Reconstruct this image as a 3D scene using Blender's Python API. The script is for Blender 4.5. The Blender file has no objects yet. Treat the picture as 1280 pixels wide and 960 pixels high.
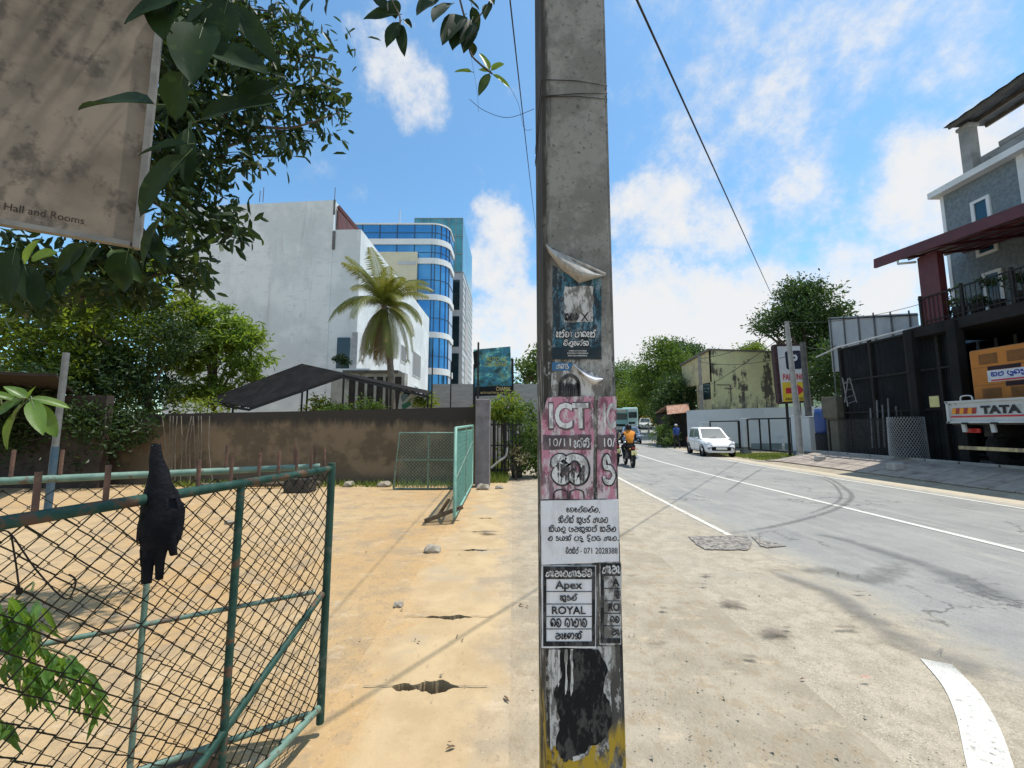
import bpy, bmesh, math, random
import numpy as np
from mathutils import Vector, Matrix, Quaternion
R = math.radians
V = Vector
rng = random.Random(7)
npr = np.random.default_rng(11)
sc = bpy.context.scene
COL = sc.collection

# ------------------------------------------------------------------ camera
FPX, W0, H0 = 500.0, 1280.0, 960.0
CAMZ = 1.55
PITCH = math.atan(53.0 / FPX)
cam = bpy.data.objects.new('camera', bpy.data.cameras.new('camera'))
COL.objects.link(cam)
cam.location = (0, 0, CAMZ)
cam.rotation_euler = (math.pi / 2 + PITCH, 0, 0)
cam.data.sensor_width = 36
cam.data.lens = 36 * FPX / W0
cam.data.clip_start = 0.05
cam.data.clip_end = 3000
sc.camera = cam
CP, SP = math.cos(PITCH), math.sin(PITCH)

def ray(px, py):
    u = (px - W0 / 2) / FPX; v = (H0 / 2 - py) / FPX
    return V((u, CP - v * SP, SP + v * CP))
def at(px, py, Y):
    d = ray(px, py); return V((0, 0, CAMZ)) + d * (Y / d.y)
def atx(px, py, X):
    d = ray(px, py); return V((0, 0, CAMZ)) + d * (X / d.x)
def gnd(px, py, z=0.0):
    d = ray(px, py); return V((0, 0, CAMZ)) + d * ((z - CAMZ) / d.z)

# ------------------------------------------------------------------ light
SUN = V((0.30, 0.06, 0.95)).normalized()
sun = bpy.data.objects.new('sun', bpy.data.lights.new('sun', 'SUN'))
COL.objects.link(sun)
sun.data.energy = 4.2
sun.data.angle = R(0.55)
sun.data.color = (1.0, 0.955, 0.88)
sun.rotation_euler = SUN.to_track_quat('Z', 'Y').to_euler()
sun.location = (20, 5, 60)
SKY_STRENGTH = 0.15
CLOUD_STRENGTH = 0.73
sc.view_settings.view_transform = 'Standard'
sc.view_settings.look = 'None'
sc.view_settings.gamma = 1
sc.view_settings.exposure = 0.28
sc.view_settings.use_curve_mapping = False
try:
    sc.cycles.max_bounces = 6
    sc.cycles.transparent_max_bounces = 24
    sc.cycles.use_denoising = True
except Exception: pass

world = bpy.data.worlds.new('World'); sc.world = world; world.use_nodes = True
nt = world.node_tree; nt.nodes.clear()
def wn(t, **k):
    n = nt.nodes.new(t)
    for a, b in k.items(): setattr(n, a, b)
    return n
wout = wn('ShaderNodeOutputWorld')
sky = wn('ShaderNodeTexSky', sky_type='NISHITA')
sky.sun_disc = False
sky.sun_elevation = math.asin(SUN.z)
sky.sun_rotation = math.atan2(SUN.x, SUN.y)
sky.air_density = 1.0; sky.dust_density = 0.6; sky.ozone_density = 1.6
bgs = wn('ShaderNodeBackground'); bgs.inputs[1].default_value = SKY_STRENGTH
bgc = wn('ShaderNodeBackground'); bgc.inputs[1].default_value = CLOUD_STRENGTH
hs = wn('ShaderNodeHueSaturation'); hs.inputs['Saturation'].default_value = 1.05
tint = wn('ShaderNodeMix', data_type='RGBA', blend_type='MULTIPLY'); tint.inputs[0].default_value = 1; tint.inputs[7].default_value = (.93, 1.22, 1.22, 1)
nt.links.new(sky.outputs[0], hs.inputs['Color']); nt.links.new(hs.outputs[0], tint.inputs[6]); nt.links.new(tint.outputs[2], bgs.inputs[0])
geo = wn('ShaderNodeTexCoord')
nrm = wn('ShaderNodeVectorMath', operation='NORMALIZE'); nt.links.new(geo.outputs['Generated'], nrm.inputs[0])
def wmath(op, a, b=None):
    n = wn('ShaderNodeMath', operation=op)
    for i, x in enumerate((a, b)):
        if x is None: continue
        if isinstance(x, (int, float)): n.inputs[i].default_value = x
        else: nt.links.new(x, n.inputs[i])
    return n.outputs[0]
# warp directions a little so that cloud outlines are ragged
wnz = wn('ShaderNodeTexNoise'); wnz.inputs['Scale'].default_value = 5.0; wnz.inputs['Detail'].default_value = 6; wnz.inputs['Roughness'].default_value = .62
nt.links.new(nrm.outputs[0], wnz.inputs['Vector'])
wsub = wn('ShaderNodeVectorMath', operation='SUBTRACT'); nt.links.new(wnz.outputs['Color'], wsub.inputs[0]); wsub.inputs[1].default_value = (.5, .5, .5)
wsc = wn('ShaderNodeVectorMath', operation='SCALE'); nt.links.new(wsub.outputs[0], wsc.inputs[0]); wsc.inputs['Scale'].default_value = .16
wadd = wn('ShaderNodeVectorMath', operation='ADD'); nt.links.new(nrm.outputs[0], wadd.inputs[0]); nt.links.new(wsc.outputs[0], wadd.inputs[1])
wdir = wn('ShaderNodeVectorMath', operation='NORMALIZE'); nt.links.new(wadd.outputs[0], wdir.inputs[0])
CLOUDS = [  # sky direction given by picture position, angular radius (deg), weight
 (463, 45, 3.0, .46), (490, 85, 4.0, .50), (525, 125, 4.0, .48), (505, 110, 5, .2),
 (610, 265, 2.2, .62), (625, 330, 6.0, .85), (640, 400, 7.0, .85), (610, 440, 6, .7), (640, 300, 5, .8), (700,420,9,.7),
 (830, 265, 5.5, .62), (880, 290, 5.5, .58), (790, 275, 5, .50), (800, 380, 8, .72), (880, 400, 8, .72), (960, 390, 8, .62),
 (1000, 260, 4, .42), (1060, 340, 6, .70), (1100, 370, 6, .75), (1160, 260, 5, .72), (1200, 220, 6, .75), (1260, 190, 6, .65), (1130, 290, 4, .55),
 (900, 60, 14, .14), (1000, 110, 12, .17), (1100, 30, 12, .12), (960, 190, 9, .12), (860, 130, 9, .12), (1180, 15, 8, .12), (1050, 200, 7, .06),
 (760, 480, 12, .40), (900, 470, 14, .42), (560, 490, 10, .3), (1100, 470, 12, .22), (330, 300, 9, .06), (400, 200, 7, .04),
]
total = None
for (px, py, rad, w) in CLOUDS:
    c = ray(px, py).normalized()
    dt = wn('ShaderNodeVectorMath', operation='DOT_PRODUCT'); nt.links.new(wdir.outputs[0], dt.inputs[0]); dt.inputs[1].default_value = c
    mr = wn('ShaderNodeMapRange', interpolation_type='SMOOTHSTEP')
    nt.links.new(dt.outputs['Value'], mr.inputs['Value'])
    mr.inputs['From Min'].default_value = math.cos(R(rad * 1.25)); mr.inputs['From Max'].default_value = math.cos(R(rad * .25))
    mr.inputs['To Max'].default_value = w
    total = mr.outputs[0] if total is None else wmath('MAXIMUM', total, mr.outputs[0]) if w > .45 else wmath('ADD', total, mr.outputs[0])
# clouds all over the rest of the sky, out of view
sep = wn('ShaderNodeSeparateXYZ'); nt.links.new(nrm.outputs[0], sep.inputs[0])
back = wn('ShaderNodeMapRange'); nt.links.new(sep.outputs['Y'], back.inputs['Value']); back.inputs['From Min'].default_value = .05; back.inputs['From Max'].default_value = -.3; back.inputs['To Max'].default_value = .5
total = wmath('ADD', total, back.outputs[0])
n2 = wn('ShaderNodeTexNoise'); n2.inputs['Scale'].default_value = 9; n2.inputs['Detail'].default_value = 10; n2.inputs['Roughness'].default_value = .66
nt.links.new(nrm.outputs[0], n2.inputs['Vector'])
nfac = wmath('MULTIPLY', wmath('SUBTRACT', n2.outputs['Fac'], .5), 2.0)
dens0 = wmath('ADD', total, nfac)
mrd = wn('ShaderNodeMapRange', interpolation_type='SMOOTHSTEP'); nt.links.new(dens0, mrd.inputs['Value'])
mrd.inputs['From Min'].default_value = .10; mrd.inputs['From Max'].default_value = .98
cr = wn('ShaderNodeValToRGB'); nt.links.new(wmath('MULTIPLY', dens0, .9), cr.inputs[0])
cr.color_ramp.elements[0].color = (.70, .80, .93, 1); cr.color_ramp.elements[1].color = (1, 1, 1, 1); cr.color_ramp.elements[0].position = .1; cr.color_ramp.elements[1].position = .6
nt.links.new(cr.outputs[0], bgc.inputs[0])
wmx = wn('ShaderNodeMixShader'); nt.links.new(wmath('MULTIPLY', mrd.outputs[0], .96), wmx.inputs[0]); nt.links.new(bgs.outputs[0], wmx.inputs[1]); nt.links.new(bgc.outputs[0], wmx.inputs[2])
nt.links.new(wmx.outputs[0], wout.inputs[0])

# ------------------------------------------------------------------ materials
MATS = {}
class NT:
    def __init__(s, name):
        s.m = bpy.data.materials.new(name); s.m.use_nodes = True
        s.t = s.m.node_tree; s.b = s.t.nodes['Principled BSDF']; s.o = s.t.nodes['Material Output']
        s.tc = s.t.nodes.new('ShaderNodeTexCoord')
        MATS[name] = s.m
    def n(s, t, **k):
        n = s.t.nodes.new(t)
        for a, b in k.items(): setattr(n, a, b)
        return n
    def l(s, a, b): s.t.links.new(a, b)
    def noise(s, scale, detail=4, rough=.55, vec=None, stretch=None, col=False):
        n = s.n('ShaderNodeTexNoise'); n.inputs['Scale'].default_value = scale; n.inputs['Detail'].default_value = detail; n.inputs['Roughness'].default_value = rough
        v = vec or s.tc.outputs['Object']
        if stretch:
            mp = s.n('ShaderNodeMapping'); mp.inputs['Scale'].default_value = stretch; s.l(v, mp.inputs['Vector']); v = mp.outputs[0]
        s.l(v, n.inputs['Vector'])
        return n.outputs['Color'] if col else n.outputs['Fac']
    def step(s, x, a, b, lo=0, hi=1):
        n = s.n('ShaderNodeMapRange', interpolation_type='SMOOTHSTEP'); s.l(x, n.inputs['Value'])
        n.inputs['From Min'].default_value = a; n.inputs['From Max'].default_value = b; n.inputs['To Min'].default_value = lo; n.inputs['To Max'].default_value = hi
        return n.outputs[0]
    def math(s, op, a, b=0.0):
        n = s.n('ShaderNodeMath', operation=op)
        for i, x in enumerate((a, b)):
            if isinstance(x, (int, float)): n.inputs[i].default_value = x
            else: s.l(x, n.inputs[i])
        return n.outputs[0]
    def mix(s, f, a, b, mode='MIX'):
        n = s.n('ShaderNodeMix', data_type='RGBA', blend_type=mode)
        for i, x in ((0, f), (6, a), (7, b)):
            if isinstance(x, (int, float)): n.inputs[i].default_value = x
            elif isinstance(x, tuple): n.inputs[i].default_value = (x[0], x[1], x[2], 1)
            else: s.l(x, n.inputs[i])
        return n.outputs[2]
    def xyz(s, which='Object'):
        n = s.n('ShaderNodeSeparateXYZ'); s.l(s.tc.outputs[which], n.inputs[0]); return n.outputs
    def pos(s):
        g = s.n('ShaderNodeNewGeometry'); return g.outputs['Position']
    def base(s, c):
        if isinstance(c, tuple): s.b.inputs['Base Color'].default_value = (c[0], c[1], c[2], 1)
        else: s.l(c, s.b.inputs['Base Color'])
    def rough(s, r):
        if isinstance(r, (int, float)): s.b.inputs['Roughness'].default_value = r
        else: s.l(r, s.b.inputs['Roughness'])
    def bump(s, h, strength=.3, dist=.01):
        n = s.n('ShaderNodeBump'); n.inputs['Strength'].default_value = strength; n.inputs['Distance'].default_value = dist
        s.l(h, n.inputs['Height']); s.l(n.outputs[0], s.b.inputs['Normal'])
    def alpha(s, a): s.l(a, s.b.inputs['Alpha'])

def M(name, c1, c2=None, scale=6, rough=.7, bump=0, metal=0, dist=.01, dirt=None, dscale=2.5, dlo=.5, dhi=.75, stretch=None):
    if name in MATS: return MATS[name]
    s = NT(name)
    c2 = c2 or tuple(x * .75 for x in c1)
    f = s.noise(scale, 5, .6, vec=s.pos(), stretch=stretch)
    c = s.mix(s.step(f, .35, .68), c1, c2)
    if dirt:
        c = s.mix(s.step(s.noise(dscale, 6, .65, vec=s.pos()), dlo, dhi), c, dirt)
    s.base(c); s.rough(rough); s.b.inputs['Metallic'].default_value = metal
    if max(c1) < .07 and not metal: s.b.inputs['Specular IOR Level'].default_value = .12
    if bump: s.bump(s.noise(scale * 4, 5, .6, vec=s.pos()), bump, dist)
    return s.m

def leafmat(name, c1, c2, c3, trans=.35, scale=1.2, rough=.45):
    s = NT(name)
    p = s.pos()
    c = s.mix(s.step(s.noise(scale, 3, .6, vec=p), .35, .65), c1, c2)
    c = s.mix(s.step(s.noise(scale * 7, 2, .6, vec=p), .58, .72), c, c3)
    s.base(c); s.rough(rough); s.b.inputs['Specular IOR Level'].default_value = .14 if max(c1) < .04 else .3
    tr = s.n('ShaderNodeBsdfTranslucent')
    tcx = s.mix(.6, c, (min(1, c2[0] * 2.6), min(1, c2[1] * 2.2), c2[2] * .6))
    s.l(tcx, tr.inputs['Color'])
    mx = s.n('ShaderNodeMixShader'); mx.inputs[0].default_value = trans
    s.l(s.b.outputs[0], mx.inputs[1]); s.l(tr.outputs[0], mx.inputs[2]); s.l(mx.outputs[0], s.o.inputs[0])
    return s.m

def glass(name, c, rough=.08, spec=.6, metal=0.0):
    s = NT(name); s.base(s.mix(s.step(s.noise(.5, 3, .5, vec=s.pos()), .4, .65), c, tuple(x * .7 for x in c)))
    s.rough(rough); s.b.inputs['Specular IOR Level'].default_value = spec; s.b.inputs['Metallic'].default_value = metal
    return s.m

# ------------------------------------------------------------------ mesh helper
WM = {}
class MB:
    def __init__(s): s.v = []; s.f = []; s.uv = None; s.mi = []; s.cur = 0; s.sm = []
    def add(s, vs, fs, smooth=False):
        o = len(s.v); s.v += [tuple(p) for p in vs]
        for f in fs: s.f.append(tuple(i + o for i in f)); s.mi.append(s.cur); s.sm.append(smooth)
    def poly(s, pts): s.add(pts, [tuple(range(len(pts)))])
    def box(s, c, size, rz=0, rot=None):
        x, y, z = (q / 2 for q in size); m = rot or Matrix.Rotation(rz, 3, 'Z'); c = V(c)
        vs = [c + m @ V((a * x, b * y, d * z)) for a, b, d in ((-1,-1,-1),(1,-1,-1),(1,1,-1),(-1,1,-1),(-1,-1,1),(1,-1,1),(1,1,1),(-1,1,1))]
        s.add(vs, [(0,3,2,1),(4,5,6,7),(0,1,5,4),(1,2,6,5),(2,3,7,6),(3,0,4,7)]); return s
    def cbox(s, c, size, b=.02, rz=0, rot=None):
        # chamfered box
        bm = bmesh.new(); bmesh.ops.create_cube(bm, size=1)
        for v in bm.verts: v.co = V((v.co.x * size[0], v.co.y * size[1], v.co.z * size[2]))
        bmesh.ops.bevel(bm, geom=bm.edges[:], offset=b, segments=2, affect='EDGES', profile=.5)
        m = rot or Matrix.Rotation(rz, 3, 'Z'); c = V(c)
        bm.verts.index_update()
        s.add([c + m @ v.co for v in bm.verts], [tuple(v.index for v in f.verts) for f in bm.faces]); bm.free(); return s
    def span(s, p0, p1): 
        p0, p1 = V(p0), V(p1); return s.box((p0 + p1) / 2, [abs(p1[i] - p0[i]) for i in range(3)])
    def bar(s, p0, p1, w, h, up=(0, 0, 1)):
        p0, p1 = V(p0), V(p1); d = (p1 - p0).normalized(); up = V(up)
        if abs(d.dot(up)) > .98: up = V((0, 1, 0))
        a = d.cross(up).normalized() * w / 2; b = a.cross(d).normalized() * h / 2
        vs = [p0 - a - b, p0 + a - b, p0 + a + b, p0 - a + b, p1 - a - b, p1 + a - b, p1 + a + b, p1 - a + b]
        s.add(vs, [(0,1,2,3)[::-1],(4,5,6,7)[::-1],(0,1,5,4)[::-1],(1,2,6,5)[::-1],(2,3,7,6)[::-1],(3,0,4,7)[::-1]]); return s
    def tube(s, pts, r, n=8, cap=True, smooth=True):
        pts = [V(p) for p in pts]; rs = r if isinstance(r, (list, tuple)) else [r] * len(pts)
        rings = []; ref = None
        for i, p in enumerate(pts):
            d = (pts[min(i + 1, len(pts) - 1)] - pts[max(i - 1, 0)])
            d = d.normalized() if d.length > 1e-9 else V((0, 0, 1))
            if ref is None: ref = V((0, 0, 1)) if abs(d.z) < .9 else V((1, 0, 0))
            a = (ref - d * ref.dot(d)); a = a.normalized() if a.length > 1e-6 else d.orthogonal().normalized()
            ref = a; b = d.cross(a)
            rings.append([p + (a * math.cos(2 * math.pi * k / n) + b * math.sin(2 * math.pi * k / n)) * rs[i] for k in range(n)])
        vs = [q for r_ in rings for q in r_]; fs = []
        for i in range(len(pts) - 1):
            for k in range(n): fs.append((i * n + k, i * n + (k + 1) % n, (i + 1) * n + (k + 1) % n, (i + 1) * n + k))
        s.add(vs, fs, smooth)
        if cap: s.add(rings[0], [tuple(range(n))[::-1]]); s.add(rings[-1], [tuple(range(n))])
        return s
    def lathe(s, c, prof, n=16, axis='Z', rot=None, smooth=True):
        c = V(c); vs = []; fs = []
        for (r, h) in prof:
            for k in range(n):
                a = 2 * math.pi * k / n
                p = V((r * math.cos(a), r * math.sin(a), h))
                if axis == 'X': p = V((p.z, p.x, p.y))
                if axis == 'Y': p = V((p.x, p.z, p.y))
                if rot: p = rot @ p
                vs.append(c + p)
        for i in range(len(prof) - 1):
            for k in range(n): fs.append((i * n + k, i * n + (k + 1) % n, (i + 1) * n + (k + 1) % n, (i + 1) * n + k))
        s.add(vs, fs, smooth); return s
    def ell(s, c, r, n=14, m=8, rot=None, smooth=True, jit=0):
        c = V(c); vs = []; fs = []
        for i in range(m + 1):
            t = math.pi * i / m
            for k in range(n):
                a = 2 * math.pi * k / n; j = 1 + rng.uniform(-jit, jit)
                p = V((r[0] * math.sin(t) * math.cos(a), r[1] * math.sin(t) * math.sin(a), r[2] * math.cos(t))) * j
                vs.append(c + (rot @ p if rot else p))
        for i in range(m):
            for k in range(n): fs.append((i * n + k, (i + 1) * n + k, (i + 1) * n + (k + 1) % n, i * n + (k + 1) % n))
        s.add(vs, fs, smooth); return s
    def prism(s, pts, dvec):
        pts = [V(p) for p in pts]; d = V(dvec); n = len(pts)
        s.add(pts + [p + d for p in pts], [tuple(range(n))[::-1], tuple(range(n, 2 * n))] + [(i, (i + 1) % n, n + (i + 1) % n, n + i) for i in range(n)]); return s
    def loft(s, rings, smooth=True, cap=True):
        n = len(rings[0]); vs = [q for r_ in rings for q in r_]; fs = []
        for i in range(len(rings) - 1):
            for k in range(n): fs.append((i * n + k, i * n + (k + 1) % n, (i + 1) * n + (k + 1) % n, (i + 1) * n + k))
        s.add(vs, fs, smooth)
        if cap: s.add(rings[0], [tuple(range(n))[::-1]]); s.add(rings[-1], [tuple(range(n))])
        return s
    def arrays(s, va, fa):
        o = len(s.v); s.v += list(map(tuple, va)); 
        s.f += [tuple(q) for q in (fa + o)]; s.mi += [s.cur] * len(fa); s.sm += [False] * len(fa); return s
    def build(s, name, mat, parent=None, local=False, recalc=True, smooth_angle=None):
        me = bpy.data.meshes.new(name)
        vs = s.v
        if parent is not None and not local:
            inv = WM[parent.as_pointer()].inverted()
            vs = [tuple(inv @ V(p)) for p in vs] if len(vs) < 60000 else (np.array(vs) @ np.array(inv.to_3x3()).T + np.array(inv.translation)).tolist()
        me.from_pydata(vs, [], s.f)
        mats = mat if isinstance(mat, list) else [mat]
        for m in mats: me.materials.append(m)
        if len(mats) > 1: me.polygons.foreach_set('material_index', s.mi)
        me.polygons.foreach_set('use_smooth', s.sm)
        if recalc and len(s.f) < 30000:
            bm = bmesh.new(); bm.from_mesh(me); bmesh.ops.recalc_face_normals(bm, faces=bm.faces[:]); bm.to_mesh(me); bm.free()
        me.validate(); me.update()
        return link(name, me, parent)
def link(name, me, parent=None):
    o = bpy.data.objects.new(name, me); COL.objects.link(o)
    if parent is not None:
        o.parent = parent; WM[o.as_pointer()] = WM[parent.as_pointer()]
    else: WM[o.as_pointer()] = Matrix.Identity(4)
    return o
def tag(o, label, cat, group=None):
    o['label'] = label; o['category'] = cat
    if group: o['group'] = group
    return o
def struct(o, kind='structure'): o['kind'] = kind; return o
def thing(name, label, cat, loc=(0, 0, 0), rz=0, group=None):
    o = bpy.data.objects.new(name, None); COL.objects.link(o); o.empty_display_size = .1
    o.location = loc; o.rotation_euler = (0, 0, rz)
    WM[o.as_pointer()] = Matrix.Translation(V(loc)) @ Matrix.Rotation(rz, 4, 'Z')
    return tag(o, label, cat, group)

def crom(pts, n=6, closed=False):
    pts = [V(p) for p in pts]; out = []
    N = len(pts); segs = N if closed else N - 1
    for i in range(segs):
        if closed: p0, p1, p2, p3 = (pts[(i + k - 1) % N] for k in range(4))
        else: p0, p1, p2, p3 = pts[max(i - 1, 0)], pts[i], pts[i + 1], pts[min(i + 2, N - 1)]
        for k in range(n):
            t = k / n
            out.append(.5 * ((2 * p1) + (p2 - p0) * t + (2 * p0 - 5 * p1 + 4 * p2 - p3) * t * t + (3 * p1 - p0 - 3 * p2 + p3) * t ** 3))
    if not closed: out.append(pts[-1])
    return out

# ------------------------------------------------------------------ lettering
def text_geo(s, bold=0.0):
    cu = bpy.data.curves.new('t', 'FONT'); cu.body = s; cu.resolution_u = 3; cu.offset = bold
    o = bpy.data.objects.new('t', cu); COL.objects.link(o)
    dg = bpy.context.evaluated_depsgraph_get(); dg.update()
    me = bpy.data.meshes.new_from_object(o.evaluated_get(dg))
    vs = [(v.co.x, v.co.y) for v in me.vertices]; fs = [tuple(p.vertices) for p in me.polygons]
    bpy.data.objects.remove(o); bpy.data.curves.remove(cu); bpy.data.meshes.remove(me)
    return vs, fs
G = {
 'ව': (1.05, [[(.15,.72),(.3,.95),(.6,1),(.9,.75),(.95,.4),(.7,.05),(.35,.02),(.08,.25),(.12,.5),(.35,.58),(.5,.42),(.4,.25)]]),
 'ල': (1.1, [[(.38,.35),(.5,.55),(.35,.7),(.12,.5),(.1,.2),(.4,0),(.8,.05),(1.0,.4),(.95,.85),(.65,1),(.45,.88)]]),
 'ත': (1.1, [[(.25,.55),(.38,.78),(.52,.55),(.35,.38),(.12,.5),(.1,.15),(.4,0),(.75,.02),(1,.35),(.95,.8),(.7,1),(.55,.85)]]),
 'ක': (1.3, [[(.05,.1),(.3,0),(.55,.2),(.45,.45),(.2,.45),(.12,.7),(.3,.98),(.55,.85),(.6,.5),(.75,.95),(1.05,.95),(1.2,.6),(1.1,.15),(.85,0),(.7,.2),(.85,.35)]]),
 'ස': (1.25, [[(.2,.6),(.1,.85),(.35,1),(.5,.8),(.35,.55),(.1,.3),(.25,0),(.5,.1),(.57,.45)], [(.57,.45),(.7,.02),(1,.05),(1.12,.5),(1,.95),(.78,.95),(.72,.7)]]),
 'ප': (1.1, [[(.3,1),(.08,.7),(.1,.25),(.4,0),(.8,.02),(1.0,.4),(.85,.75),(.6,.6),(.7,.4)]]),
 'ර': (.85, [[(.5,.75),(.35,1),(.15,.85),(.2,.6),(.55,.55),(.75,.3),(.55,.02),(.2,.05),(.1,.25)]]),
 'අ': (1.3, [[(.15,.35),(.1,.08),(.4,0),(.7,.2),(.7,.6),(.45,.75),(.25,.6),(.35,.4)], [(.7,.5),(.9,.95),(1.1,.8),(1.15,0)]]),
 'ය': (1.2, [[(.1,.95),(.08,.3),(.35,0),(.6,.2),(.6,.6),(.45,.7)], [(.6,.3),(.85,0),(1.1,.3),(1.05,.8),(.8,.98),(.75,.75)]]),
 'හ': (1.05, [[(.15,.9),(.45,1),(.75,.8),(.6,.55),(.25,.5),(.08,.25),(.3,0),(.7,.02),(.95,.35),(.9,.9)]]),
 'න': (1.05, [[(.2,.3),(.35,.5),(.5,.3),(.35,.1),(.1,.25),(.12,.75),(.4,1),(.75,.95),(.95,.6),(.9,.2),(.65,.05)]]),
 'ම': (1.1, [[(.35,.95),(.15,.85),(.3,.65),(.1,.35),(.2,.05),(.6,0),(.95,.2),(1.0,.7),(.8,1),(.6,.85),(.7,.65)]]),
 'බ': (1.1, [[(.2,.95),(.4,.8),(.15,.6),(.08,.25),(.35,0),(.75,0),(1,.35),(.95,.85),(.7,.95)]]),
 'ද': (1.0, [[(.6,.95),(.3,.95),(.15,.7),(.4,.5),(.7,.5),(.65,.2),(.4,0),(.1,.1)], [(.4,0),(.5,-.25),(.9,-.2)]]),
 'ට': (1.0, [[(.75,.85),(.4,1),(.1,.7),(.1,.25),(.4,0),(.8,.1),(.9,.4),(.65,.55),(.45,.4)]]),
 'ච': (1.05, [[(.12,.8),(.4,1),(.8,.9),(.95,.5),(.8,.1),(.4,0),(.1,.2),(.3,.45),(.6,.35)]]),
 'ශ': (1.1, [[(.1,.05),(.1,.6),(.35,1),(.75,.95),(1,.6),(.9,.1),(.55,.02),(.45,.3),(.6,.5)]]),
 'ණ': (1.4, [[(.2,.3),(.35,.5),(.5,.3),(.35,.1),(.1,.25),(.12,.75),(.4,1),(.65,.85),(.7,.3)], [(.7,.6),(.85,1),(1.15,.95),(1.3,.5),(1.1,.05),(.85,.1)]]),
 'ග': (1.1, [[(.08,.1),(.1,.7),(.35,1),(.6,.7),(.6,.2)], [(.6,.7),(.8,1),(1.0,.8),(1.0,.05)]]),
 'ා': (.5, [[(.05,.85),(.22,1),(.36,.75),(.36,0)]]),
 'ැ': (.5, [[(.05,.8),(.2,.95),(.3,.6),(.1,.2),(.3,0),(.42,.25)]]),
 'ෙ': (.62, [[(.5,.85),(.25,1),(.1,.7),(.25,.45),(.45,.6),(.35,.8)], [(.1,.7),(.12,.2),(.35,0),(.5,.2)]]),
 'ි': (0, [[(-.9,1.12),(-.5,1.38),(-.12,1.12)]]),
 'ී': (0, [[(-.9,1.12),(-.5,1.38),(-.12,1.12),(-.3,1.25)]]),
 'ු': (0, [[(-.6,0),(-.6,-.3),(-.2,-.28),(-.12,-.05)]]),
 '්': (0, [[(-.4,1.05),(-.3,1.35),(-.02,1.3),(-.08,1.12)]]),
 'ේ': (0, [[(-.4,1.05),(-.3,1.35),(-.02,1.3),(-.08,1.12)]]),
 ',': (.35, [[(.15,.1),(.18,-.05),(.08,-.2)]]), '.': (.35, [[(.12,.0),(.18,.08),(.24,0),(.18,-.02)]]), '-': (.7, [[(.1,.45),(.55,.45)]]), ' ': (.55, []),
}
G['ഢ'] = (1.1, [[(.1,.60),(.1,.88),(.26,.98),(.42,.82),(.62,.98),(.9,.88),(1.0,.5),(.92,.15),(.74,.04),(.62,.22),(.72,.40)],[(.42,.82),(.2,.58),(.1,.26),(.28,.03),(.46,.18)]])
G['ආ'] = (1.75, G['අ'][1] + [[(1.3,.85),(1.45,1),(1.6,.75),(1.6,0)]])
G['ඇ'] = (1.75, G['අ'][1] + [[(1.3,.8),(1.45,.95),(1.55,.6),(1.35,.2),(1.55,0),(1.66,.25)]])
def ribbon(pts, w):
    pts = [V((p[0], p[1])) for p in pts]; out = []; n = len(pts)
    for i, p in enumerate(pts):
        d = pts[min(i + 1, n - 1)] - pts[max(i - 1, 0)]; d = d.normalized() if d.length > 1e-9 else V((1, 0))
        q = V((-d.y, d.x)) * w / 2; out += [p + q, p - q]
    return out, [(2 * i, 2 * i + 1, 2 * i + 3, 2 * i + 2) for i in range(n - 1)]
def sinhala_geo(s, w=.15):
    vs, fs = [], []; x = 0; s2 = []
    for ch in s:                       # the vowel sign that is written before its letter
        if ch in 'ෙේ' and s2:
            s2.insert(len(s2) - 1, 'ෙ')
            if ch == 'ේ': s2.append('්')
        else: s2.append(ch)
    for ch in s2:
        adv, strokes = G.get(ch, G['ව'])
        for st in strokes:
            pts = [V((p[0] + x, p[1])) for p in crom([(a, b, 0) for a, b in st], 5)]
            rv, rf = ribbon(pts, w); o = len(vs); vs += [(p.x, p.y) for p in rv]; fs += [tuple(i + o for i in f) for f in rf]
        x += adv * 1.06
    return vs, fs
def letter(mb, geo, c, right, up, w=None, h=None, lift=None):
    """put flat lettering, fitted to width w and/or height h, centred on c in the plane right/up"""
    vs, fs = geo
    if not vs: return
    a = np.array(vs); lo, hi = a.min(0), a.max(0); sz = np.maximum(hi - lo, 1e-6)
    sx = w / sz[0] if w else h / sz[1]; sy = h / sz[1] if h else sx
    c, right, up = V(c), V(right), V(up)
    mb.add([c + right * ((p[0] - (lo[0] + hi[0]) / 2) * sx) + up * ((p[1] - (lo[1] + hi[1]) / 2) * sy) for p in vs], fs)

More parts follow.
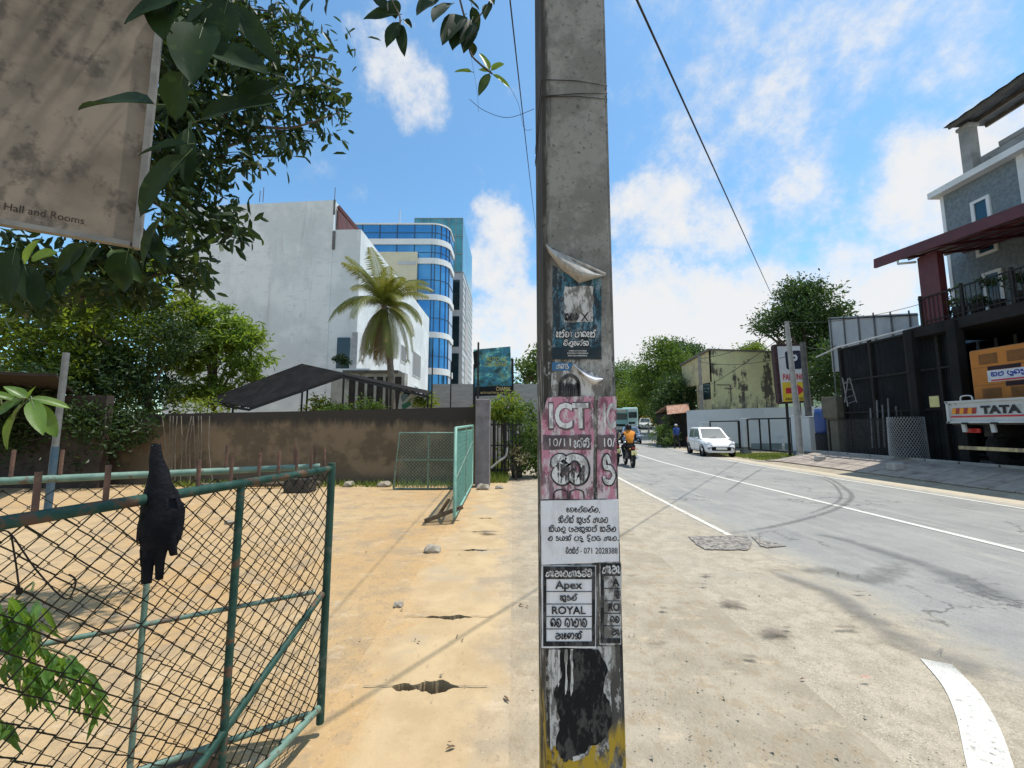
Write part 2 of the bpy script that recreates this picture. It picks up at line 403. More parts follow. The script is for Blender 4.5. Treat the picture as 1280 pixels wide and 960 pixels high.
# ------------------------------------------------------------------ foliage
def leaf_arrays(pts, nrm, size, aspect=.38, sizevar=.35, fold=.25, droop=.0, fine=False):
    n = len(pts); pts = np.asarray(pts, float)
    d = npr.normal(size=(n, 3)); d += np.asarray(nrm) * .9; d[:, 2] -= droop
    d /= np.linalg.norm(d, axis=1)[:, None] + 1e-9
    r = npr.normal(size=(n, 3)); side = np.cross(d, r); side /= np.linalg.norm(side, axis=1)[:, None] + 1e-9
    up = np.cross(side, d); up *= np.where(up[:, 2:3] < 0, -1, 1)
    L = size * (1 + npr.uniform(-sizevar, sizevar, n))[:, None]
    w = L * aspect * .5
    b = pts - d * L * .5; t = pts + d * L * .5 - up * L * .08; m = pts + d * L * 0.05
    s1 = m + side * w + up * w * fold; s2 = m - side * w + up * w * fold
    va = np.stack([b, s1, t, s2], 1).reshape(-1, 3)
    if fine:
        h1, h2 = pts - d * L * .22, pts + d * L * .2 - up * L * .02
        q = [b, h1 + side * w * .85 + up * w * fold, h2 + side * w * .9 + up * w * fold, t, h2 - side * w * .9 + up * w * fold, h1 - side * w * .85 + up * w * fold]
        i = np.arange(n)[:, None] * 6
        return np.stack(q, 1).reshape(-1, 3), np.concatenate([i + np.array([0, 1, 2, 3]), i + np.array([0, 3, 4, 5])], 0)
    i = np.arange(n)[:, None] * 4
    fa = np.concatenate([i + np.array([0, 1, 2]), i + np.array([0, 2, 3])], 0)
    return va, fa
def clump_points(lobes, nclump, per, cr, shell=.75):
    P, Nn = [], []; C = []
    vol = np.array([l[1][0] * l[1][1] * l[1][2] for l in lobes]) ** .66; vol /= vol.sum()
    for _ in range(nclump):
        c, r = lobes[npr.choice(len(lobes), p=vol)]
        d = npr.normal(size=3); d /= np.linalg.norm(d); rad = shell + (1 - shell) * npr.random() if npr.random() < .8 else npr.random() * shell
        q = np.array(c) + d * np.array(r) * rad; C.append(q)
        k = int(per * npr.uniform(.5, 1.4)); g = npr.normal(size=(k, 3)) * cr * npr.uniform(.7, 1.3) * np.array([1, 1, .7])
        P.append(q + g); Nn.append(g / (cr + 1e-9) * .5 + d * .5 + np.array([0, 0, .1]))
    return np.concatenate(P), np.concatenate(Nn), C
def tree(name, label, base, lobes, lmat, bark, nclump, per, cr, size, aspect=.4, droop=.1, trunk_r=.15, cat='tree', group=None, limbs=9, top=None, trunk_name='trunk', fine=False):
    base = V(base); root = thing(name, label, cat, base, 0, group)
    P, Nn, C = clump_points(lobes, nclump, per, cr)
    mb = MB(); mb.arrays(*leaf_arrays(P, Nn, size, aspect, droop=droop, fine=fine)); mb.build('crown', lmat, root, recalc=False)
    cc = sum((V(l[0]) for l in lobes), V()) / len(lobes); zlow = min(l[0][2] - l[1][2] for l in lobes)
    t = MB(); fork = V((base.x * .7 + cc.x * .3, base.y * .7 + cc.y * .3, max(base.z + .3, min(zlow + .3, cc.z))))
    t.tube(crom([base - V((0, 0, .1)), base.lerp(fork, .5) + V((rng.uniform(-.1, .1), 0, 0)), fork], 4), [trunk_r * (1.15 - .35 * i / 8) for i in range(9)], 8)
    for k in range(limbs):
        q = V(C[(k * 7) % len(C)]); m = fork.lerp(q, .5) + V((rng.uniform(-.2, .2), rng.uniform(-.2, .2), .15 * (q - fork).length))
        pts = crom([fork, m, q], 4); t.tube(pts, [trunk_r * .6 * (1 - .85 * i / (len(pts) - 1)) for i in range(len(pts))], 6)
    t.build(trunk_name, bark, root)
    return root
def blade(mb, base, tip, width, normal, curl=.12, n=7, fold=.18, wavy=0):
    """one near leaf: a folded, curved blade"""
    base, tip, normal = V(base), V(tip), V(normal); ax = tip - base; L = ax.length; ax.normalize()
    side = ax.cross(normal).normalized(); up = side.cross(ax).normalized()
    vs, fs = [], []
    for i in range(n + 1):
        t = i / n; wd = width * .5 * (math.sin(math.pi * min(1, t * .93 + .05)) ** .75) * (1 - .25 * t) if 0 < i < n else .001
        c = base + ax * L * t - up * curl * L * (t * t - t * .3)
        wv = math.sin(t * 9 + wavy) * width * .03
        vs += [c + side * wd + up * (wd * fold * 2 + wv), c + side * wd * .5 + up * wd * fold * .8, c, c - side * wd * .5 + up * wd * fold * .8, c - side * wd + up * (wd * fold * 2 - wv)]
    for i in range(n):
        for k in range(4): fs.append((i * 5 + k, i * 5 + k + 1, i * 5 + 6 + k, i * 5 + 5 + k))
    mb.add(vs, fs, True)
# ================================================================== SETTING
def sst(a, b, x):
    t = max(0, min(1, (x - a) / (b - a))); return t * t * (3 - 2 * t)
def xo(Y):      # the road bends to the right beyond 12 m
    y = min(max(Y - 12, 0), 58); r = .0054 * y * y
    return r + (max(Y - 70, 0) * .62)
def rise(Y):
    y = max(Y - 38, 0); return .05 * y * sst(0, 14, y) if Y < 80 else .05 * 42 + (Y - 80) * .03
def gz(X, Y):
    z = rise(Y)
    z += .45 * sst(10.6, 12.9, X) * sst(18.6, 16.8, Y)
    return z
# --- ground sheet
def sand_colour(s, p):
    big = s.noise(.35, 5, .6, vec=p); mid = s.noise(2.2, 6, .65, vec=p); fine = s.noise(38, 4, .7, vec=p)
    X_ = s.n('ShaderNodeSeparateXYZ'); s.l(p, X_.inputs[0])
    tan = s.mix(s.step(big, .35, .65), (.44, .275, .118), (.47, .335, .18))
    tan = s.mix(s.step(mid, .45, .7), tan, (.32, .235, .14))
    shoulder = s.mix(s.step(mid, .4, .62), (.385, .33, .245), (.30, .255, .185))
    c = s.mix(s.step(s.math('ADD', X_.outputs[0], s.math('MULTIPLY', mid, .8)), -.4, .9), tan, shoulder)
    spots = s.step(s.noise(3.1, 5, .6, vec=p, stretch=(.75, 1.5, 1)), .60, .72)
    c = s.mix(s.math('MULTIPLY', spots, s.step(X_.outputs[0], -.2, .6, 0, .75)), c, (.17, .135, .095))
    c = s.mix(s.step(s.noise(8, 5, .7, vec=p), .50, .62, 0, .5), c, (.30, .22, .135))
    c = s.mix(s.step(s.noise(5, 6, .7, vec=p, stretch=(.6, 1.3, 1)), .56, .66, 0, .4), c, (.56, .45, .31))
    c = s.mix(s.step(fine, .56, .70, 0, .6), c, (.20, .155, .105))
    c = s.mix(s.step(s.noise(90, 2, .5, vec=p), .66, .76, 0, .5), c, (.68, .60, .48))
    return c, mid, fine
s = NT('sand_ground'); p = s.pos(); c, mid, fine = sand_colour(s, p)
s.base(c); s.rough(.95); s.bump(s.math('ADD', s.math('MULTIPLY', mid, 1.4), s.math('MULTIPLY', fine, .5)), .7, .045)
SAND = s.m
def axis(lo, hi, marks):
    return sorted(set([round(x, 3) for x in marks if lo <= x <= hi]))
xs = axis(-400, 400, [-400, -250, -150, -90, -60, -40, -30, -24, -20, -16, -13, -11] + [-10 + i * .6 for i in range(15)] + [-1.05, -.85, -.25, 0] + [.4 + i * .6 for i in range(26)] + [17, 19, 21, 24, 28, 33, 40, 50, 65, 90, 140, 220, 400])
ys = axis(-60, 900, [-60, -20, -8, -3, 0, 1, 1.4] + [2 + i * .6 for i in range(18)] + [13.2, 14, 15, 16, 17, 18, 19, 20, 22, 24, 27, 30, 34] + [38 + i * 4 for i in range(14)] + [100, 120, 160, 220, 320, 500, 900])
g = MB(); nx = len(xs)
for y in ys:
    for x in xs: g.v.append((x, y, gz(x, y)))
for j in range(len(ys) - 1):
    for i in range(nx - 1):
        if xs[i] >= -.86 and xs[i + 1] <= -.24 and ys[j] >= .9 and ys[j + 1] <= 13.3: continue
        g.f.append((j * nx + i, j * nx + i + 1, (j + 1) * nx + i + 1, (j + 1) * nx + i)); g.mi.append(0); g.sm.append(True)
struct(g.build('ground', SAND))
# --- covered drain: trench and the slab path above it, with broken slots
tr = MB(); DARK = M('drain_dark', (.06, .05, .035), (.10, .08, .05), 8, .95)
tr.box((-.55, 7.1, -.42), (.9, 12.6, .04)); tr.box((-.87, 7.1, -.23), (.03, 12.6, .36)); tr.box((-.23, 7.1, -.23), (.03, 12.6, .36))
struct(tr.build('drain', DARK))
s = NT('slab_path'); p = s.pos()
mid = s.noise(2.4, 6, .65, vec=p); fine = s.noise(46, 4, .7, vec=p)
c = s.mix(s.step(mid, .35, .65), (.48, .35, .195), (.395, .28, .15))
c = s.mix(s.step(s.noise(.9, 4, .6, vec=p), .52, .62), c, (.38, .295, .19))
c = s.mix(s.step(fine, .6, .78, 0, .5), c, (.28, .22, .15))
xx_ = s.n('ShaderNodeSeparateXYZ'); s.l(p, xx_.inputs[0]); ed_ = s.math('ABSOLUTE', s.math('ADD', xx_.outputs[0], .5)); nn_ = s.noise(1.6, 6, .65, vec=p)
sandy = sand_colour(s, p)[0]
c = s.mix(s.step(s.math('ADD', ed_, s.math('MULTIPLY', s.math('SUBTRACT', nn_, .5), 1.5)), .18, .46), c, sandy)
c = s.mix(s.step(fine, .58, .75, 0, .45), c, (.24, .19, .13))
s.base(c); s.rough(.93); s.bump(s.math('ADD', mid, s.math('MULTIPLY', fine, .5)), .4, .02); SLAB = s.m
bm = bmesh.new()
def loop(pts):
    vs = [bm.verts.new((x, y, .003)) for x, y in pts]; return [bm.edges.new((vs[i], vs[(i + 1) % len(vs)])) for i in range(len(vs))]
E = loop([(-1.02, 1.2), (-.02, 1.2), (0, 5), (-.02, 9), (0, 13.1), (-1.0, 13.1), (-1.03, 8), (-1.0, 4)])
def slot(y, x0, x1, w):
    n = 40; a1, a2, a3 = (rng.uniform(0, 6) for _ in range(3)); top = [(x0 + (x1 - x0) * i / n, y + w * (.5 + .22 * math.sin(i * .21 + a1) + .10 * math.sin(i * .55 + a3) + rng.uniform(-.05, .05)) * math.sin(math.pi * (i + .4) / (n + .8)) ** .6) for i in range(n + 1)]
    bot = [(x0 + (x1 - x0) * i / n, y - w * (.5 + .2 * math.sin(i * .25 + a2) + .08 * math.sin(i * .9 + a3) + rng.uniform(-.06, .06)) * math.sin(math.pi * (i + .4) / (n + .8)) ** .6) for i in range(n + 1)]
    return loop(top + bot[::-1])
SLOTS = [(gnd(532, 859), .20, .10), (gnd(561, 772), .19, .065), (gnd(594, 688), .16, .07), (gnd(600, 665), .13, .06), (gnd(607, 648), .12, .06)]
for (q, hw, w) in SLOTS: E += slot(q.y, q.x - hw, q.x + hw, w)
bmesh.ops.triangle_fill(bm, use_beauty=True, use_dissolve=False, edges=E)
r_ = bmesh.ops.extrude_face_region(bm, geom=bm.faces[:])
for v in [e for e in r_['geom'] if isinstance(e, bmesh.types.BMVert)]: v.co.z -= .09
bmesh.ops.recalc_face_normals(bm, faces=bm.faces[:])
me = bpy.data.meshes.new('path'); bm.to_mesh(me); bm.free(); me.materials.append(SLAB); struct(link('path', me))
# hairline joints between slabs
jt = MB(); JM = M('joint', (.22, .17, .11), (.30, .24, .16), 20, .95)
for (q, hw, w) in SLOTS:
    for sgn in (-1, 1):
        x0 = q.x + sgn * hw; pts = [V((x0 - sgn * .01 + sgn * .045 * k, q.y + rng.uniform(-.010, .010), .0125)) for k in range(5)]
        rv, rf = ribbon([V((a.x, a.y)) for a in pts], .007); jt.add([(a.x, a.y, .0125) for a in rv], rf)
struct(jt.build('slab_joint', JM))
# --- road
s = NT('asphalt'); uv = s.xyz('UV'); p = s.pos()
n1 = s.noise(.8, 6, .62, vec=p); n2_ = s.noise(5, 6, .7, vec=p); n3 = s.noise(70, 3, .7, vec=p)
asp = s.mix(s.step(n1, .35, .65), (.275, .268, .245), (.225, .222, .205))
asp = s.mix(s.step(s.noise(1.3, 5, .6, vec=p, stretch=(3.2, .25, 1)), .48, .7, 0, .7), asp, (.33, .315, .275))
asp = s.mix(s.step(n3, .53, .68, 0, .6), asp, (.12, .118, .112))
asp = s.mix(s.step(s.noise(150, 2, .5, vec=p), .58, .68, 0, .5), asp, (.40, .385, .35))
asp = s.mix(s.step(s.noise(2.4, 6, .7, vec=p), .5, .62, 0, .45), asp, (.20, .196, .182))
vr = s.n('ShaderNodeTexVoronoi', feature='DISTANCE_TO_EDGE'); vr.inputs['Scale'].default_value = .42
wv = s.n('ShaderNodeVectorMath', operation='ADD'); s.l(p, wv.inputs[0]); wc = s.n('ShaderNodeVectorMath', operation='SCALE'); s.l(s.noise(1.7, 5, .65, vec=p, col=True), wc.inputs[0]); wc.inputs['Scale'].default_value = 1.3; s.l(wc.outputs[0], wv.inputs[1]); s.l(wv.outputs[0], vr.inputs['Vector'])
asp = s.mix(s.math('MULTIPLY', s.step(vr.outputs['Distance'], .012, .004, 0, .75), s.step(s.noise(.5, 3, .5, vec=p), .46, .56)), asp, (.07, .068, .064))
sand = s.mix(s.step(n2_, .4, .62), (.385, .33, .245), (.30, .255, .185))
sand = s.mix(s.step(s.noise(9, 5, .7, vec=p), .5, .62, 0, .5), sand, (.255, .215, .155))
sand = s.mix(s.step(n3, .53, .66, 0, .65), sand, (.185, .15, .105))
sand = s.mix(s.step(s.noise(130, 2, .5, vec=p), .57, .66, 0, .6), sand, (.60, .53, .42))
sand = s.mix(s.step(s.noise(1.1, 5, .65, vec=p), .5, .64, 0, .6), sand, (.30, .27, .215))
sand = s.mix(s.math('MULTIPLY', s.step(s.noise(2.6, 5, .6, vec=p, stretch=(.75, 1.6, 1)), .60, .72), .6), sand, (.17, .135, .095))
L = s.step(s.math('ADD', uv[0], s.math('ADD', s.math('MULTIPLY', n2_, 1.0), s.math('MULTIPLY', n1, .9))), -2.6, -1.75)
Rr = s.step(s.math('ADD', uv[0], s.math('MULTIPLY', n2_, 1.2)), 3.75, 4.7)
c = s.mix(L, sand, asp); c = s.mix(Rr, c, (.47, .40, .29))
s.base(c); s.rough(.88); s.bump(s.math('ADD', n3, s.math('MULTIPLY', n2_, .5)), .35, .012); ASP = s.m
CX = 6.35
def road_sheet(name, u0, u1, y0, y1, mat, lift, nu=1, wob=0):
    Ys = []; y = y0
    while y < y1: Ys.append(y); y += .8 if y < 30 else 3
    Ys.append(y1); vs, fs, uvs = [], [], []
    for y in Ys:
        for i in range(nu + 1):
            u = u0 + (u1 - u0) * i / nu; x = CX + u + xo(y); vs.append((x, y, gz(x, y) + (lift if not (name == 'road' and i == 0) else -.03))); uvs.append((u, y))
    for j in range(len(Ys) - 1):
        for i in range(nu): a = j * (nu + 1) + i; fs.append((a, a + 1, a + nu + 2, a + nu + 1))
    me = bpy.data.meshes.new(name); me.from_pydata(vs, [], fs); me.materials.append(mat)
    ul = me.uv_layers.new(name='UVMap')
    for lp in me.loops: ul.data[lp.index].uv = uvs[lp.vertex_index]
    me.update(); return struct(link(name, me))
road_sheet('road', -5.6, 4.25, -6, 110, ASP, .006, 8)
def decal(name, c1, c2, cover, scale=9, soft=.12, rough=.85, stretch=None, fade=0):
    s = NT(name); p = s.pos(); f = s.noise(scale, 6, .68, vec=p, stretch=stretch)
    s.base(s.mix(s.step(s.noise(scale * 3, 3, .6, vec=p), .35, .65), c1, c2)); s.rough(rough)
    if fade:
        at_ = s.n('ShaderNodeAttribute'); at_.attribute_name = 'fade'
        s.alpha(s.math('MULTIPLY', s.step(s.math('ADD', f, s.math('MULTIPLY', s.math('SUBTRACT', at_.outputs['Fac'], .5), .5)), 1 - cover - soft, 1 - cover + soft), s.step(at_.outputs['Fac'], 0, .45, 0, fade)))
    else: s.alpha(s.step(f, 1 - cover - soft, 1 - cover + soft))
    return s.m
def setfade(o, vals):
    a = o.data.attributes.new('fade', 'FLOAT', 'POINT'); a.data.foreach_set('value', vals); return o
PAINT = decal('road_paint', (.64, .63, .58), (.50, .475, .41), .68, 26, .16)
PAINT2 = decal('worn_paint', (.70, .66, .58), (.60, .55, .46), .60, 14, .10)
road_sheet('road_marking', -.06, .06, -6, 70, PAINT, .012)
road_sheet('road_marking', 3.22, 3.33, -6, 70, PAINT, .012)
def strip(name, pts, w, mat, lift=.012, n=6):
    pts = crom([V((a[0], a[1], 0)) for a in pts], n); rv, rf = [], []
    for i, q in enumerate(pts):
        d = pts[min(i + 1, len(pts) - 1)] - pts[max(i - 1, 0)]; d.normalize(); t = i / (len(pts) - 1)
        ww = w(t) if callable(w) else w
        for sg in (.5, 0, -.5):
            a = q + V((-d.y, d.x, 0)) * ww * sg; rv.append((a.x, a.y, gz(a.x, a.y) + lift))
    for i in range(len(pts) - 1):
        for k in (0, 1): rf.append((3 * i + k, 3 * i + k + 1, 3 * i + 4 + k, 3 * i + 3 + k))
    mb = MB(); mb.add(rv, rf); N = len(pts); return setfade(struct(mb.build(name, mat, recalc=False)), [min(1, 5 * i / (N - 1), 5 * (N - 1 - i) / (N - 1)) * (1 if k == 1 else 0) for i in range(N) for k in range(3)])
G2 = lambda px, py: tuple(gnd(px, py))[:2]
strip('road_marking', [G2(770, 596), G2(800, 612), G2(850, 638), G2(912, 670)], .085, PAINT2)
q = [gnd(1170, 829), gnd(1201, 864), gnd(1222, 905), gnd(1238, 960)]
strip('road_marking', [(a.x, a.y) for a in q] + [(q[3].x * 2 - q[2].x, q[3].y * 2 - q[2].y)], .155, PAINT)
TYRE = decal('tyre_rubber_mark', (.12, .12, .118), (.16, .158, .15), .48, 9, .25, fade=.45)
strip('tyre_mark', [G2(985, 583), G2(1030, 596), G2(1058, 612), G2(1064, 624), G2(1042, 638), G2(1000, 651), G2(945, 663), G2(890, 669)], .16, TYRE, .016)
strip('tyre_mark', [G2(1000, 589), G2(1036, 602), G2(1050, 616), G2(1049, 626), G2(1028, 637), G2(990, 649)], .11, TYRE, .020)
strip('tyre_mark', [G2(958, 583), G2(930, 600), G2(905, 618)], .10, TYRE, .020)
TAR = decal('damp_tar', (.12, .12, .118), (.17, .168, .16), .46, 3.2, .25, .7, fade=.4)
strip('road_stain', [G2(1290, 772), G2(1230, 738), G2(1180, 716), G2(1110, 692), G2(1040, 672), G2(970, 664)], lambda t: .62 * (1 - t) + .10, TAR, .022)
strip('road_stain', [G2(1300, 850), G2(1210, 832), G2(1160, 818), G2(1100, 786), G2(1040, 745), G2(980, 722), G2(930, 700)], lambda t: .55 * (1 - t) + .16, TAR, .024)
strip('road_stain', [G2(1140, 700), G2(1090, 725), G2(1040, 715), G2(980, 715)], .5, decal('faint_stain', (.16, .155, .14), (.2, .19, .17), .42, 6, .2, fade=.5), .018)
PATCH = decal('asphalt_patch', (.075, .073, .07), (.33, .29, .24), .58, 9, .10, fade=1)
pm = MB(); fv = []
for i, pts in enumerate(([(857, 671), (935, 671), (943, 680), (937, 690), (880, 689), (868, 682)], [(938, 671), (950, 675), (985, 684), (960, 687), (950, 684)])):
    q_ = [V(tuple(gnd(*a))[:2] + (.018,)) for a in pts]; c_ = sum(q_, V()) / len(q_); n = len(q_); inn = [c_ + (a - c_) * .82 for a in q_]
    pm.add([c_] + inn + q_, [(0, 1 + k, 1 + (k + 1) % n) for k in range(n)] + [(1 + k, 1 + n + k, 1 + n + (k + 1) % n, 1 + (k + 1) % n) for k in range(n)]); fv += [1.0] * (n + 1) + [0.0] * n
setfade(struct(pm.build('road_patch', PATCH, recalc=False)), fv)
SPOT = decal('oil_spot', (.13, .105, .08), (.19, .15, .11), .5, 14, .25, .7, fade=.8)
def blot(px, py, rx, ry, mat=SPOT, lift=.026):
    q = gnd(px, py); mb = MB(); n = 18; ph = rng.random() * 6
    pts = [V((q.x + math.cos(2 * math.pi * k / n) * rx * (1 + .25 * math.sin(3 * 2 * math.pi * k / n + ph)), q.y + math.sin(2 * math.pi * k / n) * ry * (1 + .2 * math.sin(2 * 2 * math.pi * k / n + ph * 2)), lift)) for k in range(n)]
    mb.add([V((q.x, q.y, lift))] + pts, [(0, k + 1, (k + 1) % n + 1) for k in range(n)]); setfade(struct(mb.build('ground_stain', mat, recalc=False)), [1.0] + [0.0] * n)
for i, (a, b, rx, ry) in enumerate(((883, 722, .10, .06), (938, 826, .07, .035), (915, 758, .16, .12), (968, 795, .20, .12), (830, 765, .06, .04), (985, 790, .05, .03), (880, 735, .05, .03), (1060, 790, .14, .05), (610, 668, .2, .12), (1075, 745, .08, .04))):
    blot(a, b, rx, ry, lift=.028 + i * .0015)
blot(1082, 856, .055, .02, decal('red_paint_spill', (.42, .13, .09), (.5, .25, .18), .5, 30, .2, fade=.8), .047)
# right side: kerb tiles and raised yard apron
TILE = M('apron_tile', (.30, .25, .21), (.38, .32, .26), 5, .9, .3, dirt=(.16, .13, .11), dscale=1.4)
ap = MB()
for j in range(26):
    y0 = 4.4 + j * .52
    for i in range(3):
        x0 = 11.15 + i * .52; pts = []
        for (a, b) in ((x0 + .01, y0 + .01), (x0 + .505, y0 + .01), (x0 + .505, y0 + .505), (x0 + .01, y0 + .505)): pts.append((a, b, gz(a, b) + .02 + (i % 2) * .002))
        ap.prism([V(q_) for q_ in pts], (0, 0, .025))
struct(ap.build('pavement', TILE))
CONC = M('concrete', (.36, .35, .325), (.27, .262, .24), 3, .9, .35, dirt=(.14, .13, .11), dscale=1.7)
kb = MB()
for j in range(16):
    y0 = 4 + j * .95; a = gz(12.78, y0 + .4)
    kb.cbox((12.80, y0 + .45, a + .05), (.14, .9, .12), .015)
struct(kb.build('kerb', CONC))
yd = MB(); vs = []; xs2 = [12.9, 13.6, 15, 18, 24]; ys2 = [3, 7, 11, 14, 16.4]
YARD = M('yard_floor', (.21, .20, .18), (.15, .14, .125), 1.5, .92, .3, dirt=(.3, .27, .22), dscale=2.2)
for y in ys2:
    for x in xs2: yd.v.append((x, y, gz(x, y) + .03))
for j in range(4):
    for i in range(4): yd.f.append((j * 5 + i, j * 5 + i + 1, j * 5 + i + 6, j * 5 + i + 5)); yd.mi.append(0); yd.sm.append(False)
struct(yd.build('yard', YARD))
# verge in front of the car park wall (grass) and far hill
def grass(name, label, pts, n, h, mat, cat='grass'):
    P = []; (x0, y0), (x1, y1) = pts; mb = MB(); vs = []; fs = []
    for k in range(n):
        x, y = rng.uniform(x0, x1), rng.uniform(y0, y1); z = gz(x, y); a = rng.uniform(0, 6.3); w = .012 * rng.uniform(.7, 1.6); hh = h * rng.uniform(.4, 1.3)
        lx, ly = rng.uniform(-.6, .6) * hh, rng.uniform(-.6, .6) * hh; o = len(vs)
        vs += [(x - math.cos(a) * w, y - math.sin(a) * w, z), (x + math.cos(a) * w, y + math.sin(a) * w, z), (x + lx, y + ly, z + hh)]; fs.append((o, o + 1, o + 2))
    mb.arrays(np.array(vs), np.array(fs)); o = mb.build(name, mat, recalc=False); o['kind'] = 'stuff'; return tag(o, label, cat)
GRASS = leafmat('grass_blades', (.10, .16, .03), (.16, .21, .05), (.22, .22, .08), .3)
grass('grass', 'short green grass beside the narrow path behind the grey gate pillar', ((-1.0, 11.2), (-.15, 17)), 5000, .22, GRASS)
grass('weeds', 'sparse dry green weeds along the foot of the brown wall', ((-9.5, 10.45), (-1.3, 10.95)), 1500, .16, GRASS, 'weeds')
grass('grass', 'sunny short grass in front of the open car park gates', ((11.4, 17.6), (15.5, 23.5)), 9000, .10, GRASS)
hl = MB(); HILLM = leafmat('hill_cover', (.05, .09, .02), (.08, .13, .03), (.11, .15, .04), .2, .3)
for j, y in enumerate((75, 90, 110, 140)):
    for i in range(24):
        x = -30 + i * 9; hl.v.append((x, y, gz(x, y) - .5 + j * 3.4 * (1 + .2 * math.sin(i * 1.3 + j))))
for j in range(3):
    for i in range(23): a = j * 24 + i; hl.f.append((a, a + 1, a + 25, a + 24)); hl.mi.append(0); hl.sm.append(True)
struct(hl.build('hillside', HILLM))

# ================================================================== LEFT SIDE
# --- concrete pole in the foreground
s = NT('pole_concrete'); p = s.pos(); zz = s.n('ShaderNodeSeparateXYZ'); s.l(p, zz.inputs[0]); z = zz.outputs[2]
n1 = s.noise(9, 7, .68, vec=p); n2_ = s.noise(60, 4, .7, vec=p); ns = s.noise(14, 6, .7, vec=p, stretch=(1, 1, .22)); nb = s.noise(5, 5, .65, vec=p)
c = s.mix(s.step(n1, .42, .58), (.255, .245, .225), (.175, .168, .152))
c = s.mix(s.step(n2_, .56, .66, 0, .8), c, (.075, .07, .062))
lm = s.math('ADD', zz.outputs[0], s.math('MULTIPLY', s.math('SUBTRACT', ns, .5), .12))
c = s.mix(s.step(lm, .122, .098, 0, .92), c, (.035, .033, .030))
grime = s.math('MULTIPLY', s.step(ns, .46, .54), s.step(z, 2.25, 1.55))
c = s.mix(s.math('MULTIPLY', grime, .95), c, (.065, .060, .055))
pale = s.math('MULTIPLY', s.step(s.noise(20, 6, .75, vec=p, stretch=(1, 1, .45)), .53, .57), s.step(z, 2.0, 1.6))
c = s.mix(s.math('MULTIPLY', pale, .85), c, (.44, .43, .41))
yel = s.math('MULTIPLY', s.step(s.math('ADD', z, s.math('MULTIPLY', ns, .22)), .90, .84), s.step(s.noise(16, 6, .7, vec=p, stretch=(1, 1, .4)), .42, .52))
c = s.mix(yel, c, (.42, .28, .025))
tar = s.math('MULTIPLY', s.step(s.math('ADD', z, s.math('MULTIPLY', nb, .25)), 1.16, 1.10), s.step(nb, .50, .56))
c = s.mix(s.math('MULTIPLY', tar, .9), c, (.018, .017, .017))
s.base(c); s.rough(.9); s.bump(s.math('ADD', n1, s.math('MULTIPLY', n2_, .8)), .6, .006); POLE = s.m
PY = 1.15
def PP(px, py, off=0.0): return at(px, py, PY - off)
pole = thing('utility_pole', 'weathered grey concrete utility pole covered with torn posters in the foreground', 'pole', (.197, PY + .17, 0))
m = MB(); bm = bmesh.new(); bmesh.ops.create_cube(bm, size=1)
for v in bm.verts:
    top = v.co.z > 0; w = .198 if top else .212
    v.co = V((.195 + v.co.x * w + (0 if top else .003), PY + .17 + v.co.y * (.34 if not top else .3), -.6 if not top else 8.6))
    if top and v.co.y < PY + .17: v.co.y = PY
    if not top and v.co.y < PY + .17: v.co.y = PY
bmesh.ops.bevel(bm, geom=[e for e in bm.edges if abs(e.verts[0].co.z - e.verts[1].co.z) > 1], offset=.012, segments=3, affect='EDGES')
bm.verts.index_update(); m.add([v.co for v in bm.verts], [tuple(v.index for v in f.verts) for f in bm.faces]); bm.free()
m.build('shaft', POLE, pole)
WIRE = M('dark_wire', (.03, .03, .03), (.06, .05, .045), 30, .6)
for (py, tilt) in ((104, .010), (119, -.006), (123, .004)):
    z = PP(715, py).z; m = MB(); x0, x1, y0, y1 = .093, .297, PY - .003, PY + .325
    m.tube([(x0, y0, z + tilt), (.2, y0 - .001, z + tilt * .2 + .003), (x1, y0, z - tilt), (x1 + .002, y1, z), (x0 - .002, y1, z), (x0, y0, z + tilt)], .0013, 5); m.build('wire_band', WIRE, pole)

# --- posters on the pole
def paper(name, c, grime=(.12, .11, .10), amt=.35, scale=22, lo=.47, hi=.58, wash=0):
    s = NT(name); p = s.pos()
    f = s.step(s.noise(scale, 7, .72, vec=p, stretch=(1, 1, .45)), lo, hi, 0, amt); k = c
    if wash: k = s.mix(s.step(s.noise(34, 6, .7, vec=p, stretch=(1, 1, .35)), .46, .56, 0, wash), k, (.58, .56, .56))
    k = s.mix(f, k, grime)
    k = s.mix(s.step(s.noise(140, 3, .6, vec=p), .55, .8, 0, .25), k, tuple(x * .6 for x in c))
    s.base(k); s.rough(.85); s.b.inputs['Specular IOR Level'].default_value = .2; s.bump(s.math('ADD', s.noise(25, 4, .6, vec=p), s.math('MULTIPLY', s.noise(9, 3, .5, vec=p, stretch=(1, 1, .5)), 2.5)), .55, .006); return s.m
WHITEP = paper('white_paper', (.74, .73, .76), amt=.28, grime=(.42, .41, .41)); GREYP = paper('grimy_paper', (.50, .49, .48), amt=.9, lo=.45, hi=.55, scale=34)
INK = paper('black_ink', (.022, .022, .024), (.16, .155, .15), .45, 50); WINK = paper('white_ink', (.68, .67, .66), amt=.6, scale=40)
TEAL = paper('teal_print', (.04, .135, .19), (.025, .03, .035), .9, 34, .44, .55, wash=.25); NAVY = paper('navy_print', (.02, .035, .045), (.06, .06, .06), .4)
BLUEP = paper('blue_print', (.03, .16, .36)); PINK = paper('pink_print', (.50, .22, .29), (.13, .06, .075), .8, 30, .50, .58, wash=.8); PLUM = paper('plum_print', (.10, .075, .085), (.25, .2, .2), .4)
CURL = paper('curled_back', (.40, .385, .36), (.17, .16, .15), .5, 30)
def ragged(pts, n=5, j=.0022):
    out = []
    for i, a in enumerate(pts):
        b = pts[(i + 1) % len(pts)]; a, b = V(a), V(b)
        for k in range(n): q = a.lerp(b, k / n); out.append(q + V((rng.uniform(-j, j), 0, rng.uniform(-j, j))) * (0 if k == 0 else 1))
    return out
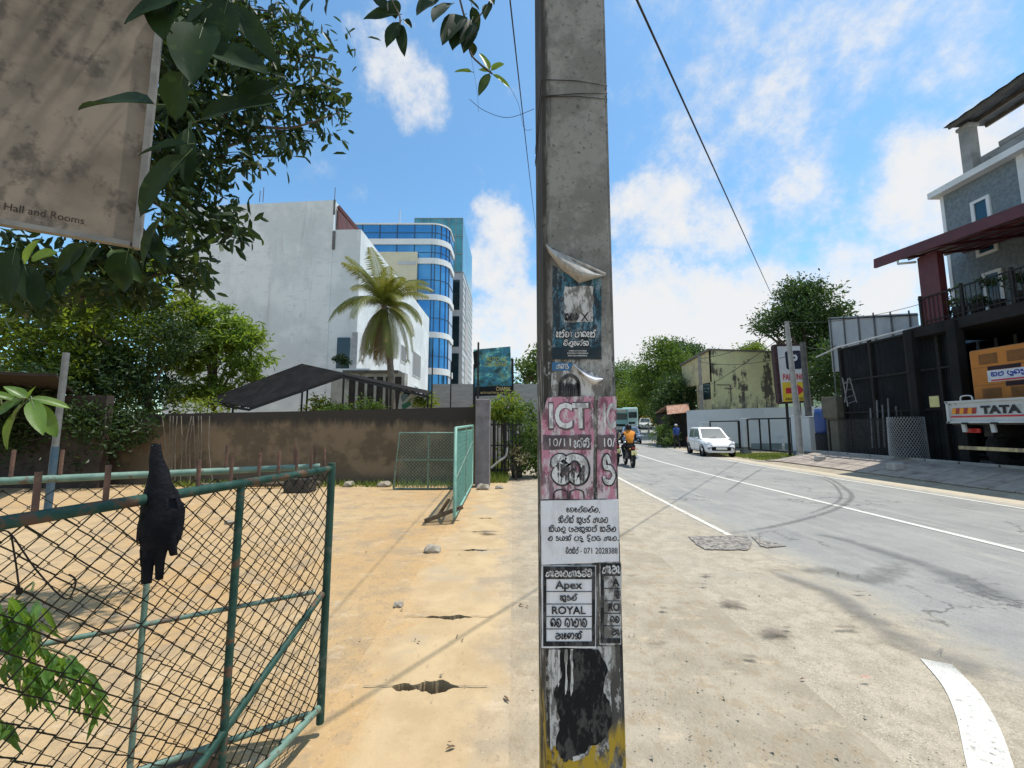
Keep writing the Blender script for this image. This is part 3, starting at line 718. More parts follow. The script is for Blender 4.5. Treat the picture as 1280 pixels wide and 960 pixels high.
RX, UP = V((1, 0, 0)), V((0, 0, 1))
def sheet(mb, pix, off, th=.0012, j=.0018, n=5):
    mb.prism(ragged([PP(a, b, off) for a, b in pix], n, j), (0, th, 0))
def poster(name, label, pix, mat, off=.0025, group='posters pasted on the concrete pole', j=.0018):
    c = PP(sum(a for a, b in pix) / len(pix), sum(b for a, b in pix) / len(pix), off)
    root = thing(name, label, 'poster', c, 0, group); m = MB(); sheet(m, pix, off, j=j); m.build('sheet', mat, root); return root
def pl(root, name, geo, px, py, w, h, mat, off, sc_=1.0):
    m = MB(); k = (PP(px + 50, py).x - PP(px - 50, py).x) / 100
    kz = (PP(px, py - 20).z - PP(px, py + 20).z) / 40
    letter(m, geo, PP(px, py, off), RX, UP, w * k if w else None, h * kz if h else None); return m.build(name, mat, root, recalc=False)
def rect(a, b, c_, d): return [(a, b), (c_, b), (c_, d), (a, d)]
# teal poster with its top curled over
po = poster('poster', 'dirty teal poster with its top edge peeling and curled over', [(691, 331), (722, 352), (752, 346), (751, 449), (691, 449)], TEAL)
m = MB(); sheet(m, rect(691, 434, 752, 449), .0041, .001); m.build('caption_band', NAVY, po)
m = MB(); sheet(m, [(706, 358), (742, 358), (741, 402), (705, 402)], .0041, .001, .003); m.build('scraped_patch', GREYP, po)
# curled flap: a rolled sheet standing off the pole
m = MB(); A, B = PP(682, 306, .004), PP(756, 343, .004); edge = [(682, 306), (686, 316), (700, 335), (724, 354), (741, 349), (755, 345)]; topc = [(683, 305), (690, 311), (708, 320), (727, 331), (744, 340), (757, 344)]
rings = []
for k, (e, t_) in enumerate(zip(edge, topc)):
    row = []
    for i in range(7):
        f = i / 6; q = PP(t_[0] + (e[0] - t_[0]) * f, t_[1] + (e[1] - t_[1]) * f, .003 + .030 * math.sin(math.pi * min(1, f * .95 + .05)) * (.4 + .6 * math.sin(math.pi * k / 5))); row.append(q)
    rings.append(row)
vs = [q for r2 in rings for q in r2]; m.add(vs, [(a * 7 + b, a * 7 + b + 1, (a + 1) * 7 + b + 1, (a + 1) * 7 + b) for a in range(5) for b in range(6)], True)
m.tube([PP(700, 316, .006), PP(726, 329, .010), PP(757, 343, .012)], [.002, .005, .004], 8); m.build('curled_flap', CURL, po)
pl(po, 'cross_mark', ([(0, 0), (.2, 0), (1, 1), (.8, 1), (0, 1), (.2, 1), (1, 0), (.8, 0)], [(0, 1, 2, 3), (4, 5, 6, 7)]), 731, 396, 10, 11, INK, .0056)
pl(po, 'lettering', sinhala_geo('සතය', .3), 714, 396, 17, 10, INK, .0056)
for (t_, y_, w_) in (('සේවා මානසේ', 417, 50), ('විතුණේක', 429, 32)):
    pl(po, 'lettering_outline', sinhala_geo(t_, .44), 720, y_, w_ + 2, 13, INK, .0050); pl(po, 'lettering', sinhala_geo(t_, .2), 720, y_, w_, 10, WINK, .0058)
for (y_, w_) in ((438.5, 22), (441.5, 26), (444.5, 24)): pl(po, 'small_print', sinhala_geo('මානසයලසකතවරය', .2), 722, y_, w_, 1.8, WINK, .0056)
# blue strip
po = poster('poster', 'small torn bright blue strip of paper below the teal poster', [(691, 453), (716, 454), (712, 463), (690, 463)], BLUEP)
pl(po, 'lettering', sinhala_geo('අනාර', .2), 703, 458, 16, 7, WINK, .0045)
# grimy white sheet, curled corner, dark head-shaped smear
po = poster('poster', 'grimy white sheet with a dark arched smear and a curled corner', [(690, 466), (718, 455), (754, 473), (752, 500), (690, 500)], GREYP, .0018, j=.003)
m = MB(); rings = []
e1 = [(716, 455), (724, 461), (734, 467), (745, 471), (754, 473)]; e2 = [(717, 457), (727, 466), (737, 477), (743, 481), (753, 475)]
for k in range(5):
    row = [PP(e1[k][0] + (e2[k][0] - e1[k][0]) * i / 4, e1[k][1] + (e2[k][1] - e1[k][1]) * i / 4, .003 + .022 * math.sin(math.pi * i / 4) * math.sin(math.pi * (k + .4) / 5)) for i in range(5)]; rings.append(row)
m.add([q for r2 in rings for q in r2], [(a * 5 + b, a * 5 + b + 1, a * 5 + 6 + b, a * 5 + 5 + b) for a in range(4) for b in range(4)], True); m.build('curled_corner', WHITEP, po)
arch = [(712 + 11.5 * math.cos(a), 482 - 13 * math.sin(a)) for a in [math.pi * k / 12 for k in range(13)]] + [(700, 497), (724, 497)]
m = MB(); rv, rf = ribbon([V((a, b)) for a, b in [(724, 495)] + arch[:13] + [(700, 495)]], 4.2); m.add([PP(a.x, a.y, .0042) for a in rv], rf)
for k in range(9):
    x = 703 + k * 2.3; m.poly([PP(x, 480 + rng.uniform(-4, 4), .0042), PP(x + 2.1, 481 + rng.uniform(-4, 4), .0042), PP(x + 1.6, 498 + rng.uniform(-2, 7), .0042), PP(x + .2, 497 + rng.uniform(-4, 5), .0042)])
m.build('arched_smear', INK, po, recalc=False)
# pink ICT posters
def ict(label, x0, x1, whole):
    po = poster('poster', label, [(x0 + (6 if whole else 0), 497), (x1, 495), (x1, 624), (x0 - 2 if whole else x0, 624), (x0 - 2 if whole else x0, 520)], PINK, .0046)
    o = po['label']
    m = MB(); sheet(m, rect(x0, 543.5, x1 - 3, 562), .0062, .001); m.build('dark_band', PLUM, po)
    return po
po = ict('faded pink poster with big white letters ICT, left of the matching strip', 679, 742, True)
pl(po, 'lettering_outline', text_geo('ICT', .05), 712, 520, 53, 36, PLUM, .0060); pl(po, 'lettering', text_geo('ICT', .03), 711, 519.5, 49, 32, WINK, .0068)
pl(po, 'lettering', text_geo('10/11', .01), 700, 553, 27, 10, WINK, .0076); pl(po, 'lettering', sinhala_geo('ශේණි', .2), 727, 553.5, 20, 13, WINK, .0076)
pl(po, 'lettering_outline', sinhala_geo('ഢ', .36), 713, 587, 50, 42, INK, .0060); pl(po, 'lettering', sinhala_geo('ഢ', .24), 712.5, 586.5, 46, 38, WINK, .0068)
m = MB()
for k in range(11):
    x = 697 + k * 3.1 + rng.uniform(-1, 1); y = 581 + rng.uniform(-6, 6); m.poly([PP(x, y, .0074), PP(x + 3.4, y + 1, .0074), PP(x + 2.6, y + rng.uniform(14, 30), .0074), PP(x + .6, y + rng.uniform(12, 28), .0074)])
m.build('grime_smear', decal('grime', (.05, .045, .045), (.09, .08, .08), .55, 90, .1), po, recalc=False)
for x in (701, 721):
    m = MB(); rv, rf = ribbon(crom([V((x - 9, 624, 0)), V((x - 8, 615, 0)), V((x, 612, 0)), V((x + 8, 615, 0)), V((x + 9, 624, 0))], 4), 1.6); m.add([PP(a.x, min(a.y, 623.5), .0066) for a in rv], rf); m.build('letter_outline', INK, po, recalc=False)
po = ict('narrow strip of a second pink poster cut off at the pole edge', 747, 771, False)
pl(po, 'lettering', text_geo('IC', .03), 762, 520, 15, 32, WINK, .0068); pl(po, 'lettering', text_geo('10/', .01), 762, 553, 14, 11, WINK, .0076)
pl(po, 'lettering_outline', sinhala_geo('ර', .3), 761, 587, 19, 42, INK, .0060); pl(po, 'lettering', sinhala_geo('ර', .2), 761, 587, 16, 38, WINK, .0068)
# white notice
po = poster('poster', 'clean white notice with rows of black lettering and a telephone number', [(676, 626), (773, 624), (774, 702), (677, 706)], WHITEP, .0070, j=.0008)
for (t_, cx, cy, w_, h_) in (('වෙලේවත්ත,', 729, 637, 42, 9), ('කිල්ස් සුපර් අයල', 729, 650, 62, 12), ('සියලු පහසුකම් සහිත', 728, 661.5, 84, 11), ('ත රයක් බදු දීමට ඇත.', 729, 673, 88, 10), ('විමසීම් -', 717, 688, 20, 9)):
    pl(po, 'lettering', sinhala_geo(t_.replace('දී', 'ද' + 'ී'), .2), cx, cy, w_, h_, INK, .0082)
pl(po, 'lettering', text_geo('071 2028388', .006), 751, 688.5, 42, 7.6, INK, .0082)
# framed tuition posters
def tuition(label, x0, x1, top, bot, cut):
    po = poster('poster', label, [(x0 - 1, top - 1), (x1 + 1, top - 1), (x1 + 1, bot + 2), (x0 - 1, bot + 2)], WHITEP if not cut else GREYP, .0056)
    fx = lambda a: a; w = x1 - x0
    m = MB(); m.prism([PP(a, b, .0072) for a, b in rect(x0 + 1, top, x1, top + 16)], (0, .001, 0)); m.prism([PP(a, b, .0072) for a, b in rect(x0 + 1, bot - 6, x1, bot)], (0, .001, 0))
    m.prism([PP(a, b, .0072) for a, b in rect(x0 + 1, top + 16.01, x0 + 5, bot - 6.01)], (0, .001, 0))
    if not cut: m.prism([PP(a, b, .0072) for a, b in rect(x1 - 4, top + 16.01, x1, bot - 6.01)], (0, .001, 0))
    for k in range(1, 5):
        y = top + 16 + (bot - top - 22) * k / 5; m.prism([PP(a, b, .0072) for a, b in rect(x0 + 5.01, y - .4, (x1 - 4.01) if not cut else x1, y + .4)], (0, .001, 0))
    m.build('black_frame', INK, po); rows = [top + 16 + (bot - top - 22) * (k + .5) / 5 for k in range(5)]
    if not cut:
        pl(po, 'lettering', sinhala_geo('ඇහැලආරච්චි', .24), (x0 + x1) / 2, top + 8, w - 8, 11, WINK, .0084)
        for (geo, y, ww, hh) in ((text_geo('Apex', .022), rows[0] + 1, 34, 13), (sinhala_geo('සුරත්', .24), rows[1], 22, 11), (text_geo('ROYAL', .026), rows[2], 42, 10), (sinhala_geo('නව ශාලාව', .24), rows[3], 46, 12), (sinhala_geo('හැණෙක්', .24), rows[4], 34, 11)): pl(po, 'lettering', geo, (x0 + x1) / 2, y, ww, hh, INK, .0084)
    else:
        pl(po, 'lettering', sinhala_geo('ඇහැ', .24), (x0 + x1) / 2 + 1, top + 8, w - 3, 11, WINK, .0084)
        for (geo, y, ww, hh) in ((text_geo('A', .022), rows[0], 9, 10), (sinhala_geo('සු', .24), rows[1], 7, 11), (text_geo('RO', .026), rows[2], 14, 10), (sinhala_geo('නව', .24), rows[3], 12, 9), (sinhala_geo('හැ', .24), rows[4], 10, 9)): pl(po, 'lettering', geo, x1 - ww / 2 - 1, y, ww, hh, INK, .0084)
tuition('black framed poster reading Apex and ROYAL, complete and below the white notice', 678, 744, 708, 808, False)
tuition('black framed poster cut off at the right edge of the pole', 750, 775.5, 704, 804, True)
# torn remnants at the foot
po = poster('torn_paper', 'streaked white remains of torn paper above the yellow band of the pole', [(686, 812), (764, 808), (763, 900), (750, 905), (735, 945), (712, 950), (700, 930), (688, 938)], GREYP, .0022, j=.004)
po['category'] = 'paper'
m = MB(); blob = [(697, 812), (722, 806), (748, 812), (760, 838), (754, 862), (764, 885), (765, 905), (752, 928), (735, 934), (728, 948), (704, 952), (695, 935), (700, 900), (692, 866), (703, 842)]
m.prism(ragged([PP(a, b, .0036) for a, b in blob], 6, .003), (0, .001, 0)); m.build('tar_smear', paper('black_tar', (.012, .012, .013), (.10, .095, .09), .6, 38, .50, .60), po)
m = MB()
for x in (690, 697, 706, 713): m.prism(ragged([PP(x, 812, .0040), PP(x + 3.5, 812, .0040), PP(x + 3, 858 + rng.uniform(-14, 10), .0040), PP(x + .5, 862 + rng.uniform(-10, 10), .0040)], 5, .002), (0, .001, 0))
m.build('paper_strip', paper('scrap', (.55, .54, .52), amt=.8, scale=45), po); m = MB()
m.prism(ragged([PP(716, 946, .0045), PP(731, 942, .0045), PP(731, 947, .0045), PP(716, 952, .0045)], 4, .001), (0, .001, 0)); m.build('paper_scrap', MATS['scrap'], po)

# --- chain-link gates
GREEN = M('green_paint', (.020, .058, .046), (.045, .095, .076), 14, .5, .2, dirt=(.12, .075, .05), dscale=14, dlo=.53, dhi=.60)
GREENL = M('faded_green_paint', (.10, .185, .145), (.17, .26, .21), 12, .55, .2, dirt=(.12, .085, .06), dscale=15, dlo=.54, dhi=.62)
MESH = M('mesh_wire', (.022, .03, .022), (.040, .028, .02), 6, .6); RUST = M('rusty_steel', (.10, .055, .04), (.17, .09, .06), 30, .8, .3)
MESHG = M('green_mesh_wire', (.07, .22, .17), (.10, .26, .2), 8, .6)
def mesh_panel(mb, o, d, w, z0, z1, cell, r, off=None, bulge=0, n=4):
    """interwoven zigzag wires in the vertical plane from o along d"""
    o, d = V(o), V(d).normalized(); nrm_ = V((-d.y, d.x, 0)); nc = int(w / (cell / 2))
    nr = int((z1 - z0) / (cell / 2))
    for i in range(nc):
        pts = []
        for k in range(nr + 1):
            side = (k + i) % 2; u = (i + (1 if side else 0)) * cell / 2 + (cell * .04 if side else -cell * .04); z = z0 + k * cell / 2
            j = rng.uniform(-.025, .025) * cell
            pts.append(o + d * min(u + j, w) + V((0, 0, z + rng.uniform(-.02, .02) * cell)) + nrm_ * ((r * .9 if side else -r * .9) + bulge * math.sin(u * 5 + i) * .3))
        mb.tube(pts, r, n, cap=False)
GATEG = 'green chain link gates of the sandy yard'
HN = V((-.97, 2.19, 0)); dA = V((-.185, -.983, 0)).normalized(); dB = V((-.856, -.521, 0)).normalized()
def tpx(d, px, H=HN):
    lo, hi = 0, 2.2
    for _ in range(50):
        t = (lo + hi) / 2; q = H + d * t; q.z = 1.3; f = q.y * CP + (q.z - CAMZ) * SP; x = 640 + 500 * q.x / max(f, .02)
        if x > px: lo = t
        else: hi = t
    return t
ZT = at(411, 581, 2.19).z
CELL = .074
ga = thing('chain_link_gate', 'near green chain link gate leaf with a diagonal brace and spikes', 'gate', HN, 0, GATEG)
gb = thing('chain_link_gate', 'second green gate leaf folded behind the near one, with a pale top pipe', 'gate', HN + dB * .06, 0, GATEG)
WA, WB = 1.5, 2.2
P_ = lambda d, t, z: HN + d * t + V((0, 0, z))
m = MB(); m.tube([P_(dA, 0, .06), P_(dA, 0, ZT + .01)], .019, 12); m.build('hinge_post', M('green_post', (.022, .058, .046), (.045, .092, .074), 10, .5, .2, dirt=(.2, .2, .17), dscale=8, dlo=.55, dhi=.7), ga)
m = MB(); m.tube([P_(dA, .02, ZT - .02), P_(dA, WA, ZT - .02)], .017, 12); m.build('top_rail', GREEN, ga)
m = MB(); m.tube([P_(dA, .02, .14), P_(dA, WA, .14)], .018, 10); m.build('bottom_rail', GREENL, ga)
m = MB(); t = tpx(dA, 301); m.tube([P_(dA, t, .13), P_(dA, t, ZT - .02)], .014, 10); m.build('upright', GREEN, ga)
m = MB(); m.tube([P_(dA, .03, at(411, 739, 2.19).z), P_(dA, 1.16, .12)], .0155, 10); m.build('brace', GREEN, ga)
m = MB(); mesh_panel(m, P_(dA, .02, 0), dA, WA - .05, .13, ZT - .02, CELL, .0028); m.build('chain_link_mesh', MESH, ga, recalc=False)
for px in (405, 388, 370, 347, 322, 287, 246, 130, 41):
    t = tpx(dA, px); m = MB(); q = P_(dA, t, ZT - .005); m.tube([q - V((0, 0, .01)), q + V((rng.uniform(-.004, .004), 0, .095 + rng.uniform(-.006, .008)))], .0068, 8); m.build('spike', RUST, ga)
m = MB(); m.tube([P_(dB, .06, ZT - .005), P_(dB, WB, ZT - .005)], .015, 12); m.build('top_rail', GREENL, gb)
zm = at(411, 737, 2.19).z
m = MB(); m.tube([P_(dB, .05, zm), P_(dB, WB, zm)], .011, 10); m.build('middle_rail', GREENL, gb)
m = MB(); m.tube([P_(dB, .05, .12), P_(dB, WB, .12)], .014, 10); m.build('bottom_rail', GREENL, gb)
for px in (195, -160):
    m = MB(); t = tpx(dB, px); m.tube([P_(dB, t, .1), P_(dB, t, ZT - .005)], .011, 10); m.build('upright', GREENL, gb)
m = MB(); mesh_panel(m, P_(dB, .06, 0), dB, WB - .1, .12, ZT - .01, CELL, .0022); m.build('chain_link_mesh', MESH, gb, recalc=False)
for px in (392, 367, 325, 281, 186, 73, 11):
    t = tpx(dB, px); m = MB(); q = P_(dB, t, ZT + .008); m.tube([q - V((0, 0, .01)), q + V((0, 0, .10 + rng.uniform(-.006, .01)))], .0062, 8); m.build('spike', RUST, gb)
m = MB(); m.bar(P_(dB, .4, .055), P_(dB, 1.25, .055), .05, .07); tag(m.build('plank', M('old_timber', (.16, .11, .07), (.09, .06, .04), 12, .85, .4)), 'old brown timber plank lying under the folded gate leaf', 'plank')
# black bundle tied over the near gate
BLK = M('black_cloth', (.005, .0055, .008), (.010, .011, .015), 18, .75, .6)
t = tpx(dA, 203); Q = P_(dA, t, ZT); bd = thing('hanging_bundle', 'limp black ragged bundle tied over the top rail of the near gate', 'bundle', Q)
k = Q.y / 500 * 1.02
def bpx(px, py, off=0): v = at(px, py, Q.y - .035 - off); return v
m = MB(); prof = [(194, 556, 5), (195, 575, 8), (199, 590, 11), (200, 604, 14), (202, 622, 20), (203, 638, 23), (200, 655, 24), (200, 672, 23), (199, 684, 19)]
rings = []
for i, (cx, cy, hw) in enumerate(prof):
    c = bpx(cx, cy); rr = hw * k; rings.append([c + V((math.cos(2 * math.pi * j / 14) * rr * (1 + .10 * math.sin(j * 2.1 + i)), math.sin(2 * math.pi * j / 14) * rr * .55, math.sin(j * 1.7 + i) * .006)) for j in range(14)])
m.loft(rings); m.build('body', BLK, bd)
for (x0, y0, x1, y1, w0, w1) in ((188, 636, 175, 676, 18, 9), (182, 668, 178, 708, 7, 5), (191, 672, 183, 729, 17, 12), (205, 676, 199, 724, 14, 9), (198, 670, 193, 706, 12, 8), (214, 650, 217, 694, 16, 9), (213, 622, 226, 622, 10, 9), (186, 615, 182, 640, 9, 8)):
    m = MB(); a, b = bpx(x0, y0, .008), bpx(x1, y1, .008); mid = (a + b) / 2 + V((0, -.006, 0))
    m.loft([[c + V((math.cos(2 * math.pi * j / 8) * w * k * .5, math.sin(2 * math.pi * j / 8) * w * k * .28, math.sin(j * 3.1) * .004)) for j in range(8)] for c, w in ((a, w0), (mid, (w0 + w1) / 2), (b, w1))]); m.build('ragged_end', BLK, bd)
m = MB()
for a in ((-.02, 0), (.02, .004)):
    m.lathe(Q + dA * a[0] + V((0, 0, -.02)), [(.024, -.012), (.030, 0), (.024, .012), (.021, 0), (.024, -.012)], 14, rot=Matrix.Rotation(math.atan2(dA.y, dA.x), 3, 'Z') @ Matrix.Rotation(R(90), 3, 'Y'))
m.tube([Q + V((0, -.028, -.02)), bpx(200, 604, .01)], .013, 8); m.build('knot', BLK, bd)
# bent wire hooked in the gate mesh
m = MB(); Wq = lambda px, py: at(px, py, 1.06)
m.tube(crom([Wq(0, 664), Wq(14, 668), Wq(45, 712), Wq(80, 748), Wq(92, 738), Wq(94, 724), Wq(86, 718)], 5), .0019, 6); m.tube([Wq(14, 668), Wq(20, 705), Wq(24, 736)], .0019, 6); m.lathe(Wq(24, 739), [(.004, -.008), (.006, -.006), (.006, .006), (.004, .008)], 8)
tag(m.build('bent_wire', M('black_wire', (.02, .018, .016), (.05, .035, .03), 30, .6)), 'dark bent wire with a hooked end caught in the near gate mesh', 'wire')
# --- overhead signboard
SB = NT('sign_board'); s = SB; p = s.pos()
c = s.mix(s.step(s.noise(2.2, 5, .6, vec=p), .38, .62), (.25, .20, .15), (.165, .13, .095))
c = s.mix(s.step(s.noise(6, 7, .7, vec=p, stretch=(1, 1, .8)), .50, .64, 0, .7), c, (.06, .048, .036))
c = s.mix(s.step(s.noise(30, 4, .7, vec=p), .62, .76, 0, .5), c, (.08, .065, .05)); s.base(c); s.rough(.8); s.bump(s.noise(20, 4, .6, vec=p), .1, .004)
SBM = s.m
cr0 = at(172, 306, 2.5); bd_dir = V((.835, .55, 0)).normalized(); nb = V((bd_dir.y, -bd_dir.x, 0))
# choose the board's heading so that its lower edge runs through the same two sight lines
def edge_dir():
    best = None
    for k in range(200):
        a = R(5 + k * .4); d = V((math.cos(a), math.sin(a), 0)); q = cr0 - d * .8
        f = q.y * CP + (q.z - CAMZ) * SP; x = 640 + 500 * q.x / f; y = 480 - 500 * ((q.z - CAMZ) * CP - q.y * SP) / f
        e = abs((y - 306) / (x - 172) - .172) if f > .1 else 9
        if best is None or e < best[0]: best = (e, d)
    return best[1]
bd_dir = edge_dir(); nb = V((bd_dir.y, -bd_dir.x, 0))
sg = thing('hanging_sign', 'grimy beige signboard hanging overhead with faint words Hall and Rooms', 'sign', cr0)
m = MB(); z0, z1 = cr0.z, cr0.z + 1.75; L = 2.6
a, b = cr0 - bd_dir * L, cr0
m.prism([a + nb * .0, b, b + V((0, 0, 1.75)), a + V((0, 0, 1.75))], -nb * .03); m.build('board', SBM, sg)
FRM = M('sign_frame', (.22, .21, .19), (.15, .14, .125), 5, .6, dirt=(.12, .10, .08), dscale=7)
m = MB(); m.bar(b + V((0, 0, -.03)) + nb * .01, b + V((0, 0, 1.75)) + nb * .01, .034, .05, up=nb); m.build('side_frame', FRM, sg)
m = MB(); m.bar(a + V((0, 0, -.012)) + nb * .012, b - bd_dir * .028 + V((0, 0, -.012)) + nb * .012, .05, .03); m.build('bottom_frame', FRM, sg)
m = MB(); letter(m, text_geo('Reception Hall and Rooms', .004), b - bd_dir * .535 + V((0, 0, .085)) + nb * .004, bd_dir, UP, .56, .06); m.build('lettering', M('faint_ink', (.04, .03, .025), (.08, .06, .05), 30, .8), sg, recalc=False)
m = MB()
for tt in (1.9, .35):
    m.tube([b - bd_dir * tt - nb * .05 + V((0, 0, -2.6 if tt > 1 else .2)), b - bd_dir * tt - nb * .05 + V((0, 0, 1.85))], .03, 10)
m.build('post', M('sign_post', (.12, .12, .12), (.18, .15, .12), 10, .7), sg)

# --- overhanging tree (near big leaves and its outer twigs)
DARKLEAF = leafmat('dark_leaf', (.012, .028, .012), (.020, .042, .014), (.032, .06, .018), .12, 2.5, .55)
MANGO = leafmat('mango_leaf', (.018, .040, .012), (.032, .062, .016), (.075, .12, .025), .25, 1.6, .45)
BRIGHT = leafmat('bright_leaf', (.10, .19, .03), (.15, .24, .04), (.18, .25, .06), .5, 3, .4)
BARK = M('bark', (.11, .085, .06), (.065, .05, .038), 8, .9, .7, dirt=(.2, .19, .16), dscale=4)
MIDRIB = M('leaf_midrib', (.10, .14, .06), (.08, .12, .05), 9, .6)
oh = thing('overhanging_tree', 'dark leafy tree overhanging the beige signboard with large leaves against the sky', 'tree', (-4.9, 1.9, 0))
m = MB(); TB = V((-4.9, 1.9, 0)); fk = V((-4.5, 2.2, 2.2))
m.tube(crom([TB, V((-4.8, 2.0, 1.1)), fk, V((-3.9, 2.6, 3.9)), V((-3.3, 2.9, 5.2))], 6), [.17 - .005 * i for i in range(25)], 10)
cl = [  # picture place, half-size in px, depth, leaves
 (235, 40, 55, 50, 3.6, 330), (300, 60, 55, 45, 3.8, 300), (345, 95, 50, 40, 3.8, 230), (250, 110, 60, 50, 3.5, 360), (225, 170, 45, 45, 3.5, 300), (295, 150, 45, 40, 3.7, 210), (395, 70, 30, 28, 4.0, 110), (420, 135, 24, 22, 4.1, 80), (395, 165, 34, 16, 4.1, 80), (340, 175, 42, 20, 3.9, 110), (380, 120, 30, 26, 4.0, 90),
 (30, 340, 50, 42, 3.3, 260), (110, 332, 60, 28, 3.3, 260), (175, 335, 40, 34, 3.4, 200), (55, 378, 60, 18, 3.4, 120), (140, 372, 45, 18, 3.4, 100), (215, 40, 30, 50, 3.3, 240), (210, 230, 25, 60, 3.4, 220), (300, 10, 60, 25, 3.7, 230), (360, 40, 30, 25, 3.9, 80), (240, 225, 38, 30, 3.5, 170), (265, 270, 36, 25, 3.6, 130), (300, 288, 20, 14, 3.7, 55), (225, 300, 30, 35, 3.5, 150), (245, 345, 22, 20, 3.6, 70), (205, 110, 25, 110, 3.4, 380), (265, 215, 25, 18, 3.6, 60), (310, 200, 18, 16, 3.7, 40), (330, 130, 30, 20, 3.8, 80)]
branches = [[(200, 120), (290, 150), (360, 160), (425, 140)], [(215, 60), (300, 60), (380, 70), (415, 75)], [(200, 190), (260, 190), (330, 170), (395, 178)], [(190, 250), (230, 270), (270, 290), (305, 300)], [(200, 20), (280, 10), (350, 15)], [(200, 320), (230, 325), (260, 330)]]
for (px, py, rx, ry, D, n) in cl:   # twigs that carry the leaf clusters
    for k in range(4):
        e = at(px + rng.uniform(-.8, .8) * rx, py + rng.uniform(-.8, .8) * ry, D + .05); s0 = at(px - 40 - rng.random() * 30, py + rng.uniform(-.3, .3) * ry, D); m.tube(crom([s0, s0.lerp(e, .5) + V((0, 0, .03)), e], 4), [.007 * (1 - .8 * j / 8) for j in range(9)], 5)
for i, br in enumerate(branches):
    D0 = 3.5 + .25 * (i % 3); pts = [V((-3.8, 2.7, 4.0 + .3 * (i % 3)))] + [at(a, b, D0 + .12 * k) for k, (a, b) in enumerate(br)]
    pp = crom(pts, 5); m.tube(pp, [.035 * (1 - .88 * k / (len(pp) - 1)) for k in range(len(pp))], 6)
m.build('trunk', BARK, oh)
P, Nn = [], []
for (px, py, rx, ry, D, n) in cl:
    for _ in range(max(4, n // 14)):
        a = np.clip(npr.normal(size=2) * .5, -.95, .95); c_ = at(px + a[0] * rx, py + a[1] * ry, D + npr.normal() * .2); rr_ = npr.uniform(.05, .13)
        for _k in range(npr.integers(9, 26)):
            g = np.clip(npr.normal(size=3), -1.6, 1.6) * rr_; P.append(c_ + V(g)); Nn.append((g[0] * 6, g[1] * 6, g[2] * 4 - .4))
for _ in range(900):  # the rest of the crown, above and beyond the picture's edge
    P.append(V((-2.4 + npr.normal() * .6, 2.4 + npr.normal() * .6, 6.2 + npr.normal() * .3))); Nn.append((0, 0, 0))
for _ in range(900):
    P.append(V((-2.7 + npr.normal() * .5, 1.6 + npr.normal() * .4, 5.4 + npr.normal() * .25))); Nn.append((0, 0, 0))
mb = MB(); mb.arrays(*leaf_arrays(np.array([tuple(q) for q in P]), np.array(Nn), .125, .34, droop=.3, fine=True)); mb.build('crown', MANGO, oh, recalc=False)
def bigleaf(root, pts, D, wpx, mat, name='leaf', nv=(.1, -1, .35), curl=.12, dz=0):
    (x0, y0), (x1, y1) = pts; a, b = at(x0, y0, D), at(x1, y1, D + dz); mbx = MB(); blade(mbx, a, b, wpx * D / 500 * 1.15, V(nv) + V((rng.uniform(-.25, .25), 0, rng.uniform(-.3, .3))), curl, wavy=rng.random() * 6)
    d = (b - a); mbx.cur = 1; up_n = V((0, -.0012, 0)); mbx.tube([a - d * .12, a], [.0022, .002], 5); mbx.tube([a + up_n, a + d * .3 - V(nv).normalized() * 0 + up_n], [.0017, .0012], 5); return mbx.build(name, [mat, MIDRIB], root, recalc=False)
near = [((193, 130), (88, 124), 1.75, 40), ((245, 60), (335, 85), 1.9, 52), ((300, 130), (345, 102), 2.0, 34), ((250, 150), (342, 118), 2.0, 40), ((235, 180), (168, 188), 1.8, 24), ((232, 195), (165, 268), 1.8, 42), ((236, 160), (232, 232), 1.9, 26), ((290, 5), (345, 75), 1.95, 30), ((215, 0), (200, 45), 1.7, 50), ((260, 10), (225, 50), 1.8, 44), ((230, 90), (215, 150), 1.9, 44), ((255, 30), (235, 95), 1.8, 60), ((285, 0), (270, 60), 1.9, 50), ((230, 0), (150, 22), 1.7, 34), ((200, 275), (170, 335), 1.9, 22), ((190, 290), (205, 330), 2.0, 20), ((180, 305), (215, 318), 2.1, 18)]
for (p0, p1, D, w) in near: bigleaf(oh, (p0, p1), D, w, DARKLEAF, dz=rng.uniform(-.15, .15))
for (p0, p1, D, w, mt) in (((110, 305), (62, 345), 2.0, 26, DARKLEAF), ((72, 315), (38, 325), 2.0, 20, BRIGHT), ((120, 310), (88, 352), 2.0, 34, DARKLEAF), ((160, 315), (150, 365), 2.1, 40, DARKLEAF), ((50, 300), (25, 335), 2.0, 20, BRIGHT), ((20, 310), (5, 380), 1.9, 30, DARKLEAF), ((140, 312), (175, 350), 2.2, 24, MANGO), ((165, 318), (158, 345), 2.2, 20, BRIGHT), ((100, 330), (70, 370), 2.1, 24, DARKLEAF), ((30, 330), (50, 385), 2.0, 30, DARKLEAF)): bigleaf(oh, (p0, p1), D, w, mt, dz=rng.uniform(-.1, .1))
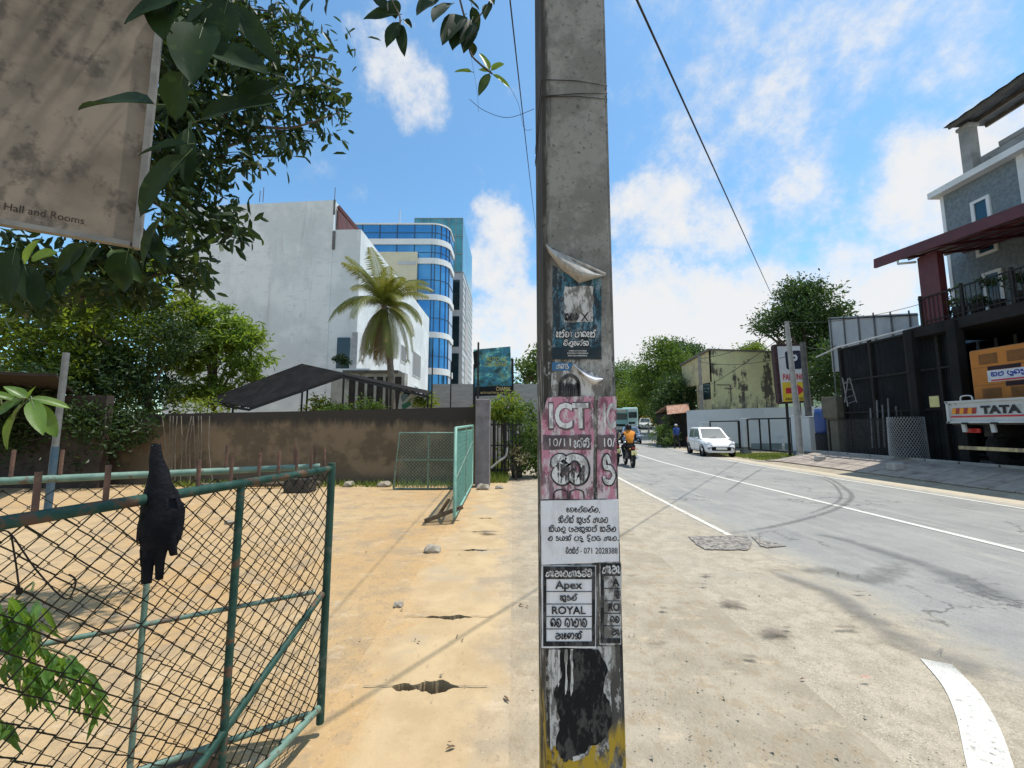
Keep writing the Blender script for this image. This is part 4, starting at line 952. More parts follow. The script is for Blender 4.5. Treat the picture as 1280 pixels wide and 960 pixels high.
# --- leaf spray at the top centre with its bright twig
spray = thing('leaf_branch', 'hanging branch of dark leaves at the top centre ending in a bright twig', 'branch', at(560, -60, 2.2))
m = MB(); q = lambda a, b: at(a, b, 2.2)
for pts, r in (([(560, -60), (575, 0), (585, 40), (588, 66), (600, 80), (615, 92)], .006), ([(470, -50), (490, 0), (500, 22), (498, 45)], .005), ([(300, -70), (430, -60), (470, -50), (560, -60)], .012), ([(585, 40), (610, 5), (622, -20)], .004), ([(470, -50), (420, -20), (405, -4)], .004), ([(588, 66), (592, 88), (597, 120), (598, 140)], .0008)): m.tube(crom([q(*a) for a in pts], 4), r, 6)
m.build('stem', BARK, spray)
for (p0, p1, w) in (((497, 18), (452, 20), 20), ((500, 28), (482, 57), 20), ((500, 30), (505, 68), 16), ((505, 25), (515, 34), 12), ((488, 0), (495, 22), 22), ((548, 0), (520, 15), 26), ((565, 5), (540, 22), 26), ((580, 20), (552, 50), 30), ((585, 30), (565, 58), 32), ((590, 25), (580, 62), 24), ((588, 50), (590, 70), 16), ((590, 8), (597, 42), 16), ((575, -8), (600, 10), 24), ((612, 4), (606, 22), 14), ((604, -10), (618, 2), 14), ((395, -6), (372, 12), 12), ((412, -5), (406, 18), 18), ((555, -12), (530, 8), 30), ((470, -8), (480, 10), 20)): bigleaf(spray, (p0, p1), 2.2, w, DARKLEAF, dz=rng.uniform(-.12, .12))
for (p0, p1, w) in (((612, 88), (600, 64), 11), ((614, 88), (630, 78), 11), ((612, 90), (598, 86), 8), ((612, 92), (598, 118), 13), ((616, 93), (638, 108), 9), ((590, 90), (568, 88), 9)): bigleaf(spray, (p0, p1), 2.2, w, BRIGHT if w < 13 else MANGO)
m = MB(); m.tube(crom([q(587, 124), q(605, 138), q(635, 147), q(668, 136)], 6), .0016, 5); m.tube(crom([q(638, 110), q(648, 130), q(655, 160), q(665, 162)], 5), .0011, 5)
tag(m.build('loose_wire', WIRE), 'thin curled loose wire dangling beside the upper pole', 'wire')

# --- sprigs at the lower left
def sprig(label, stems, leaves, D, mat, base):
    r = thing('leafy_sprig', label, 'plant', base); m = MB()
    for pts in stems: m.tube(crom([base] + [at(a, b, D) for a, b in pts], 5), .004, 6)
    m.build('stem', M('green_stem', (.09, .12, .04), (.12, .10, .05), 9, .7), r)
    for (p0, p1, w) in leaves: bigleaf(r, (p0, p1), D, w, mat, dz=rng.uniform(-.08, .08), nv=(.2, -.6, .8))
    return r
sprig('bright green sprig of long leaves at the left edge above the gate rail', [[(-40, 560), (5, 505), (35, 498)]], [((35, 498), (5, 482), 13), ((36, 498), (88, 508), 15), ((38, 502), (72, 546), 20), ((32, 503), (12, 525), 16), ((40, 500), (52, 540), 17), ((30, 498), (-10, 520), 14), ((28, 504), (0, 560), 22), ((36, 499), (42, 482), 8), ((20, 500), (-20, 490), 12)], 1.35, leafmat('sunny_leaf', (.09, .17, .04), (.13, .22, .05), (.16, .24, .09), .4, 4, .35), V((-2.6, 1.5, 0)))
lv = []
for (cx, cy, n, sp) in ((40, 775, 30, 34), (20, 815, 26, 34), (70, 830, 22, 22), (95, 852, 18, 18), (15, 760, 20, 26), (45, 850, 16, 24), (120, 872, 9, 10), (5, 900, 12, 14)):
    for _ in range(n):
        x, y = cx + rng.gauss(0, sp * .5), cy + rng.gauss(0, sp * .42); a = R(rng.uniform(30, 150)); l = rng.uniform(18, 32); lv.append(((x, y), (x + math.cos(a) * l, y + math.sin(a) * l), rng.uniform(4, 6.5)))
r = thing('leafy_sapling', 'low sapling with narrow drooping green leaves behind the gate at the lower left', 'plant', V((-2.3, 1.35, 0)))
m = MB(); D = 1.5
for pts in ([(-60, 800), (10, 760), (45, 752)], [(-60, 830), (20, 810), (75, 815), (100, 838), (122, 862)], [(-40, 860), (20, 850), (50, 845)], [(10, 760), (40, 740)]): m.tube(crom([V((-2.3, 1.35, .02))] + [at(a, b, D) for a, b in pts], 5), .0035, 6)
m.build('stem', M('green_stem', (.09, .12, .04)), r); m = MB()
for (p0, p1, w) in lv: blade(m, at(*p0, D + rng.uniform(-.15, .15)), at(*p1, D + rng.uniform(-.15, .15)), w * D / 500 * 1.2, V((rng.uniform(-.5, .5), -.5, .8)), .25, 5)
m.build('foliage', leafmat('sapling_leaf', (.05, .12, .025), (.09, .18, .035), (.13, .22, .05), .4, 5, .35), r, recalc=False)

# --- boundary wall at the back of the sandy yard
s = NT('stained_wall'); p = s.pos(); zz = s.n('ShaderNodeSeparateXYZ'); s.l(p, zz.inputs[0]); n1 = s.noise(1.3, 6, .65, vec=p); nst = s.noise(3.0, 6, .7, vec=p, stretch=(1, 1, .25))
c = s.mix(s.step(n1, .42, .58), (.19, .14, .088), (.11, .082, .052)); c = s.mix(s.step(s.noise(4, 6, .7, vec=p), .52, .7, 0, .5), c, (.21, .165, .115))
c = s.mix(s.step(s.math('ADD', zz.outputs[2], s.math('MULTIPLY', nst, .9)), 1.93, 2.2), c, (.040, .034, .028))
c = s.mix(s.step(s.math('ADD', zz.outputs[2], s.math('MULTIPLY', n1, -.6)), .15, -.15), c, (.11, .085, .06))
s.base(c); s.rough(.92); s.bump(s.noise(12, 6, .7, vec=p), .4, .01); WALLM = s.m
w = thing('boundary_wall', 'long brown plastered yard wall blackened along its top', 'wall', (-8, 11.2, 0))
m = MB(); n = 24; tops = []; 
for i in range(n + 1):
    x = -22 + 21.05 * i / n; tops.append((x, 2.08 - .022 * (-.95 - x) + rng.uniform(-.012, .012)))
m.prism([V((x, 11.0, h)) for x, h in tops] + [V((-.95, 11.0, -.2)), V((-22, 11.0, -.2))], (0, .16, 0)); m.build('masonry', WALLM, w)
gp = thing('gate_pillar', 'grey purple concrete gate pillar at the end of the brown wall', 'pillar', (-.78, 10.6, 0)); 
x0, x1 = at(594, 560, 10.4).x, at(612, 560, 10.4).x; m = MB(); m.cbox(((x0 + x1) / 2, 10.6, 1.05), (x1 - x0, .4, 2.42), .02); m.build('shaft', M('pillar_plaster', (.23, .21, .22), (.17, .155, .165), 3, .9, .3, dirt=(.11, .09, .07), dscale=2.2), gp)
# rods standing behind the wall
for (px, y0, D, lab) in ((541, 436, 11.6, 'thin black rod standing behind the wall, nearest the carport roof'), (564, 452, 12.2, 'thin dark rod in front of the blue glass building corner, middle of three'), (598, 428, 11.3, 'thick black rod just left of the green hoarding, at the pillar')):
    q = at(px, y0, D); m = MB(); m.tube([V((q.x, D, .6)), q], .028 if px > 590 else .02, 8); tag(m.build('steel_rod', M('black_steel', (.02, .022, .024), (.04, .035, .03), 12, .6)), lab, 'rod')
# rocks and rubble at the wall's foot
ROCK = M('rock', (.33, .29, .23), (.22, .19, .155), 5, .95, .6)
rk = [(436, 608, .16, 'pale rock at the wall foot, leftmost of the three by the gate'), (461, 603, .20, 'brown angular rock at the wall foot beside the dark purple rag'), (480, 608, .18, 'flat pale rock at the wall foot nearest the far green gate'), (372, 606, .22, 'pale block seen through the near gate mesh at the wall foot'), (340, 607, .2, 'low stone seen through the folded gate at the wall foot'), (498, 758, .045, 'small pale stone on the sandy path edge'), (541, 690, .10, 'pale broken stone lying on the sand in front of the far gate'), (604, 612, .13, 'pale stone at the foot of the grey gate pillar'), (624, 611, .10, 'small stone to the right of the gate pillar foot'), (287, 655, .07, 'white lump on the sand seen through the gate')]
for (px, py, r, lab) in rk:
    q = gnd(px, py); bm = bmesh.new(); bmesh.ops.create_icosphere(bm, subdivisions=2, radius=1); sx, sy, sz = r * rng.uniform(.9, 1.3), r * rng.uniform(.7, 1), r * rng.uniform(.5, .75)
    for v in bm.verts: v.co = V((v.co.x * sx, v.co.y * sy, v.co.z * sz)) * (1 + .22 * math.sin(v.co.x * 5 + px) * math.cos(v.co.y * 4 + v.co.z * 3))
    bm.verts.index_update(); m = MB(); m.add([v.co + q + V((0, 0, sz * .5)) for v in bm.verts], [tuple(v.index for v in f.verts) for f in bm.faces]); bm.free(); tag(m.build('rock', ROCK), lab, 'rock')
q = gnd(465, 600); m = MB(); m.ell(q + V((.1, .1, .16)), (.2, .12, .14), 12, 8, jit=.18); tag(m.build('rag', M('purple_rag', (.07, .03, .07), (.03, .02, .04), 9, .9, .4)), 'dark purple rag bundled among the rocks at the wall foot', 'rag')
q = gnd(485, 604); m = MB(); m.tube([q, at(486, 574, q.y)], .03, 7); tag(m.build('stake', M('old_timber', (.1, .07, .05))), 'short dark stake standing by the wall left of the far gate', 'stake')
tw = MB()
for (px, py) in ((455, 690), (520, 800), (575, 800), (655, 760), (640, 880), (560, 935), (860, 920), (1000, 850), (300, 700), (250, 800), (500, 760), (160, 880)):
    q = gnd(px, py); n3 = rng.randint(1, 3)
    for _ in range(n3):
        a = rng.uniform(0, 6.3); o2 = V((rng.uniform(-.05, .05), rng.uniform(-.05, .05), .012)); l = rng.uniform(.02, .05); b0 = q + o2; blade(tw, b0, b0 + V((math.cos(a) * l, math.sin(a) * l, .012)), l * .4, V((0, 0, 1)), .3, 4)
o = tw.build('leaf_litter', M('dry_leaf', (.16, .10, .05), (.08, .05, .03), 20, .9), recalc=False); o['kind'] = 'stuff'; tag(o, 'scattered dry leaves on the sandy ground', 'leaf litter')
gv = MB(); 
for k in range(5200):
    if k % 3: x, y = rng.uniform(-4, 3.2), 1.6 + rng.random() ** 1.6 * 7
    else: x, y = rng.uniform(.5, 3.3), 1.6 + rng.random() ** 1.5 * 5
    r = rng.uniform(.002, .007) * (1 if rng.random() < .93 else 2.2); z = .014
    if math.sin(x * 2.3 + math.sin(y * 1.7) * 2) + math.sin(y * 2.9 + x) < rng.uniform(-1, 1.4): continue
    o = len(gv.v); a = rng.uniform(0, 6); gv.v += [(x + math.cos(a) * r, y + math.sin(a) * r, z), (x + math.cos(a + 2.1) * r, y + math.sin(a + 2.1) * r, z), (x + math.cos(a + 4.2) * r, y + math.sin(a + 4.2) * r, z), (x + rng.uniform(-.3, .3) * r, y, z + r * .55)]
    for f in ((o, o + 1, o + 3), (o + 1, o + 2, o + 3), (o + 2, o, o + 3)): gv.f.append(f); gv.mi.append(0); gv.sm.append(False)
o = gv.build('gravel', M('gravel', (.48, .41, .31), (.26, .22, .17), 14, .95), recalc=False); o['kind'] = 'stuff'; tag(o, 'loose grit and small gravel over the sandy shoulder', 'gravel')

# --- far pair of green gates
gc = thing('chain_link_gate', 'far green gate panel standing flat in front of the brown wall', 'gate', (-2.2, 10.1, 0), 0, GATEG)
D = 10.1; x0, x1 = at(499, 575, D).x, at(572, 575, D).x; zt, zb = at(530, 541, D).z, at(530, 611, D).z
m = MB(); m.tube([(x0 - .12, D, zb), (x0, D, zt), (x1, D, zt), (x1, D, zb), (x0 - .12, D, zb)], .025, 8); m.build('frame', GREENL, gc)
m = MB(); m.tube([(x0 - .05, D, (zt + zb) / 2 + .02), (x1, D, (zt + zb) / 2 + .02)], .02, 8); m.tube([((x0 + x1) / 2, D, zb), ((x0 + x1) / 2, D, zt)], .02, 8); m.build('rails', GREENL, gc)
m = MB(); mesh_panel(m, (x0, D, 0), (1, 0, 0), x1 - x0, zb, zt, .085, .0065, n=3); m.build('chain_link_mesh', M('far_mesh_green', (.14, .30, .25), (.2, .34, .29), 9, .6), gc, recalc=False)
m = MB()
for k in range(9): xx = x0 + (x1 - x0) * (k + .5) / 9; m.tube([(xx, D, zt), (xx, D, zt + .10)], .009, 5)
m.build('spikes', RUST, gc)
gd = thing('chain_link_gate', 'far green gate leaf swung open towards the camera beside the pillar', 'gate', (-.95, 6.7, 0), 0, GATEG)
A = gnd(568, 655); A.z = .12; Bq = V((-1.0, 10.2, .12)); ht = 1.40
m = MB(); m.tube([A, A + V((0, 0, ht)), Bq + V((0, 0, ht + .05)), Bq, A], .028, 8); m.build('frame', M('pale_green', (.22, .42, .34), (.16, .33, .27), 9, .55), gd)
m = MB(); m.tube([A + V((0, 0, ht * .4)), Bq + V((0, 0, ht * .75))], .022, 8); m.tube([(A + Bq) / 2, (A + Bq) / 2 + V((0, 0, ht))], .02, 8); m.build('rails', GREENL, gd)
m = MB(); mesh_panel(m, A - V((0, 0, A.z)), (Bq - A), (Bq - A).length, .12, ht + .1, .085, .0042, n=3); m.build('chain_link_mesh', M('pale_mesh', (.16, .40, .33), (.22, .44, .36), 9, .6), gd, recalc=False)
m = MB(); m.bar(A + V((-.5, .1, -.1)), A + V((.1, .25, .1)), .06, .06); m.bar(A + V((-.35, .5, -.1)), A + V((-.1, .05, .25)), .04, .04); tag(m.build('gate_prop', M('old_timber', (.1, .07, .05))), 'dark timber prop lying under the open far gate leaf', 'timber')
# iron gate, bush, pots behind the pillar
ig = thing('iron_gate', 'dark iron bar gate behind the grey pillar at the path', 'gate', (-.5, 11.6, 0)); m = MB(); D = 11.8
for k in range(9):
    xx = at(613 + k * 4.6, 560, D).x; m.tube([(xx, D, .25), (xx, D, at(613, 528, D).z + (.06 if k % 2 else 0))], .018 if k not in (1, 4) else .045, 6)
m.build('bars', M('black_steel', (.02, .022, .024)), ig)
m = MB(); xa, xb = at(611, 560, D).x, at(652, 560, D).x
for z in (.3, 1.0, 1.6): m = MB(); m.bar((xa, D - .022, z), (xb, D - .022, z), .03, .04); m.build('rail', MATS['black_steel'], ig)
LIME = leafmat('lime_leaf', (.10, .17, .025), (.16, .22, .035), (.22, .25, .06), .4, 2)
BUSHL = leafmat('bush_leaf', (.05, .10, .022), (.08, .14, .03), (.12, .18, .05), .35, 2)
tree('bush', 'bright yellow green bush spilling over the iron gate', at(625, 600, 13), [(tuple(at(628, 508, 13)), (.55, .5, .45)), (tuple(at(640, 520, 13)), (.4, .4, .3))], LIME, BARK, 26, 60, .14, .16, cat='bush', trunk_r=.04, limbs=5, trunk_name='stem')
tree('bush', 'leafy green bush beside the narrow path, right of the iron gate', at(652, 598, 12.5), [(tuple(at(655, 535, 12.5)), (.55, .6, .75)), (tuple(at(648, 570, 12.3)), (.45, .5, .5)), (tuple(at(676, 560, 12.6)), (.6, .6, .8))], BUSHL, BARK, 60, 60, .16, .13, cat='bush', trunk_r=.05, limbs=6, trunk_name='stem')
tree('bush', 'pale flowering shrub in a dark pot at the path side', at(645, 595, 11.9), [(tuple(at(645, 572, 11.9)), (.3, .3, .32))], leafmat('pale_leaf', (.22, .24, .14), (.3, .28, .2), (.14, .2, .06), .3, 4), BARK, 16, 40, .09, .08, cat='bush', trunk_r=.03, limbs=4, trunk_name='stem')
q = gnd(645, 597); m = MB(); m.lathe((q.x, q.y, 0), [(.02, .01), (.12, .01), (.17, .30), (.18, .32), (.15, .32), (.14, .25)], 14); tag(m.build('plant_pot', M('dark_pot', (.07, .07, .065), (.1, .09, .08), 8, .8)), 'dark round plant pot under the pale flowering shrub', 'plant pot')
q = gnd(622, 585); m = MB(); m.tube(crom([at(614, 585, 11.5), at(622, 578, 11.5), at(632, 570, 11.5), at(634, 560, 11.5)], 4), .03, 7); tag(m.build('bent_pipe', M('grey_pipe', (.4, .4, .4), (.3, .3, .3), 6, .5)), 'bent pale pipe lying in the grass by the iron gate', 'pipe')

# --- hoarding behind
hb = thing('hoarding', 'teal billboard with gold words CHAMAL AUTO ELECTRICAL on black posts', 'billboard', (-1, 14, 0)); D = 14.0
bl = lambda px, py: at(px, py, D)
s = NT('hoarding_print'); p = s.pos(); f = s.noise(3.2, 4, .7, vec=p, stretch=(1, 1, 1.3)); f2 = s.noise(1.6, 3, .5, vec=p, stretch=(1.4, 1, .9)); r = s.n('ShaderNodeValToRGB'); s.l(f, r.inputs[0]); e = r.color_ramp.elements; e[0].position = .38; e[0].color = (.008, .04, .045, 1); e[1].position = .64; e[1].color = (.32, .58, .56, 1)
for pos_, col in ((.44, (.03, .16, .16, 1)), (.51, (.02, .15, .28, 1)), (.57, (.06, .32, .28, 1))): k = e.new(pos_); k.color = col
s.base(s.mix(s.step(f2, .56, .64, 0, .6), r.outputs[0], (.20, .30, .14))); s.rough(.4); HPR = s.m
m = MB(); m.prism([bl(592, 437), bl(638, 433), bl(640, 493), bl(594, 495)], (0, .05, 0)); m.build('panel', HPR, hb)
m = MB(); m.prism([bl(594, 483.5) + V((0, -.012, 0)), bl(639.4, 482) + V((0, -.012, 0)), bl(640.4, 493.6) + V((0, -.012, 0)), bl(594, 495.5) + V((0, -.012, 0))], (0, .01, 0)); m.build('name_band', M('black_vinyl', (.012, .014, .016), (.02, .02, .02), 9, .5), hb)
GOLD = M('gold_ink', (.55, .38, .12), (.6, .42, .2), 5, .5)
m = MB(); letter(m, text_geo('CHAMAL', .02), bl(629.5, 486) + V((0, -.016, 0)), RX, UP, .53, .15); letter(m, text_geo('AUTO ELECTRICAL (PVT) LTD', .02), bl(619, 491.3) + V((0, -.016, 0)), RX, UP, 1.05, .085); m.build('lettering', GOLD, hb, recalc=False)
m = MB(); letter(m, text_geo('AUTO AC', .02), bl(621, 449) + V((0, -.01, 0)), RX, UP, .75, .16); letter(m, text_geo('CAR REPAIR', .02), bl(620, 455.5) + V((0, -.01, 0)), RX, UP, .8, .15); m.build('slogan', M('olive_ink', (.33, .36, .06), (.4, .36, .1), 6, .5), hb, recalc=False)
for (px, yt) in ((593, 455), (640.5, 448)):
    q = bl(px, yt); m = MB(); m.bar((q.x, D + .09, 0), (q.x, D + .09, q.z), .09, .09); m.build('post', M('black_steel', (.02, .022, .024)), hb)
m = MB(); m.prism([bl(592, 440) + V((-.02, -.03, 0)), bl(597, 438) + V((0, -.03, 0)), bl(600, 456) + V((0, -.03, 0)), bl(593, 462) + V((0, -.03, 0))], (0, .02, 0)); m.build('dark_motif', M('black_vinyl', (.012, .014, .016)), hb)
cw = thing('concrete_wall', 'pale grey block wall behind the green hoarding', 'wall', (0, 19, 0)); D = 19
m = MB(); m.span((at(540, 500, D).x, D, -.2), (at(690, 500, D).x, D + .2, at(600, 480, D).z)); m.build('masonry', M('grey_block', (.33, .33, .32), (.26, .26, .25), 2, .9, .3, stretch=(1, 1, 4)), cw)
m = MB(); m.span((at(598, 500, 15).x, 15, at(600, 512, 15).z), (at(640, 500, 15).x, 15.15, at(600, 496, 15).z)); 
tag(m.build('low_wall', M('pale_block', (.55, .55, .53), (.45, .45, .44), 3, .85)), 'pale block parapet directly under the green hoarding', 'wall')
m = MB(); m.cbox(at(641, 521, 13.4) + V((0, 0, -.6)), (.20, .2, 2.3), .015); tag(m.build('concrete_post', M('blue_grey_post', (.18, .22, .27), (.14, .17, .21), 5, .85)), 'blue grey square post standing in the bush below the hoarding', 'post')
tree('tree', 'distant tree rising over the grey block wall beside the hoarding', (.5, 26, 0), [(tuple(at(658, 470, 26)), (1.8, 1.5, .8)), (tuple(at(690, 455, 26)), (1.8, 1.5, 1.2))], BUSHL, BARK, 40, 50, .35, .3)

# --- white building
s = NT('white_wall'); p = s.pos(); n1 = s.noise(.35, 6, .62, vec=p); st_ = s.noise(.9, 6, .7, vec=p, stretch=(1, 1, .12)); pt = s.noise(1.8, 6, .7, vec=p, stretch=(1, 1, 3))
c = s.mix(s.step(n1, .42, .58), (.70, .735, .745), (.58, .62, .635)); c = s.mix(s.step(st_, .55, .66, 0, .5), c, (.42, .44, .44)); c = s.mix(s.step(pt, .54, .62, 0, .45), c, (.50, .545, .56)); c = s.mix(s.step(s.noise(4, 6, .75, vec=p, stretch=(1, 1, .3)), .60, .68, 0, .5), c, (.36, .38, .38))
s.base(c); s.rough(.9); s.bump(s.noise(3, 6, .7, vec=p), .15, .02); WW = s.m
GREYT = M('dark_stain', (.10, .10, .10), (.16, .155, .15), 3, .9); GL = glass('window_glass', (.02, .04, .05), .08)
wb = thing('white_building', 'tall blank white building with stepped roofline behind the palm', 'building', (-11, 22, 0))
D = 22; xr = at(447, 400, D).x; xm = at(411, 400, D).x; xl = at(215, 400, D + .9).x; zt = at(411, 250, D).z; zl = at(300, 256, D + .5).z; z2 = at(430, 287, D).z
m = MB(); D2 = 41
m.prism([V((xl, D + .8, -.3)), V((xm, D, -.3)), V((xm, D + 11, -.3)), V((xl, D + 11, -.3))], (0, 0, zt + .3)); m.build('tall_block', WW, wb)
m = MB(); m.prism([V((xm + .002, D + .02, -.3)), V((xr, D - .02, -.3)), V((xr, D2, -.3)), V((xm + .002, D2, -.3))], (0, 0, z2 + .3)); m.build('side_wing', WW, wb)
m = MB(); m.prism([V((xm + .05, D + .3, z2 + .1)), V((xm + .05, D + .3, zt - .3)), V((xm + .9, D + 4, z2 + .9))], (0, .15, 0)); m.bar((xm + .1, D + .25, zt - .25), (xm + 1.3, D + 1.0, z2 + .15), .2, .16); m.build('roof_edge', M('maroon_gable', (.14, .05, .05), (.1, .05, .05), 3, .7), wb)
m = MB(); m.bar((xm + .01, D - .02, zt - .9), (xm + .01, D - .02, zt), .10, .06); m.bar((xm + .06, D - .01, z2 - 1.2), (xm + .06, D - .01, z2 - .1), .16, .03); m.build('stained_corner', GREYT, wb)
for (dx, h) in ((.0, .9), (.25, .7), (.8, .8), (-4.2, .9), (-4.4, .7)):
    m = MB(); zb_ = zt if dx <= 0 else z2; m.tube([(xm - .1 + dx, D + .2, zb_), (xm - .1 + dx, D + .2, zb_ + h)], .02, 5); m.build('starter_bar', RUST, wb)
def facade_win(yc, w, z0, z1, kind='window', parent=wb, x=xr):
    m = MB(); m.span((x - .02, yc - w / 2, z0), (x + .05, yc + w / 2, z1)); f = m.build(kind, WW, parent); m = MB(); m.span((x + .03, yc - w / 2 + .08, z0 + .08), (x + .062, yc + w / 2 - .08, z1 - .08)); m.build('pane', GL, f)
for (yc, w, z0, z1) in ((26, 2.2, 6.8, 8.0), (31.5, 1.6, 6.6, 8.0), (36, 3, 6.0, 8.2), (36, 1.2, 2.2, 5.2), (29, 2, 9.6, 10.8)): facade_win(yc, w, z0, z1)
m = MB()   # corner balcony with parapet
zb = at(430, 462, 21.3).z; m.span((at(421, 450, 21.3).x, 20.9, zb - .55), (at(466, 450, 21.3).x, 22, zb)); m.build('balcony', WW, wb)
m = MB(); m.span((at(420, 450, 21.9).x, 21.93, zb), (at(436, 450, 21.9).x, 21.965, zb + 1.9)); m.build('corner_window', GL, wb)
m = MB(); m.span((at(440, 420, 21.9).x, 21.9, zb + .1), (at(447, 420, 21.9).x, 21.96, zb + 2.2)); m.build('downpipe', M('grey_pipe', (.4, .4, .4)), wb)
tree('plant', 'dark potted plant on the white building balcony beside the palm', at(425, 462, 21.2), [(tuple(at(427, 448, 21.2)), (.35, .3, .35))], DARKLEAF, BARK, 10, 40, .12, .16, cat='plant', trunk_r=.03, limbs=3, trunk_name='stem')
# low unfinished block with dark openings under the balcony
lb = thing('low_block', 'grey unfinished block with tall dark openings behind the palm trunk', 'building', (-6, 20, 0)); D = 20.3
m = MB(); xa, xb = at(413, 500, D).x, at(505, 500, D).x; zt_ = at(440, 466, D).z
m.span((xa, D, -.2), (xb, D + .6, zt_)); m.build('wall', M('mouldy_plaster', (.40, .40, .37), (.27, .27, .25), 1.3, .9, .3, dirt=(.08, .08, .07), dscale=1.6), lb)
for k in range(6):
    xx = at(436 + k * 11.5, 490, D).x; m = MB(); m.span((xx, D - .02, at(440, 515, D).z), (xx + .32, D + .01, at(440, 471, D).z)); m.build('opening', M('opening_dark', (.03, .03, .03), (.05, .045, .04), 4, .9), lb)
m = MB(); m.span((xa + .6, D - .12, zt_ - .02), (xb - .3, D + .7, zt_ + .12)); m.build('coping', M('black_coping', (.07, .07, .07), (.12, .12, .11), 3, .9), lb)

# --- blue glass building
BG = NT('blue_glazing'); s = BG; p = s.pos()
s.base(s.mix(s.step(s.noise(.22, 3, .5, vec=p), .38, .62), (.09, .34, .60), (.05, .24, .50))); s.rough(.08); s.b.inputs['Metallic'].default_value = .55; s.b.inputs['Specular IOR Level'].default_value = .7; BGM = s.m
TG = glass('teal_glazing', (.10, .34, .38), .12, .6, .35); WBAND = M('white_cladding', (.74, .75, .74), (.66, .68, .68), .6, .5); CREAM = M('cream_cladding', (.62, .58, .42), (.56, .52, .38), .8, .7); MULL = M('mullion', (.03, .06, .11), (.04, .06, .09), 2, .5); GCLAD = M('grey_cladding', (.50, .52, .54), (.42, .44, .46), .5, .5)
bb = thing('glass_building', 'blue glass office building with rounded corner and white bands', 'building', (-12, 46, 0))
D = 46; xl, xc = at(440, 400, D).x, at(541, 400, D).x; rr = 1.9; yend = 50.5
def outline(off):
    pts = [V((xl - 6, D - off, 0)), V((xc - .3, D - off, 0))]
    for k in range(9):
        a = -math.pi / 2 + math.pi / 2 * k / 8; pts.append(V((xc - .3 + (rr + off) * math.cos(a), D + rr + (rr + off) * math.sin(a), 0)))
    pts.append(V((xc - .3 + rr + off, yend, 0))); return pts
def wrap(name, z0, z1, off, mat, parent=bb):
    pts = outline(off); m = MB(); n = len(pts)
    vs = [V((q.x, q.y, z0)) for q in pts] + [V((q.x, q.y, z1)) for q in pts] ; m.add(vs, [(i, i + 1, n + i + 1, n + i) for i in range(n - 1)])
    m.poly([V((q.x, q.y, z1)) for q in pts] + [V((xl - 6, yend, z1))]); m.poly([V((q.x, q.y, z0)) for q in pts] + [V((xl - 6, yend, z0))]); return m.build(name, mat, parent)
zt = at(500, 283, D).z; YS = [283, 304, 312, 338, 345, 398, 411, 466, 476, 548]
Z = [at(535, y, D).z for y in (281, 299, 306, 323, 330, 368, 375, 415, 422, 460, 468, 560)]
wrap('glazing', -1, Z[0], 0, BGM)
for (i, j) in ((1, 2), (3, 4), (5, 6), (7, 8), (9, 10)): wrap('white_band', Z[j], Z[i], .16, WBAND)
m = MB()
for q in outline(.03)[1:-1:2] + [V((xc - .3 - 2.1 * k, D - .03, 0)) for k in range(1, 8)]: m.bar((q.x, q.y, Z[2] if q.x < xc - 5 else 0), (q.x, q.y, Z[0]), .10, .08)
m.build('mullions', MULL, bb)
for zz_ in (Z[0] - 1.05, Z[2] - 1.0, Z[4] - 2.0, Z[6] - 2.2, Z[8] - 2.2): wrap('transom', zz_, zz_ + .07, .04, MULL)
wrap('parapet', Z[0], Z[0] + .18, .12, WBAND)
m = MB(); xw = at(527, 400, D).x; m.span((xl - 4, D - .5, 0), (xw - .6, D - .18, at(500, 317, D).z)); m.build('cream_panel', CREAM, bb)
m = MB(); 
for yy in (331, 372): m = MB(); m.span((at(500, 300, D).x, D - .54, at(500, yy + 2, D).z), (xw - .7, D - .51, at(500, yy - 2, D).z)); m.build('louvre_band', GCLAD, bb)
m = MB(); m.tube([(at(498, 283, D).x, D + .5, Z[0]), (at(498, 283, D).x, D + .5, Z[0] + 2.2)], .06, 5); m.build('mast', GCLAD, bb)
# teal tower with grey flank
tt = thing('glass_tower', 'teal glass tower with grey clad flank rising behind the blue building', 'building', (-7, 60, 0)); D = 58
m = MB(); x0, x1 = at(515, 400, D).x, at(577, 400, D).x; z0 = at(550, 340, D).z; z1 = at(550, 273, D).z; m.span((x0, D, z0), (x1, D + 14, z1)); m.build('teal_glazing', TG, tt)
m = MB(); m.span((x0, D + .05, -1), (x1 + .15, D + 13.9, z0 - .02)); m.build('grey_cladding', GCLAD, tt)
for k in range(5):
    za = z0 - 1.2 - k * 5.6; m = MB(); m.span((x1 - 1.5, D - .02, za - 4.6), (x1 - .35, D + .1, za)); m.build('dark_window', GL, tt)
    m = MB(); m.span((x1 + .13, D + 3, za - 4.6), (x1 + .2, D + 7, za)); m.build('dark_window', GL, tt)
m = MB()
for k in range(8): m.bar((x0 + k * (x1 - x0) / 7, D - .03, z0), (x0 + k * (x1 - x0) / 7, D - .03, z1), .09, .06)
for k in range(4): m.bar((x0, D - .04, z0 + k * (z1 - z0) / 3), (x1 + .05, D - .04, z0 + k * (z1 - z0) / 3), .06, .12)
for k in range(24): m.bar((x1 + .17, D, .5 + k * 1.05), (x1 + .17, D + 13.8, .5 + k * 1.05), .06, .08)
m.build('joints', M('joint_grey', (.25, .30, .32), (.2, .25, .26), 2, .5), tt)

